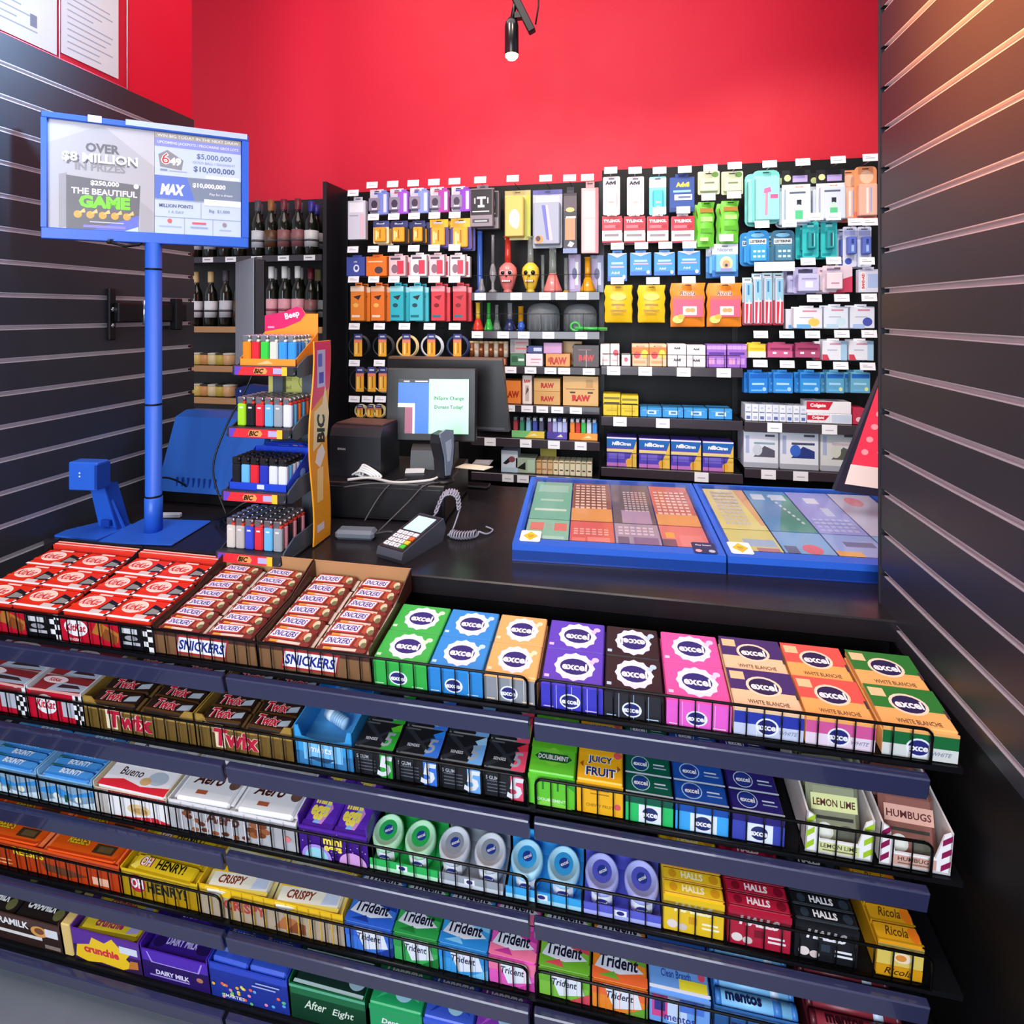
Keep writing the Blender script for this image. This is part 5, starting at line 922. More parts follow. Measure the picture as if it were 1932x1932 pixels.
def hang(fn, x0, y0, x1, y1, kind, col, spec, what, name, cat, n=1, tagp=None, th=.012, dx=.0, grp=None, rz=0, place='', hk=True):
    a, b = fn(x0, y0), fn(x1, y1); (xa, za), (xb, zb) = onY(*a, YG), onY(*b, YG); w, h = xb - xa, za - zb; xm = (xa + xb) / 2
    src = None
    for q in range(n):
        lab = '%s%s' % (what, (', front of its hook' if q == 0 else ', behind the front one') if n > 1 else '')
        if n > 2 and q: lab = '%s, %s behind on its hook' % (what, ORD[q - 1])
        loc = (xm + dx * q, YG + (th + .006) * q, zb - (.004 * q)); rot = (0, 0, rz)
        if src is not None:
            o = src.copy(); COL.objects.link(o); o.location = loc; o['label'] = lab
            if src.children:
                for c in list(src.children): d = c.copy(); COL.objects.link(d); d.parent = o
            continue
        m = MB(); f = front((-w / 2, 0, 0)); hole = [(w / 2 - .012, h - .012), (w / 2 + .012, h - .012), (w / 2 + .012, h - .008), (w / 2 - .012, h - .008)]
        def rr(x0, y0, x1, y1, r):
            o = []
            for cx, cy, a0 in ((x1 - r, y1 - r, 0), (x0 + r, y1 - r, 90), (x0 + r, y0 + r, 180), (x1 - r, y0 + r, 270)):
                for k in range(4): an = math.radians(a0 + 30 * k); o.append((cx + r * math.cos(an), cy + r * math.sin(an)))
            return o
        g = grp or name.replace('_', ' ') + 's on the back wall'
        if kind == 'box':
            m.box((-w / 2, 0, 0), (w / 2, th, h * .9), col, .002); m.slab(FR((-w / 2, th * .6, 0), (1, 0, 0), (0, 0, 1)), [(w * .25, h * .88), (w * .75, h * .88), (w * .75, h), (w * .25, h)], .001, col)
            m.pg(f, hole, '101014', -int(th * .6 / .00005) + 12); m.deco(f, w, h * .9, spec); src = solo(m, name, cat, lab, loc, rot, g)
        elif kind == 'bag':
            N = 6; vs = []; fs = []
            for sgn in (-1, 1):
                for j in range(N + 1):
                    for i in range(N + 1):
                        u, v = i / N, j / N; bul = (math.sin(math.pi * u) * math.sin(math.pi * v)) ** .5 * th * .5
                        vs.append((-w / 2 + w * u + (.004 * math.sin(v * 20) if i in (0, N) else 0), th / 2 + sgn * (bul + .0006), h * v))
            n1 = (N + 1) ** 2
            for j in range(N):
                for i in range(N):
                    k = j * (N + 1) + i; fs.append((k, k + 1, k + N + 2, k + N + 1)); fs.append((n1 + k, n1 + k + N + 1, n1 + k + N + 2, n1 + k + 1))
            m.add(vs, fs, col, True); fd = front((-w / 2, -.0014, 0))
            m.deco(fd, w, h, spec); m.pg(fd, hole, '101014', 9); src = solo(m, name, cat, lab, loc, rot, g)
        else:
            r = {'card': .006, 'round': w * .22}.get(kind, .006)
            t = thing(name, cat, lab, loc, rot, g)
            m.slab(FR((-w / 2, th, 0), (1, 0, 0), (0, 0, 1)), rr(0, 0, w, h, min(r, h * .3)), .0012, col); fb = FR((-w / 2, th, 0), (1, 0, 0), (0, 0, 1)); m.deco(fb, w, h, spec[0]); m.pg(fb, hole, '101014', 6); P('backing_card', m, t)
            x0_, y0_, x1_, y1_, bc, bs = spec[1]; k = MB(); k.box((-w / 2 + w * x0_, .001, h * y0_), (-w / 2 + w * x1_, th - .0008, h * y1_), bc, .004); k.deco(front((-w / 2 + w * x0_ + .004, .001, h * y0_ + .004)), w * (x1_ - x0_) - .008, h * (y1_ - y0_) - .008, bs); P('blister', k, t); src = t
    if tagp and hk: hook(*fn(*tagp), 'above the ' + (place or what))
    return xm
# ---- bay 1: phone cables and small electronics
OL = ['leftmost', 'second from left', 'third from left', 'fourth from left', 'fifth from left', 'sixth from left']
hang(A3, 62, 275, 190, 585, 'box', 'd8d8e4', [('q', .1, .7, .9, .95, 'f4f4f8'), ('q', .7, .05, .95, .65, 'e8c4d0'), ('q', .1, .6, .6, .63, 'a8a8b8')], 'tall white boxed cable at the left end of the top row', 'boxed_cable', 'boxed cable', tagp=(102, 248), th=.03, place='tall white boxed cable')
for k, x in enumerate((205, 352, 500, 648, 805)):
    y = 215 - 6 * k
    hang(A3, x, y, x + 100, y + 178, 'card', 'cfcbdc', ([('q', 0, .55, 1, 1, 'e8e4ec'), ('q', .3, .8, .7, .88, ['5a6ac8', 'c85a6a'][k % 2])], (.06, .08, .94, .62, '8a8298', [('e', .5, .5, .3, .35, '3a3448'), ('q', .25, .05, .75, .18, 'e4e0ec')])), 'grey and violet earphone blister, %s in the upper row' % OL[k], 'earphone_pack', 'earphones', 1, (240 + 150 * k, 190 - 7 * k), th=.03, place='%s earphone blister' % OL[k])
    hang(A3, x + 70, y + 10, x + 150, y + 190, 'box', ['7c8cd8', 'a05cd0', '8a9ce0', 'b04ca8', '8c4cc0'][k], [('q', .6, .1, .9, .9, 'e0d8f4')], 'violet earphone box behind the %s earphone blister' % OL[k], 'earphone_box', 'earphones', th=.02, rz=-.15)
for k, (x0, y0, x1, y1) in enumerate(((235, 448, 350, 612), (368, 448, 488, 612), (522, 446, 615, 610), (650, 438, 785, 640), (805, 430, 955, 655))):
    sp = ([('q', 0, .72, 1, 1, ['48508c', '3c4478', '3c4478', 'f0b830', 'f0b830'][k]), ('q', .2, .85, .7, .92, 'd8dcec')], (.14, .06, .86, .7, 'f0a830', [('q', .1, .1, .25, .8, 'f8e8a0'), ('q', .5, .2, .62, .9, 'b06a18'), ('q', .3, .3, .4, .7, 'fff0c0')]))
    hang(A3, x0, y0, x1, y1, 'card', ['f2e4b8', '2a2428', '2a2428', '4a4494', '4a4494'][k], sp, 'yellow charger pack, %s in the second row' % OL[k], 'charger_pack', 'charger', 2, (250 + 148 * k, 424 - 4 * k), th=.02, dx=.012, place='%s yellow charger pack' % OL[k])
for k, (x0, y0, x1, y1, c) in enumerate(((52, 700, 185, 852, '4656a8'), (195, 695, 345, 852, 'f07a2c'), (362, 690, 482, 852, 'e4c4c8'), (520, 682, 636, 852, 'eee4e8'), (655, 682, 765, 852, 'e8ccd0'), (808, 682, 915, 852, 'f0e4e6'))):
    sp = [('t', 'usb', .5, .75, .1, 'e8ecf8', {'w': .5}), ('e', .55, .4, .16, .2, 'f0f2fa'), ('e', .55, .42, .09, .11, '3c4c9c')] if k == 0 else [('e', .62, .3, .2, .18, '50404a'), ('q', .1, .7, .8, .76, 'fbd0a0')] if k == 1 else [('q', .5, .1, .9, .75, 'd43c54'), ('e', .35, .35, .2, .22, '8a6a78'), ('q', .1, .8, .7, .9, '5a4a5a')]
    hang(A3, x0, y0, x1, y1, 'box', c, sp, '%s adapter box, %s in the third row' % (['blue', 'orange', 'pink and red', 'white and red', 'rose and red', 'pale and red'][k], OL[k]), 'adapter_box', 'adapter', 2, (100 + 148 * k, 660 - 3 * k), th=.03, dx=.014, place='%s adapter box' % ['blue', 'orange', 'pink and red', 'white and red', 'rose and red', 'pale and red'][k])
for k, (x, c, nm) in enumerate(((82, 'f08a34', 'pale-topped orange'), (230, 'ee7c30', 'deep orange'), (370, '34b4c4', 'teal'), (512, '48bccc', 'light teal'), (670, 'd8404c', 'red'), (828, 'c8303c', 'dark red'))):
    hang(A3, x, 900, x + 98, 1180, 'box', c, [('q', 0, .85, 1, 1, ['f6e0c8', 'f0c0a0', 'a0e0e8', 'a8e4ec', 'f0a0a8', 'e89098'][k]), ('p', [(.2, .7), (.8, .75), (.6, .6)], '3a2a2c' if k < 4 else '8a1420'), ('e', .4, .45, .2, .06, 'f8c060' if k < 2 else '20505c' if k < 4 else '7a1018'), ('q', .1, .1, .7, .17, 'fbe0c8' if k < 2 else '1a7080')], 'tall %s cable box in the fourth row' % nm, 'cable_box', 'cable box', 2, (105 + 147 * k, 878), th=.028, dx=.016, place='tall %s cable box' % nm)
def ring(fn, x0, y0, x1, y1, rcol, what, tagp):
    a, b = fn(x0, y0), fn(x1, y1); (xa, za), (xb, zb) = onY(*a, YG), onY(*b, YG); w, h = xb - xa, za - zb
    t = thing('looped_cable', 'cable', what, ((xa + xb) / 2, YG, zb), group='looped cables on the back wall')
    m = MB(); m.slab(front((-w / 2, .004, 0)), [(0, 0), (w, 0), (w, h), (0, h)], .0015, 'f0ac34'); m.deco(front((-w / 2, .004, 0)), w, h, [('q', 0, .75, 1, 1, '40488c'), ('q', .2, .1, .35, .6, 'fbe49c'), ('q', .55, .15, .65, .65, '8a5410'), ('q', .2, .85, .8, .92, 'd8dcec'), ('q', 0, .62, 1, .74, 'f08a70')]); P('card', m, t)
    m = MB(); R_ = h * .46
    for q in range(3): m.tube([(math.cos(an) * (R_ + .003 * q), .012 + .004 * q, h * .44 + math.sin(an) * (R_ + .002 * q)) for an in [6.2832 * z / 26 for z in range(26)]], .0035, rcol, 6, True)
    P('cable_loop', m, t)
    if tagp: hook(*fn(*tagp), 'above the ' + what.split(' with')[0])
for k, (x, c, nm) in enumerate(((105, '1c1c20', 'black'), (283, '2a2a30', 'charcoal'), (458, 'e4c88c', 'cream'), (640, 'd8dce4', 'white'), (830, '34406c', 'navy'))):
    ring(A3, x, 1275, x + 58, 1440, c, '%s looped cable with yellow card in the fifth row' % nm, (110 + 183 * k, 1220))
for k, (x, c, nm) in enumerate(((118, '20202a', 'lower black'), (205, '4a4630', 'lower olive'), (285, 'd8c8b8', 'lower pale'))):
    ring(A5, x, 165, x + 58, 345, c, '%s looped cable with yellow card above the printer' % nm, (110 + 183 * k, 135) if k < 2 else None)
for k in (2, 3, 4): hook(*A5(470 + 185 * (k - 2), 138), 'in the empty row behind the small screen, %s' % ['left', 'middle', 'right'][k - 2])
for k in range(3): hook(*A5(110 + 95 * k, 398), 'in the low row above the printer, %s' % ['left', 'middle', 'right'][k])
for k, x in enumerate((125, 200, 260)):
    ring(A5, x, 440, x + 45, 530, 'e8dca8', 'yellow cable end hanging above the printer, %s of three' % ['left', 'middle', 'right'][k], None)
# ---- bay 2 top row
hang(A3, 955, 185, 1118, 490, 'box', '8a8088', [('q', .03, .3, .97, .97, '1c1a1e'), ('q', .3, .72, .7, .78, 'e8e4e8'), ('q', .34, .5, .64, .56, 'e8e4e8'), ('q', .45, .56, .55, .72, 'd8d4d8'), ('q', .18, .6, .24, .75, 'c8c4c8'), ('q', .76, .6, .82, .75, 'c8c4c8'), ('q', .1, .38, .85, .41, 'd0ccd0'), ('q', .1, .1, .85, .2, '4a444c'), ('q', .2, .13, .75, .16, 'e0dce0')], 'black and grey boxed vaporizer with white symbol', 'vaporizer_box', 'boxed device', 2, (1028, 152), th=.04, dx=.018, place='black and grey vaporizer box')
hang(A3, 1195, 220, 1385, 580, 'card', 'd8c478', ([('q', 0, .9, 1, 1, 'b8a868'), ('q', .8, .0, 1, .9, 'b0b438')], (.08, .05, .78, .85, 'd0b458', [('e', .5, .45, .32, .24, 'f8e8e4'), ('e', .6, .3, .18, .12, 'fbf0ee')])), 'yellow pack with pale egg-shaped item', 'novelty_pack', 'hanging pack', 1, (1265, 142), th=.04, place='yellow pack with the egg')
hang(A3, 1402, 215, 1620, 640, 'card', 'a8acb8', ([('q', 0, .92, 1, 1, '5a58a0'), ('q', .1, .78, .9, .9, 'c4c8d4')], (.06, .05, .94, .76, '9ca2b4', [('p', [(.5, .1), (.66, .06), (.45, .95), (.3, .95)], '6468b8'), ('p', [(.62, .06), (.76, .08), (.55, .95), (.46, .95)], 'd0b8d8'), ('e', .2, .1, .18, .1, 'e08a3c'), ('e', .16, .12, .1, .07, '3a2420')])), 'grey pack with a long violet pen inside', 'pen_pack', 'hanging pack', 1, (1505, 140), th=.04, place='grey pack with violet pen')
hang(A3, 1632, 200, 1735, 685, 'box', '2e2830', [('q', .05, .7, .95, .95, '5a4c50'), ('e', .5, .72, .3, .04, 'e8b870'), ('q', .15, .22, .85, .58, 'ec8a60'), ('q', .2, .58, .9, .61, 'e8e0dc'), ('q', 0, 0, 1, .08, '7c8cb8'), ('p', [(.3, .12), (.6, .1), (.8, .16), (.5, .2)], 'e8e8f0')], 'slim dark torch lighter pack with orange window', 'torch_lighter_pack', 'hanging pack', 1, (1680, 138), th=.03, place='slim dark pack')
hang(A3, 1765, 160, 1890, 685, 'box', 'f2b4b4', [('q', .15, .55, .8, .95, 'f8d0cc'), ('q', .2, .05, .75, .52, 'fbeee6'), ('q', .82, .0, 1, 1, 'e07a80')], 'tall pink and white hanging pack beside the tablets', 'boxed_pipe', 'hanging pack', 1, (1810, 134), th=.03, place='tall pink pack')
# ---- glass on bay 2 shelves
mk('glass_blue', '4a7ae0', .08, trans=.5, coat=.4); mk('glass_grey', 'b8b8bc', .1, trans=.6, coat=.4); mk('glass_clear', 'dfeae4', .05, trans=.8, ior=1.3); mk('glass_amber', 'f0a818', .12, trans=.25, coat=.4)
mk('glass_green', '40c850', .1, trans=.3, coat=.4); mk('glass_red', 'e04030', .12, trans=.25, coat=.4); mk('glass_navy', '2a3a6c', .1, trans=.3, coat=.4); mk('glass_skin', 'f0c840', .2, coat=.5); mk('glass_rose', 'e87c78', .2, coat=.5); mk('glass_violet', 'a880c0', .12, trans=.4); mk('dome', 'c8d0d4', .06, trans=.75, ior=1.15)
def glass(x0, y0, x1, y1, prof, mats, lab, b=1, k=0, extra=None, dy=.05, name='glass_pipe', cat='glass pipe'):
    (xa, za), (xb, zb) = onY(*A7(x0, y0), YG + dy), onY(*A7(x1, y1), YG + dy); w, z = xb - xa, shz(b, k) + .0006; h = max(.03, za - z)
    t = thing(name, cat, lab, ((xa + xb) / 2, YG + dy, z), group='glass pipes on the back wall')
    lo, hi = [p for p in prof if p[1] <= mats[2] + 1e-6], [p for p in prof if p[1] >= mats[2] - 1e-6]
    if len(lo) > 1: m = MB(); m.lathe([(r * w / 2, q * h) for r, q in lo], mats[0], 20); extra and extra(m, w, h); P('glass_base', m, t)
    if len(hi) > 1: m = MB(); m.lathe([(r * w / 2, q * h) for r, q in hi], mats[1], 20); P('glass_neck', m, t)
    return t
TUBE = [(1, 0), (1, .03), (.55, .06), (.55, .12), (.55, .97), (.62, .98), (.62, 1)]
BEAK = [(1, 0), (1, .06), (.75, .2), (.4, .42), (.38, .6), (.38, .97), (.46, .98), (.46, 1)]
SKUL = [(.45, 0), (.5, .02), (.42, .05), (.6, .08), (.72, .14), (.8, .2), (.98, .3), (1, .36), (.92, .44), (.6, .5), (.36, .53), (.33, .7), (.33, .97), (.45, .975), (.45, 1)]
def skull(c1, c2):
    def f(m, w, h):
        y = -w * .5
        for s in (-1, 1):
            m.lathe([(0, -.001), (w * .12, 0), (w * .09, .004)], '1a1210', 14, (s * w * .18, 0)) if False else None
            m.T = Matrix.Translation((s * w * .19, -w * .44, h * .345)) @ Matrix.Rotation(math.pi / 2, 4, 'X') @ Matrix.Scale(1, 4)
            m.lathe([(w * .13, -.006), (w * .13, .002), (.0, .004)], c1, 16)
            m.lathe([(w * .11, .003), (w * .1, .005), (.0, .006)], '16100e', 12)
        m.T = Matrix.Translation((0, -w * .49, h * .285)) @ Matrix.Rotation(math.pi / 2, 4, 'X'); m.lathe([(w * .075, -.006), (w * .065, .003), (0, .004)], '16100e', 3)
        m.T = Matrix.Translation((0, -w * .40, h * .2)); m.box((-w * .25, -.006, -.006), (w * .25, .01, .006), c2, .003)
        for q in range(5): m.box((-w * .22 + w * .09 * q, -.0075, -.004), (-w * .16 + w * .09 * q, -.005, .004), 'f4f0e8')
        m.T = None
    return f
glass(120, 120, 245, 930, TUBE, ('glass_blue', 'glass_blue', .06), 'tall blue glass tube at the left of the top pipe shelf')
glass(290, 170, 425, 930, [(.8, 0), (.8, .03), (.3, .06), (.3, .18), (.6, .26), (.7, .34), (.5, .44), (.3, .5), (.3, .97), (.36, 1)], ('glass_grey', 'glass_grey', .5), 'grey bulbed glass pipe beside the red skull pipe')
glass(437, 190, 685, 930, SKUL, ('glass_rose', 'glass_red', .53), 'red skull-shaped glass pipe with white eyes', extra=skull('f4f0ee', 'a83848'))
glass(748, 190, 985, 930, SKUL, ('glass_skin', 'glass_clear', .53), 'yellow skull-shaped glass pipe with black eye sockets', extra=skull('16100e', 'a8641c'))
glass(990, 440, 1070, 930, TUBE, ('glass_clear', 'glass_clear', .06), 'narrow clear glass tube behind the yellow skull pipe', dy=.1)
glass(1040, 340, 1290, 930, BEAK, ('glass_rose', 'glass_clear', .42), 'clear beaker glass pipe with reddish base')
glass(1300, 480, 1390, 930, TUBE, ('glass_amber', 'glass_clear', .06), 'amber and clear glass tube beside the violet packs', dy=.09)
glass(1535, 470, 1745, 930, BEAK, ('glass_amber', 'glass_amber', .42), 'solid yellow beaker glass pipe at the shelf end')
glass(150, 760, 260, 930, [(.7, 0), (.9, .2), (.5, .6), (.4, 1)], ('glass_grey', 'glass_grey', .0), 'small grey glass bowl in front of the blue tube', dy=.03)
for k, (x0, x1, y0, c, lb) in enumerate(((1375, 1545, 430, 'a898c4', 'violet boxed glass pipe on the top pipe shelf'), (1670, 1855, 440, '8c94b8', 'grey-blue hanging pack behind the yellow beaker'))):
    (xa, za), (xb, zb) = onY(*A7(x0, y0), YG + .12), onY(*A7(x1, 930), YG + .12); z = shz(1, 0) + .0006; m = MB(); m.box((0, 0, 0), (xb - xa, .03, za - z), c, .002); m.deco(front(), xb - xa, za - z, [('q', .1, .1, .5, .9, 'c4b4dc'), ('q', .55, .2, .8, .8, 'dcecdc' if k == 0 else 'd8e0f8'), ('e', .5, .5, .2, .15, '5a5488')]); solo(m, 'boxed_pipe', 'boxed pipe', lb, (xa, YG + .12, z))
glass(80, 1080, 235, 1430, BEAK, ('glass_red', 'glass_skin', .42), 'small red and yellow beaker pipe on the second pipe shelf', k=1)
glass(240, 1085, 365, 1430, BEAK, ('glass_green', 'glass_green', .42), 'small green beaker pipe on the second pipe shelf', k=1)
glass(350, 1110, 470, 1430, BEAK, ('glass_clear', 'glass_clear', .42), 'small clear beaker pipe on the second pipe shelf', k=1, dy=.09)
glass(505, 1085, 670, 1430, BEAK, ('glass_navy', 'glass_grey', .42), 'small navy beaker pipe on the second pipe shelf', k=1)
glass(670, 1130, 800, 1430, TUBE, ('glass_grey', 'glass_amber', .06), 'small brownish glass tube beside the clear domes', k=1, dy=.08)
glass(690, 1330, 790, 1430, [(.8, 0), (1, .5), (.5, 1)], ('glass_blue', 'glass_blue', 0), 'tiny pale blue glass bowl on the second pipe shelf', k=1, dy=.03)
DOME = [(1, 0), (1, .6), (.95, .75), (.8, .88), (.5, .97), (0, 1)]
glass(815, 1080, 1260, 1430, DOME, ('dome', 'dome', 1), 'left clear plastic dome holding small pipes', k=1, dy=.09, name='clear_dome', cat='clear dome')
glass(1310, 1090, 1760, 1430, DOME, ('dome', 'dome', 1), 'right clear plastic dome holding small pipes', k=1, dy=.09, name='clear_dome', cat='clear dome')
for q in range(6): glass(860 + 62 * q, 1230, 900 + 62 * q, 1430, [(1, 0), (.6, .3), (.5, 1)], (['glass_grey', 'glass_clear'][q % 2],) * 2 + (0,), 'small glass pipe inside the left dome, %s from the left' % ORD[q], k=1, dy=.085)
for q in range(6): glass(1390 + 58 * q, 1210, 1425 + 58 * q, 1430, [(1, 0), (.6, .3), (.5, 1)], (['glass_grey', 'glass_clear'][q % 2],) * 2 + (0,), 'small glass pipe inside the right dome, %s from the left' % ORD[q], k=1, dy=.085)
m = MB(); m.tube([(0, 0, .012), (.14, 0, .010)], .008, 'glass_green', 10); m.tube([(.02 * math.cos(a), 0, .02 + .018 * math.sin(a)) for a in [6.2832 * q / 14 for q in range(14)]], .006, 'glass_green', 8, True); x, z = onY(*A7(1470, 1400), YG + .02); solo(m, 'glass_pipe', 'glass pipe', 'bright green glass pipe lying at the right of the second pipe shelf', (x, YG + .016, shz(1, 1) + .001))
# ---- boxes standing on shelves
def stand(fn, x0, y0, x1, bk, col, spec, lab, name='product_box', cat='box', d=.08, dy=.012, y1=None, grp=None, side=None, z=None):
    b, k = bk; zz = shz(b, k) + .0008 if z is None else z
    (xa, za) = onY(*fn(x0, y0), YG + dy); xb = xY(fn(x1, 0)[0], YG + dy); h = max(.02, za - zz); w = xb - xa - .0012
    m = MB(); m.box((-w / 2, 0, 0), (w / 2, d, h), side or col, .0012); m.q(front((-w / 2, 0, 0)), .0012, .0012, w - .0012, h - .0012, col, 1); m.deco(front((-w / 2, 0, 0)), w, h, spec, 2)
    o = solo(m, name, cat, lab, ((xa + xb) / 2, YG + dy, zz), (0, 0, 0), grp or 'boxes on the back wall shelves'); return zz + h
# shelf 3
(xa, za) = onY(*A7(20, 1560), YG + .012); z = shz(1, 2) + .0008; xb = xY(A7(550, 0)[0], YG + .012); w = xb - xa; m = MB(); m.box((0, 0, 0), (w, .06, .035), '3a2018', .001); m.box((0, .055, 0), (w, .06, .085), '2a1810'); m.deco(front(), w, .035, [('q', .0, .1, .14, .9, 'f0703c'), ('t', 'OCB', .5, .5, .5, 'f4e8d0', {'w': .3, 'bold': .05}), ('q', .74, .1, .96, .9, 'e87848')]); solo(m, 'paper_tube_display', 'display box', 'brown rolling tube display with orange squares, third pipe shelf', (xa, YG + .012, z))
for q in range(8):
    m = MB(); m.tube([(0, 0, 0), (0, 0, .062)], .0115, ['8a4a24', 'e8dcc8'][q % 2], 14); m.tube([(0, 0, .062), (0, 0, .072)], .012, 'd8b888', 14); m.el(front((0, -.012, .035)), 0, 0, .006, .006, 'f0b070'); solo(m, 'paper_tube', 'paper tube', '%s paper tube, %s from the left in the brown display' % (['brown', 'cream'][q % 2], ORD[q]), (xa + w * (q + .5) / 8, YG + .042 - .0, z + .0358), group='paper tubes')
zt1 = stand(A7, 590, 1770, 790, (1, 2), '4a7c5c', [('q', .1, .3, .5, .8, '2e5c40'), ('q', .55, .4, .95, .6, 'd8e8dc')], 'green cigarette paper box at the bottom, third pipe shelf')
stand(A7, 590, 1570, 840, (1, 2), 'a8a0a0', [('q', .3, .7, .95, .8, 'c85a58'), ('q', .3, .3, .95, .4, 'c85a58'), ('q', .05, .1, .25, .9, '8a8488')], 'grey and red box stacked on the green box', z=zt1 + .0008)
zt1 = stand(A7, 800, 1770, 1030, (1, 2), 'e8e0e8', [('q', .3, .5, .9, .6, 'd08c98'), ('q', .3, .25, .8, .32, 'd8a0a8')], 'white cigarette paper box, third pipe shelf')
stand(A7, 805, 1660, 1030, (1, 2), '2c3468', [('q', .45, .3, .95, .75, 'c8ccf0'), ('q', .05, .2, .4, .8, '3c4c8c')], 'dark blue box stacked on the white box', z=zt1 + .0008)
RW = lambda c='b8281c', y=.45, h=.34, wd=.7: ('t', 'RAW', .52, y, h, c, {'w': wd, 'bold': .06})
zt1 = stand(A7, 1070, 1770, 1400, (1, 2), 'e0964c', [RW(h=.6), ('e', .14, .5, .06, .18, 'b05a2c')], 'orange-tan paper box with red lettering, third pipe shelf')
zt1 = stand(A7, 1040, 1620, 1290, (1, 2), 'b888b4', [('q', .05, .1, .95, .9, 'c898c4')], 'pinkish violet flat box stacked on the orange-tan box', z=zt1 + .0008)
stand(A7, 1300, 1600, 1560, (1, 2), 'c89a58', [RW(h=.3, y=.3), ('q', .5, .7, .6, .8, '5a2a1c')], 'tan paper box standing behind the violet flat box', dy=.095, d=.06)
stand(A7, 1440, 1650, 1790, (1, 2), '4c4444', [RW('c83a34', .4, .3, .6), ('q', .5, 0, .52, .8, 'c8c0c0'), ('q', .2, .75, .7, .8, '8c6464')], 'dark grey paper box with red lettering, third pipe shelf end')
# shelf 4
stand(A5, 1185, 260, 1325, (1, 3), 'e8863c', [RW('a8341c', .4, .3, .8)], 'orange pre-rolled cone box with red lettering, fourth pipe shelf')
stand(A5, 1335, 225, 1405, (1, 3), 'f0e4dc', [RW('c8342c', .8, .12, .7), ('q', .3, .1, .7, .65, 'c8b8b0'), ('p', [(.3, .3), (.7, .5), (.5, .6)], '6a4a44')], 'narrow white and red paper box, fourth pipe shelf')
zt1 = stand(A5, 1418, 340, 1612, (1, 3), 'd4a460', [RW(y=.45, h=.4, wd=.5)], 'lower tan paper box of the pair, fourth pipe shelf')
stand(A5, 1418, 245, 1612, (1, 3), 'd8aa68', [RW(y=.45, h=.4, wd=.5)], 'upper tan paper box of the pair, fourth pipe shelf', z=zt1 + .0006)
stand(A5, 1630, 230, 1890, (1, 3), 'd8ac6a', [('t', 'RAW', .52, .26, .22, 'c0241c', {'w': .62, 'bold': .08}), ('q', .08, .55, .9, .58, '8a6434'), ('q', .2, .42, .35, .48, '3a2414'), ('q', .7, .42, .85, .48, '3a2414'), ('q', .65, .62, .85, .9, 'c09454')], 'large tan paper box with red lettering at shelf end')
# shelf 5 lighter trays
def ltray(x0, x1, c, c2, lab, lcs):
    xa, xb = xY(A5(x0, 0)[0], YG + .012), xY(A5(x1, 0)[0], YG + .012); w = xb - xa; z = shz(1, 4) + .0008; m = MB(); m.box((0, 0, 0), (w, .07, .022), c); m.box((0, 0, .022), (w, .002, .03), c); m.deco(front(), w, .03, [('p', [(.4, 0), (1, 0), (1, 1), (.6, 1)], c2), ('p', [(.5, .3), (.7, .7), (.8, .3)], 'f8e8b0')]); solo(m, 'lighter_carton', 'carton', lab, (xa, YG + .012, z))
    for q, lc in enumerate(lcs):
        for j in (0, 1):
            m = MB(); m.box((-.01, -.006, 0), (.01, .006, .05), lc, .002); m.box((-.009, -.005, .05), (.006, .005, .066), 'steel' if lc != 'c8d0f0' else '3a3a8c', .001); m.tube([(.006, -.003, .06), (.006, .003, .06)], .004, '4a4a50', 8)
            solo(m, 'lighter', 'lighter', '%s lighter, %s row, %s from left in the %s' % ({'a83c44': 'dark red', '3a8c6c': 'green', '8cc0e0': 'pale blue', '4050b0': 'blue', '50506c': 'slate', 'b0b4e8': 'lilac', 'c8d0f0': 'pale lilac', 'f08a2c': 'orange', 'd0342c': 'red', '3cc050': 'bright green', 'c8dce8': 'clear', '3a8ae0': 'azure', '6a4a80': 'plum'}[lc], ['front', 'back'][j], ORD[q], lab.split(',')[0]), (xa + w * (q + .5) / len(lcs), YG + .03 + .025 * j, z + .0226), group='lighters on the back wall')
ltray(1258, 1495, '78c47c', 'e8c84c', 'green and yellow lighter carton, fifth pipe shelf', ['a83c44', '3a8c6c', '8cc0e0', '4050b0', '50506c'])
ltray(1515, 1660, '4a3c9c', '5c4cb8', 'purple lighter carton, fifth pipe shelf', ['6a4a80', 'b0b4e8', 'c8d0f0', 'b0b4e8'])
ltray(1678, 1882, 'f08c34', 'f4a850', 'orange lighter carton, fifth pipe shelf', ['f08a2c', 'd0342c', '3cc050', 'c8dce8', '3a8ae0'])
# shelf 6
stand(A5, 1180, 770, 1302, (1, 5), 'd4e0ec', [('p', [(.1, .4), (.5, .7), (.6, .5), (.3, .35)], '2a2430'), ('e', .65, .6, .2, .14, '8a4a54'), ('q', 0, 0, 1, .22, 'b8d0e0')], 'pale blue box with dark figure shape on the lowest pipe shelf')
stand(A5, 1285, 825, 1432, (1, 5), 'a8b8a4', [('p', [(.05, .3), (.5, .75), (.5, .2)], '1c201c'), ('q', .6, .1, .95, .9, 'b8d4b8')], 'greyish green box on the lowest pipe shelf')
for q in range(10):
    stand(A5, 1436 + 41 * q, 845 + 1.5 * q, 1475 + 41 * q, (1, 5), ['dcb07c', 'e0c49c', 'd8b888', 'ecdcb8', 'f0e4c4', 'dcd8b4', 'e4dcb8', 'ece4c8', 'd8d4b4', 'e8e0c4'][q], [('t', 'RAW', .5, .35, .14, 'a83a24', {'w': .8, 'bold': .05}) if q < 3 else ('q', .2, .3, .8, .4, '5a4a3c'), ('q', .1, .85, .9, .95, '8c7450')], 'narrow tan paper box, %s from left on the lowest pipe shelf' % ORD[q], name='rolling_paper_box', grp='rolling paper boxes')
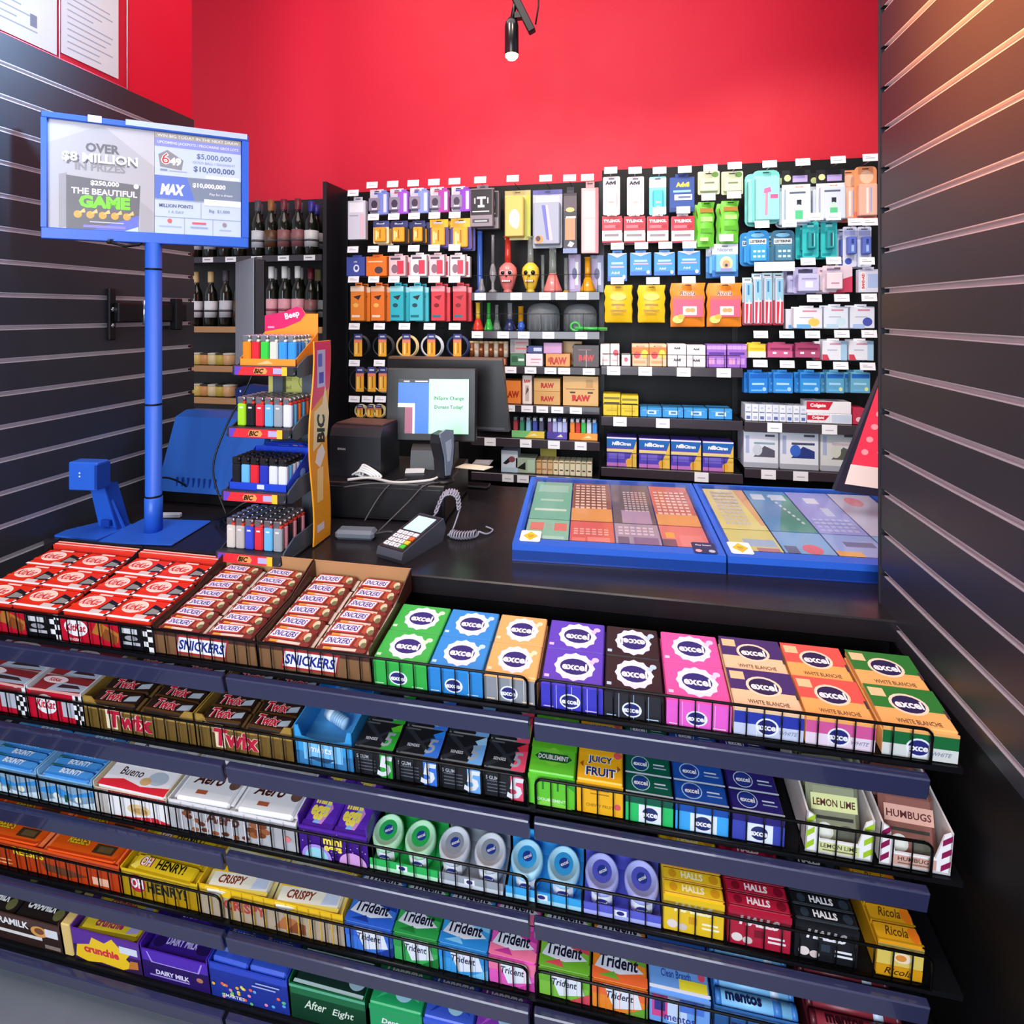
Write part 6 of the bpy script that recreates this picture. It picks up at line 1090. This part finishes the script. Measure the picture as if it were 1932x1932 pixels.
m = MB(); m.box((0, 0, 0), (.075, .001, .05), 'b8ac4c'); x, z = onY(*A5(1465, 830), YG + .09); solo(m, 'paper_note', 'note', 'olive yellow paper standing behind the narrow tan boxes', (x, YG + .094, shz(1, 5) + .0008)).scale = (1, 1, 2.1)
for q in range(5):
    m = MB(); m.lathe([(.018, 0), (.02, .004), (.02, .07), (.008, .09), (.008, .11)], 'glass_clear', 14); x, z = onY(*A5(1240 + 55 * q, 1040), YG + .05); solo(m, 'small_bottle', 'bottle', 'small clear bottle low behind the ticket tray, %s from left' % ORD[q], (x, YG + .05, z - .11), group='small clear bottles')
m = MB(); m.box((.01, YG + .0 - YP, 0), (.56, 0, .008), 'black_metal'); x, z = onY(889, 1, YG); P('shelf', MB().box((.004, YG - YP, 0), (.55, -.001, .008), 'black_metal'), RACK[1], None, (0, 0, onY(*A5(1240, 1040), YG + .05)[1] - .119))
# ---- bay 3: medicine
ADV = lambda c: [('t', 'Advil', .5, .82, .1, c, {'w': .7, 'bold': .06})]
for k, (x0, c, pc, nm) in enumerate(((62, 'd8d4d8', 'f2f0f0', 'left silver'), (226, 'd4d0d6', 'f0eeee', 'right silver'), (378, '7cd0dc', '48b8cc', 'turquoise'))):
    hang(A4, x0, 182, x0 + 116, 440, 'card', c, ([('q', 0, .72, 1, .96, 'eceaf0')] + ([('t', 'Advil', .45, .84, .1, '2c2830', {'w': .7, 'bold': .05})] if k < 2 else [('q', .2, .8, .8, .9, 'e8fafa')]), (.2, .12, .8, .62, pc, [('q', .2, .3, .8, .4, 'c8a8a0'), ('q', .3, .1, .7, .14, 'b8b0b0')])), '%s travel tube blister in the top medicine row' % nm, 'travel_tube_pack', 'medicine', 1, (115 + 165 * k, 148), th=.03, place=nm + ' travel tube blister')
hang(A4, 512, 170, 682, 425, 'box', '2a4890', [('t', 'Advil', .52, .78, .14, 'f0d03c', {'w': .72, 'bold': .06}), ('q', .15, .56, .85, .62, '8ac0e8'), ('q', .2, .34, .9, .5, 'e4e8f0'), ('q', .35, .39, .85, .45, '5a6a90'), ('q', 0, 0, 1, .12, '1c3470')], 'navy tablet pack with yellow lettering', 'tablet_pack', 'medicine', 1, (615, 142), th=.025, place='navy tablet pack')
for k, x in enumerate((708, 868)):
    hang(A4, x, 150, x + 148, 302, 'card', 'd4dcb8', ([('q', .1, .3, .9, .5, '8c9870'), ('e', .8, .85, .16, .12, '6c9c4c')], (.08, .1, .92, .66, 'd8dcb4', [('q', .2, .6, .8, .75, '707c54')])), 'pale green patch blister, %s in the top medicine row' % ['left', 'right'][k], 'patch_pack', 'medicine', 1, (788 + 164 * k, 130 - 14 * k), th=.02, place='%s pale green patch blister' % ['left', 'right'][k])
    hang(A4, 705 + 158 * k, 360 - 8 * k, 820 + 166 * k, 660 - 25 * k, 'bag', '6cc438', [('q', .1, .75, .9, .85, 'a87c30'), ('q', .15, .55, .85, .66, 'a8e880'), ('q', .15, .3, .85, .4, '58a82c'), ('q', .1, .12, .6, .2, 'c8f0a0')], 'bright green lozenge bag, %s of two' % ['left', 'right'][k], 'lozenge_bag', 'candy bag', 2, (775 + 172 * k, 328 - 14 * k), th=.03, dx=-.012, place='%s bright green lozenge bag' % ['left', 'right'][k], rz=.1)
TY = [('q', 0, .45, 1, 1, 'd42c3c'), ('t', 'TYLENOL', .5, .82, .12, 'fbe8e8', {'w': .86, 'bold': .06}), ('q', .1, .55, .9, .66, 'f07078'), ('e', .8, .6, .14, .08, 'a81c2c'), ('q', .12, .22, .85, .32, '8a7c84'), ('q', 0, 0, 1, .06, 'b82434')]
for k, (x0, x1) in enumerate(((58, 190), (205, 347), (363, 505), (527, 680))):
    hang(A4, x0, 440, x1, 632, 'box', 'f4eef0', TY, 'red and white tablet box, %s of four' % OL[k], 'tablet_box', 'medicine', 2 if k in (0, 1) else 1, (122 + 161 * k, 428 - 4 * k), th=.03, dx=.004, place='%s red and white tablet box' % OL[k])
for k, (x0, x1, y0, y1) in enumerate(((95, 225, 688, 895), (246, 390, 688, 856), (408, 550, 686, 856), (568, 720, 676, 852))):
    hang(A4, x0, y0, x1, y1, 'box', '3f90dc', [('p', [(0, 1), (1, 1), (.5, .84)], 'f0f0f4'), ('q', .2, .6, .8, .68, 'a8d4f8'), ('q', .15, .48, .85, .54, 'c8a8d0'), ('q', 0, 0, 1, .18, '2f6cc4'), ('e', .85, .14, .08, .08, 'c8e0f8'), ('t', 'Advil', .4, .3, .1, 'd8ecfc', {'w': .5})], 'sky blue tablet pouch, %s of four' % OL[k], 'tablet_pouch', 'medicine', 1, (160 + 162 * k, 660 - 3 * k), th=.02, place='%s sky blue tablet pouch' % OL[k])
hang(A4, 808, 640, 985, 862, 'card', '4c9ce0', ([('q', 0, .68, 1, 1, 'e8e8f0'), ('t', 'Nicoret', .5, .82, .1, '8a8ca0', {'w': .6}), ('q', 0, 0, 1, .2, '2c78c8')], (.1, .12, .9, .66, '70b8ec', [('e', .5, .5, .34, .44, 'e8c8a8'), ('e', .5, .45, .2, .25, 'd8a070'), ('e', .5, .38, .08, .1, '2a3c6c'), ('q', .2, .0, .8, .2, '8a90d8')])), 'blue and white pack with round peach picture', 'patch_pack', 'medicine', 2, (895, 603), th=.03, dx=-.02, place='blue pack with round picture')
for k, x in enumerate((75, 300)):
    hang(A4, x, 922, x + 182, 1172, 'bag', 'ecc01c', [('e', .5, .68, .3, .1, 'f4dc60'), ('q', .25, .45, .75, .49, 'a87c18'), ('q', .2, .3, .8, .33, 'a87c18'), ('q', .25, .22, .7, .25, 'a87c18'), ('e', .5, .4, .08, .04, 'd89a18')], 'yellow lozenge bag, %s of two' % ['left', 'right'][k], 'lozenge_bag', 'candy bag', 2, (160 + 240 * k, 893), th=.035, dx=.004, place='%s yellow lozenge bag' % ['left', 'right'][k])
for k, x in enumerate((522, 772)):
    hang(A4, x, 908, x + 232, 1202, 'bag', 'f08c28', [('q', .06, .22, .94, .62, 'e85c78'), ('p', [(.06, .62), (.94, .62), (.94, .72), (.06, .7)], 'f07050'), ('t', 'Ricola', .5, .76, .11, 'fdf4ec', {'w': .72, 'bold': .07, 'sh': .2}), ('t', 'Ricola', .5, .76, .1, '7a2c24', {'w': .68, 'bold': .02, 'sh': .2}), ('q', .35, .26, .75, .46, 'f8e0dc'), ('e', .5, .37, .08, .05, 'e8a060'), ('e', .63, .37, .08, .05, 'e8a060'), ('e', .2, .16, .16, .09, 'f4d070'), ('e', .3, .22, .1, .06, 'e8b040')], 'orange and pink herb candy bag, %s of two' % ['left', 'right'][k], 'herb_candy_bag', 'candy bag', 2, (642 + 263 * k, 888), th=.04, dx=.004, place='%s orange and pink candy bag' % ['left', 'right'][k])
# bay 3 shelves
ML = 'medicine box'
stand(A6, 45, 105, 110, (2, 0), 'f0e4e4', [('q', .2, .5, .8, .56, 'e0a0a4'), ('q', .2, .2, .8, .28, 'e0b0b4')], 'white and pink medicine box, first on the upper medicine shelf', ML.replace(' ', '_'), ML)
stand(A6, 112, 105, 175, (2, 0), 'f4eaea', [('e', .6, .6, .3, .15, 'e05060'), ('q', .2, .2, .8, .28, 'e0b0b4')], 'white medicine box with red spot, upper medicine shelf', 'medicine_box', ML)
stand(A6, 188, 175, 250, (2, 0), 'f2e6e6', [('e', .5, .55, .2, .2, 'd86070')], 'short white medicine box, upper medicine shelf', 'medicine_box', ML)
for k, x in enumerate((258, 376)):
    stand(A6, x, 104, x + 116, (2, 0), 'f4c8a0', [('q', 0, .55, 1, .86, 'f07c34'), ('e', .75, .55, .2, .2, 'f0d040'), ('e', .3, .5, .2, .16, 'e84c4c'), ('t', 'MOTRIN', .5, .9, .07, 'c84028', {'w': .8}), ('q', .1, .12, .8, .25, 'f0a070')], 'orange fruity medicine box, %s of two' % ['left', 'right'][k], 'medicine_box', ML)
for k, x in enumerate((500, 630)):
    stand(A6, x, 104 + 8 * k, x + 126, (2, 0), 'ece8ec', [('t', 'Advil', .5, .82, .1, '2c2c38', {'w': .8, 'bold': .06}), ('t', 'Advil', .5, .3, .12, '2c2c38', {'w': .8, 'bold': .06})] + lines(4, 'b8b4c0'), 'white medicine box with black lettering, %s of two' % ['left', 'right'][k], 'medicine_box', ML)
for k, x in enumerate((764, 902)):
    stand(A6, x, 106, x + 132, (2, 0), '9c68c8', [('q', 0, .78, 1, .94, 'c8a0e8'), ('q', .1, .55, .9, .66, '5a34a0'), ('q', .08, .14, .4, .4, 'e0a0d0'), ('q', .5, .14, .9, .4, 'c898e0')] + lines(4, '7a48a8'), 'purple medicine box, %s of two' % ['left', 'right'][k], 'medicine_box', ML)
for k, x in enumerate((64, 185)):
    stand(A6, x, 440 + 12 * k, x + 118, (2, 1), 'eccc24', [('q', .05, .75, .95, .86, '8a7c1c'), ('q', .05, .55, .95, .62, '3a3620'), ('q', .2, .2, .8, .28, 'c8a818'), ('q', .5, 0, .52, .5, 'c8a818')], 'yellow medicine box, %s of two on the middle medicine shelf' % ['left', 'right'][k], 'medicine_box', ML)
for k, (a, b) in enumerate(((314, 460), (464, 606), (610, 768), (774, 936))):
    stand(A6, a, 532 + 3 * k, b, (2, 1), '3c9ce4', [('q', .3, .3, .75, .75, 'd8f0fc'), ('q', .1, .7, .9, .8, '78c4f0'), ('q', .4, .4, .65, .6, '3c78c0')], 'low blue medicine box, %s of four' % OL[k], 'medicine_box', ML, d=.1)
for k, (a, b) in enumerate(((88, 290), (306, 515), (522, 726), (736, 945))):
    stand(A6, a, 730 + 10 * k, b, (2, 2), '5a4cc0', [('q', 0, .66, 1, .95, '2468b8'), ('q', 0, .95, 1, 1, 'ece8f4'), ('t', 'NeoCitran', .5, .78, .12, 'f4f8fc', {'w': .86, 'bold': .06, 'sh': .15}), ('e', .36, .8, .08, .07, 'e8ecf0'), ('q', 0, .5, 1, .6, 'e8d888'), ('q', .06, .26, .6, .46, '7a6cd8'), ('q', 0, .0, 1, .12, 'c07ac8'), ('p', [(.66, 0), (1, 0), (1, .9), (.9, .6)], 'ecc458'), ('e', .74, .16, .1, .12, 'f0b040')], 'blue and violet cold remedy box, %s of four' % OL[k], 'cold_remedy_box', ML)
# ---- bay 4: toiletries
hang(A4, 1082, 140, 1270, 500, 'round', '7cd8cc', ([('q', .1, .8, .9, .9, 'a8e8e0')], (.08, .05, .95, .85, '94dcd4', [('p', [(.35, .1), (.48, .1), (.5, .65), (.38, .65)], 'c890a8'), ('p', [(.3, .62), (.65, .66), (.6, .78), (.32, .74)], 'd870a0'), ('q', .6, .5, .95, .6, 'e85c90')])), 'mint green razor blister with pink razor', 'razor_pack', 'razor', 2, (1188, 105), th=.03, dx=-.022, place='mint green razor blister')
for k, x in enumerate((1285, 1520)):
    hang(A4, x, 138 - 4 * k, x + 195, 510 - 25 * k, 'round', 'dce4f0', ([('q', 0, .74, 1, 1, '1c1c20'), ('e', .2, .86, .12, .06, 'd8e8a0'), ('q', .38, .78, .9, .9, 'b8a8e0'), ('t', 'BIC', .62, .67, .07, 'e88a28', {'w': .4, 'bold': .06})], (.08, .03, .95, .66, 'd4e0f0', [('q', .1, .84, .8, .9, '5a6a80'), ('q', .42, .5, .62, .66, '26303c'), ('e', .5, .42, .12, .1, 'c8e8d4'), ('q', .35, .08, .68, .34, '58c88c')])), 'clear razor blister with black header, %s of two' % ['left', 'right'][k], 'razor_pack', 'razor', 2, (1412 + 238 * k, 92 - 15 * k), th=.03, dx=-.018, place='%s black-headed razor blister' % ['left', 'right'][k])
hang(A4, 1780, 112, 1935, 470, 'round', 'f0a06c', ([('e', .55, .8, .3, .12, 'f8d0b0'), ('q', 0, 0, 1, .15, 'f0785c')], (.1, .05, .9, .65, 'f4c0a8', [('q', .35, .05, .5, .9, 'fbf0ec'), ('q', .6, .1, .7, .9, 'b0b8e8')])), 'orange and coral razor blister at the right end', 'razor_pack', 'razor', 2, (1868, 62), th=.03, dx=-.05, place='orange razor blister')
LI = lambda c: ([('q', .12, .6, .88, .76, 'e4e8ec'), ('t', 'LISTERINE', .5, .68, .08, '24303c', {'w': .68, 'bold': .05}), ('e', .5, .86, .3, .06, '80c4e8')], (.14, .08, .86, .56, c, [('q', .1 + .3 * q, .2, .3 + .3 * q, .35, 'c8e8f4') for q in range(3)] + [('q', .1 + .3 * q, .55, .3 + .3 * q, .7, 'c8e8f4') for q in range(3)]))
hang(A4, 1040, 550, 1195, 780, 'round', '2c8cd0', LI('3c9cdc'), 'bright blue breath strip pack', 'breath_strip_pack', 'breath strips', 2, (1137, 512), th=.025, dx=-.02, place='bright blue breath strip pack')
hang(A4, 1208, 548, 1370, 778, 'round', '3a6c88', LI('48809c'), 'slate blue breath strip pack', 'breath_strip_pack', 'breath strips', 2, (1320, 507), th=.025, dx=-.02, place='slate blue breath strip pack')
for k, x in enumerate((1425, 1552)):
    hang(A4, x, 488 - 5 * k, x + 112, 730, 'card', '34c4c4', ([('q', .3, .84, .7, .9, 'a8f0f0'), ('q', .1, .04, .6, .12, '1c98a0')], (.26, .22, .72, .72, '2a9ca4', [('q', .3, .1, .7, .9, '2a4858'), ('q', .7, .1, .9, .9, '5ae0e0')])), 'aqua floss pack, %s of two' % ['left', 'right'][k], 'floss_pack', 'dental floss', 2, (1500 + 118 * k, 460), th=.03, dx=-.016, place='%s aqua floss pack' % ['left', 'right'][k])
for k, x in enumerate((1702, 1802)):
    hang(A4, x, 522, x + 96, 795, 'card', 'd8e0f4', ([('q', .1, .78, .9, .95, 'b0bce8'), ('e', .4, .14, .25, .08, '3c54b8')], (.2, .3, .8, .74, '5c74cc', [('q', .3, .1, .7, .5, 'a8c4f0'), ('q', .3, .6, .7, .9, '2c3c90')])), 'white and blue grooming pack, %s of two' % ['left', 'right'][k], 'grooming_pack', 'grooming pack', 2, (1768 + 97 * k, 496), th=.03, dx=-.014, place='%s white and blue grooming pack' % ['left', 'right'][k])
m = MB(); (xa, za), (xb, zb) = onY(*A4(1085, 768), YG - .02), onY(*A4(1358, 826), YG - .02); m.box((0, 0, 0), (xb - xa, .0015, za - zb), 'tag'); m.tube([((xb - xa) * .5, .002, (za - zb) * .3), ((xb - xa) * .5, .2, (za - zb) * .3)], .002, 'steel', 5); solo(m, 'price_strip', 'price tag', 'long blank white price strip above the toothbrushes', (xa, YG - .02, zb))
for k, x in enumerate((1012, 1076, 1146, 1222)):
    hang(A4, x, [870, 842, 838, 838][k], x + 72, 1195, 'card', ['b84458', 'd8344c', 'd4304a', 'd8344c'][k], ([('q', 0, .48, 1, 1, 'b8d8e4'), ('q', .1, .9, .9, .97, 'e8f0f4')], (.12, .03, .88, .9, 'c8ccd8', [('q', .0, .52, 1, 1, '8cc0d8'), ('q', 0, 0, 1, .48, 'd02c44'), ('p', [(.3, .0), (.62, .0), (.7, .5), (.5, .6)], 'f0ecf0'), ('q', .3, .7, .6, .95, '3a7cb0')])), 'red and pale blue toothbrush pack, %s of four' % OL[k], 'toothbrush_pack', 'toothbrush', 1, None, th=.025)
hang(A4, 1368, 798, 1536, 975, 'card', 'b8b4dc', ([('q', .2, .78, .8, .92, '3c3c58')], (.1, .05, .95, .72, 'c4c4e8', [('q', .3, .2, .7, .6, 'e8e8f8'), ('q', .1, .7, .9, .8, '9c94c8')])), 'lilac cotton swab blister', 'blister_pack', 'hanging pack', 2, (1447, 763), th=.04, dx=-.03, place='lilac blister')
hang(A4, 1562, 788, 1768, 968, 'card', 'e4d0dc', ([('p', [(.45, .0), (1, 0), (1, .6), (.7, .5)], 'c83c5c'), ('q', .15, .82, .6, .9, '8a7c9c')], (.08, .1, .6, .72, 'ecdce4', [('q', .2, .3, .8, .4, 'b88ca0')])), 'white and crimson blister', 'blister_pack', 'hanging pack', 2, (1620, 757), th=.03, dx=-.014, place='white and crimson blister')
hang(A4, 1790, 800, 1945, 972, 'box', 'd8dcf0', [('t', 'BAND-AID', .2, .5, .8, 'c8343c', {'rot': 1.5708, 'w': .3}) if False else ('q', .08, .1, .3, .9, 'f4ecf0'), ('t', 'BAND-AID', .19, .5, .11, 'c8343c', {'rot': 1.5708, 'bold': .05}), ('q', .4, .2, .95, .8, 'a8c0e8')], 'pale pack with red upright lettering', 'bandage_box', 'bandages', 1, (1845, 760), th=.03, place='pale pack with red lettering')
for k, (x0, x1, y0, c) in enumerate(((1352, 1545, 1062, 'e4e6f0'), (1556, 1720, 1052, 'dce8f4'), (1734, 1898, 1052, 'e0e8f6'))):
    hang(A4, x0, y0, x1, 1215, 'box', c, [('q', .3, .8, .8, .88, 'd0889c'), ('q', .1, 0, .6, .2, ['6cb0e4', 'b8d8ec', 'a8c4ec'][k]), ('e', .7, .3, .2, .2, ['f0c860', 'c8e4f0', '4a54b0'][k]), ('q', .2, .5, .7, .55, 'b0b8d0')], 'white first-aid box with %s spot' % ['yellow', 'pale blue', 'indigo'][k], 'first_aid_box', 'first aid', 2, (1490 + 185 * k, 1012 - 3 * k), th=.035, dx=-.02, place='first-aid box with %s spot' % ['yellow', 'pale blue', 'indigo'][k])
for k, (x0, x1, c, nm) in enumerate(((1045, 1162, 'e8cc3c', 'yellow and white'), (1176, 1342, 'b84c78', 'magenta'), (1362, 1528, 'a04068', 'dark magenta'))):
    hang(A4, x0, 1308, x1, 1412, 'box', c, [('q', 0, .0, 1, .45, ['ece8d8', 'c8608c', 'b05078'][k]), ('q', .1, .55, .9, .7, ['d8b020', '8a2c58', '7a2448'][k]), ('q', .2, .25, .35, .4, 'f8f0f4'), ('q', .65, .25, .8, .4, 'f8f0f4')], '%s small pack in the lower toiletry row' % nm, 'small_pack', 'hanging pack', 2, (1128 + 175 * k, 1256), th=.025, dx=-.012, place='%s small pack' % nm)
for k, x in enumerate((1545, 1725)):
    hang(A4, x, 1285, x + 165, 1432, 'box', 'e8ecf6', [('q', .3, .8, .8, .88, 'd890a8'), ('q', .75, 0, 1, 1, 'a8d0ec'), ('p', [(0, 0), (.3, 0), (.2, .3), (0, .3)], 'd04058'), ('q', .2, .5, .6, .56, 'b8c0d8')], 'white pack with red corner, %s of two' % ['left', 'right'][k], 'first_aid_box', 'first aid', 2, (1675 + 185 * k, 1252), th=.03, dx=-.018, place='%s white pack with red corner' % ['left', 'right'][k])
for k, (x0, x1, c) in enumerate(((1048, 1180, '2c84dc'), (1215, 1346, '3490e0'), (1395, 1532, '3494e0'), (1572, 1692, '5ca8d0'), (1736, 1868, '68b0d0'))):
    hang(A6, x0, 280, x1, 438, 'box', c, [('q', .05, .72, .95, .92, '1c64c0'), ('q', .15, .4, .8, .5, 'a8d8f8'), ('q', .1, .1, .7, .18, '70b8f0'), ('e', .8, .2, .1, .1, 'd8e8a0' if k > 2 else 'a8d4f8')], '%s tissue pack, %s in the lowest hanging row' % (['blue', 'blue', 'blue', 'green-blue', 'green-blue'][k], OL[k]), 'tissue_pack', 'tissues', 2, (1125 + 181 * k, 235 + 5 * k), th=.03, dx=-.012, place='%s tissue pack' % OL[k], rz=.12 if k == 0 else 0)
for k in range(9):
    stand(A6, 1022 + 46.4 * k, 510 + 2 * k, 1067 + 46.4 * k, (3, 0), ['dce4f0', 'e8ecf4'][k % 2], [('q', .1, .5, .9, .56, '5a6a90'), ('q', .2, .1, .8, .3, ['5c6cb0', 'a8b4d8'][k % 2]), ('q', .3, .75, .7, .85, 'b8c4dc')], 'white toothpaste box on end, %s from the left' % ORD[k], 'toothpaste_box', 'toothpaste', grp='toothpaste boxes on end')
z1 = stand(A6, 1442, 570, 1745, (3, 0), 'eceef4', [('p', [(0, .3), (.4, .3), (.5, .8), (0, .8)], 'd0243c'), ('t', 'Colgate', .24, .55, .36, 'f8f4f4', {'w': .34, 'bold': .05}), ('q', .55, .1, .98, .9, 'c8d8ec')] + lines(8, 'd0d4e0'), 'wide red and white toothpaste box, lower of two', 'toothpaste_box', 'toothpaste')
stand(A6, 1436, 490, 1740, (3, 0), 'f2f2f6', [('p', [(0, .3), (.5, .3), (.6, 1), (0, 1)], 'd0243c'), ('t', 'Colgate', .26, .64, .4, 'f8f4f4', {'w': .4, 'bold': .05})], 'wide red and white toothpaste box, upper of two', 'toothpaste_box', 'toothpaste', z=z1 + .0006)
stand(A6, 1750, 535, 1830, (3, 0), 'c03050', [('e', .5, .3, .25, .15, 'f0c8d4')], 'crimson box beside the wide toothpaste boxes', 'toothpaste_box', 'toothpaste')
for k, (a, b, c) in enumerate(((1012, 1248, 'dfe3ee'), (1258, 1520, 'e2e6f0'), (1532, 1790, 'd8dcdc'))):
    stand(A6, a, 695, b, (3, 1), c, [('p', [(.28, .3), (.6, .62), (.9, .5), (.9, .3)], ['5a5868', '2c3c80', '5c6058'][k]), ('e', .4, .5, .14, .16, ['c8d0dc', '3c68c8', 'd4d8d0'][k]), ('q', .3, .66, .9, .72, ['88a8b8', '404868', 'c8b8c0'][k]), ('q', .0, .0, 1, .14, 'a8acb8'), ('q', .62, .88, .9, .94, '50505c'), ('q', .06, .4, .16, .9, 'a8b4d8')], 'white boxed device with %s, bottom toiletry shelf' % ['grey arc', 'dark blue picture', 'olive picture'][k], 'device_box', 'boxed device', d=.12)
m = MB(); m.lathe([(.03, 0), (.04, .02), (.038, .05), (.015, .07)], 'e8e8e8', 18); x, z = onY(1525, 935, YG + .05); solo(m, 'white_jar', 'jar', 'rounded white jar low behind the right ticket tray', (x, YG + .05, z - .06))
P('shelf', MB().box((.004, YG - YP, 0), (.55, -.001, .008), 'black_metal'), RACK[3], None, (0, 0, z - .069))
# ---- wine rack at the left
def A8(x, y): return 360 + x / 4.293, 350 + y / 4.293
xa, xb = xY(372, YG + .02) - .25, xe - .03
t = thing('wine_rack', 'store shelving', 'black wine rack behind the end of the left wall', (xa, YP + .05, 0)); WXA = xa
zw = onY(540, 374, YP)[1]; m = MB(); m.box((0, 0, 0), (xb - xa, .02, zw), '1a0f14'); P('back_board', m, t)
WZ = [onY(540, 482, YG)[1], onY(540, 617, YG)[1], onY(395, 690, YG)[1], onY(395, 750, YG)[1]]
for k, z in enumerate(WZ):
    s = P('shelf', MB().box((0, YG - YP - .05, -.01), (xb - xa, -.001, 0), 'black_metal'), t, None, (0, 0, z))
    m = MB(); m.box((.001, YG - YP - .06, -.03), (xb - xa - .001, YG - YP - .05, .001), 'back_rail' if k in (0,) else 'b88a5c', .002); P('price_rail', m, s)
    if k == 0:
        for x in (140, 325, 535, 752, 962):
            X_ = xY(A8(x, 0)[0], YG - .01) - xa; m = MB(); m.box((X_ - .03, YG - YP - .0625, -.027), (X_ + .03, YG - YP - .061, -.002), 'tag'); m.q(front((X_ - .02, YG - YP - .0625, -.02)), 0, .004, .035, .009, '8a8488'); P('price_tag', m, s)
WB = {}
def bottle_w(px, k, dy, h, kind, lab):
    x = xY(A8(px, 0)[0], YG + dy)
    cap, lc, gl, rad = {'white': ('e8ece8', 'd89aa4', 'wine_glass', .0305), 'dark': ('4a4a54', 'c8ccd4', 'wine_glass', .0305), 'red': ('6a2430', '8c5a5c', 'wine_glass', .0305), 'gold': ('d8c088', 'e4e8ec', 'wine_glass', .031), 'blue': ('2c2c8c', 'd8d8d8', 'wine_glass', .033), 'amber': ('8a5a30', '5a3a24', 'wine_glass', .0305)}[kind]
    key = (kind, round(h, 2))
    if key not in WB:
        r = thing('wine_bottle', 'wine bottle', lab, (x, YG + dy, WZ[k] + .0006), group='bottles on the wine rack')
        m = MB(); m.lathe([(rad * .9, 0), (rad, .006), (rad, h * .58), (rad * .85, h * .65), (rad * .45, h * .74), (.0135, h * .8), (.0135, h * .99)], gl, 20); P('bottle_glass', m, r)
        m = MB(); m.lathe([(.0148, h * .8), (.0155, h * .82), (.0155, h), (0, h)], cap, 16); P('capsule', m, r)
        m = MB(); m.lathe([(rad + .0006, h * .16), (rad + .0006, h * .46)], lc, 20); m.lathe([(rad + .001, h * .26), (rad + .001, h * .3)], '8a3c48' if kind == 'white' else '4a4a4c', 20); P('bottle_label', m, r); WB[key] = r
    else: dup(WB[key], lab, (x, YG + dy, WZ[k] + .0006))
for k, (x, kd) in enumerate(((545, 'dark'), (650, 'amber'), (755, 'red'), (868, 'red'))):
    for j in (0, 1): bottle_w(x + 18 * j, 0, .05 + .085 * j, .285, kd if j == 0 else 'dark', 'dark wine bottle on the upper wine shelf, %s, %s row' % (OL[k], ['front', 'back'][j]))
for j in (0, 1): bottle_w(978 + 40 * j, 0, .05 + .085 * j, .27, 'blue', 'white-labelled bottle with blue cap at the upper shelf end, %s one' % ['front', 'back'][j])
for k, x in enumerate((40, 160, 280, 400)): bottle_w(x, 0, .05, .27, ['gold', 'dark', 'amber', 'gold', 'red'][k], 'wine bottle under the lottery sign, %s from the left' % ORD[k])
for k, x in enumerate((548, 655, 762, 868)):
    for j in (0, 1): bottle_w(x + 26 * j, 1, .05 + .085 * j, .3, 'white', 'white-capped wine bottle on the lower wine shelf, %s, %s row' % (OL[k], ['front', 'back'][j]))
for j, x in enumerate((972, 1030)): bottle_w(x, 1, .06 + .08 * j, .29, ['red', 'gold'][j], '%s wine bottle beside the white-capped ones' % ['red-capped', 'gold-capped'][j])
for k, x in enumerate((45, 165, 285, 400)): bottle_w(x, 1, .05, .28, ['gold', 'gold', 'dark', 'amber', 'dark'][k], 'bottle on the lower wine shelf left of the dark screen, %s from the left' % ORD[k])
for k in (2, 3):
    for q in range(5):
        x = xY(A8(75 + 62 * q, 0)[0], YG + .06); r = thing('food_jar', 'food jar', 'clear snack tub with yellow food, %s shelf under the wine, %s from the left' % (['upper', 'lower'][k - 2], ORD[q]), (x, YG + .06, WZ[k] + .0006), group='snack tubs')
        m = MB(); m.lathe([(.03, 0), (.035, .004), (.035, .05), (.034, .052)], ['e0c468', 'd89a58', 'e8d4a0', 'c8b048', 'e0b07c'][q], 18); P('tub', m, r); m = MB(); m.lathe([(.036, .052), (.037, .06), (0, .062)], ['d8d8c8', '3a3a34'][q % 2], 18); P('tub_lid', m, r)
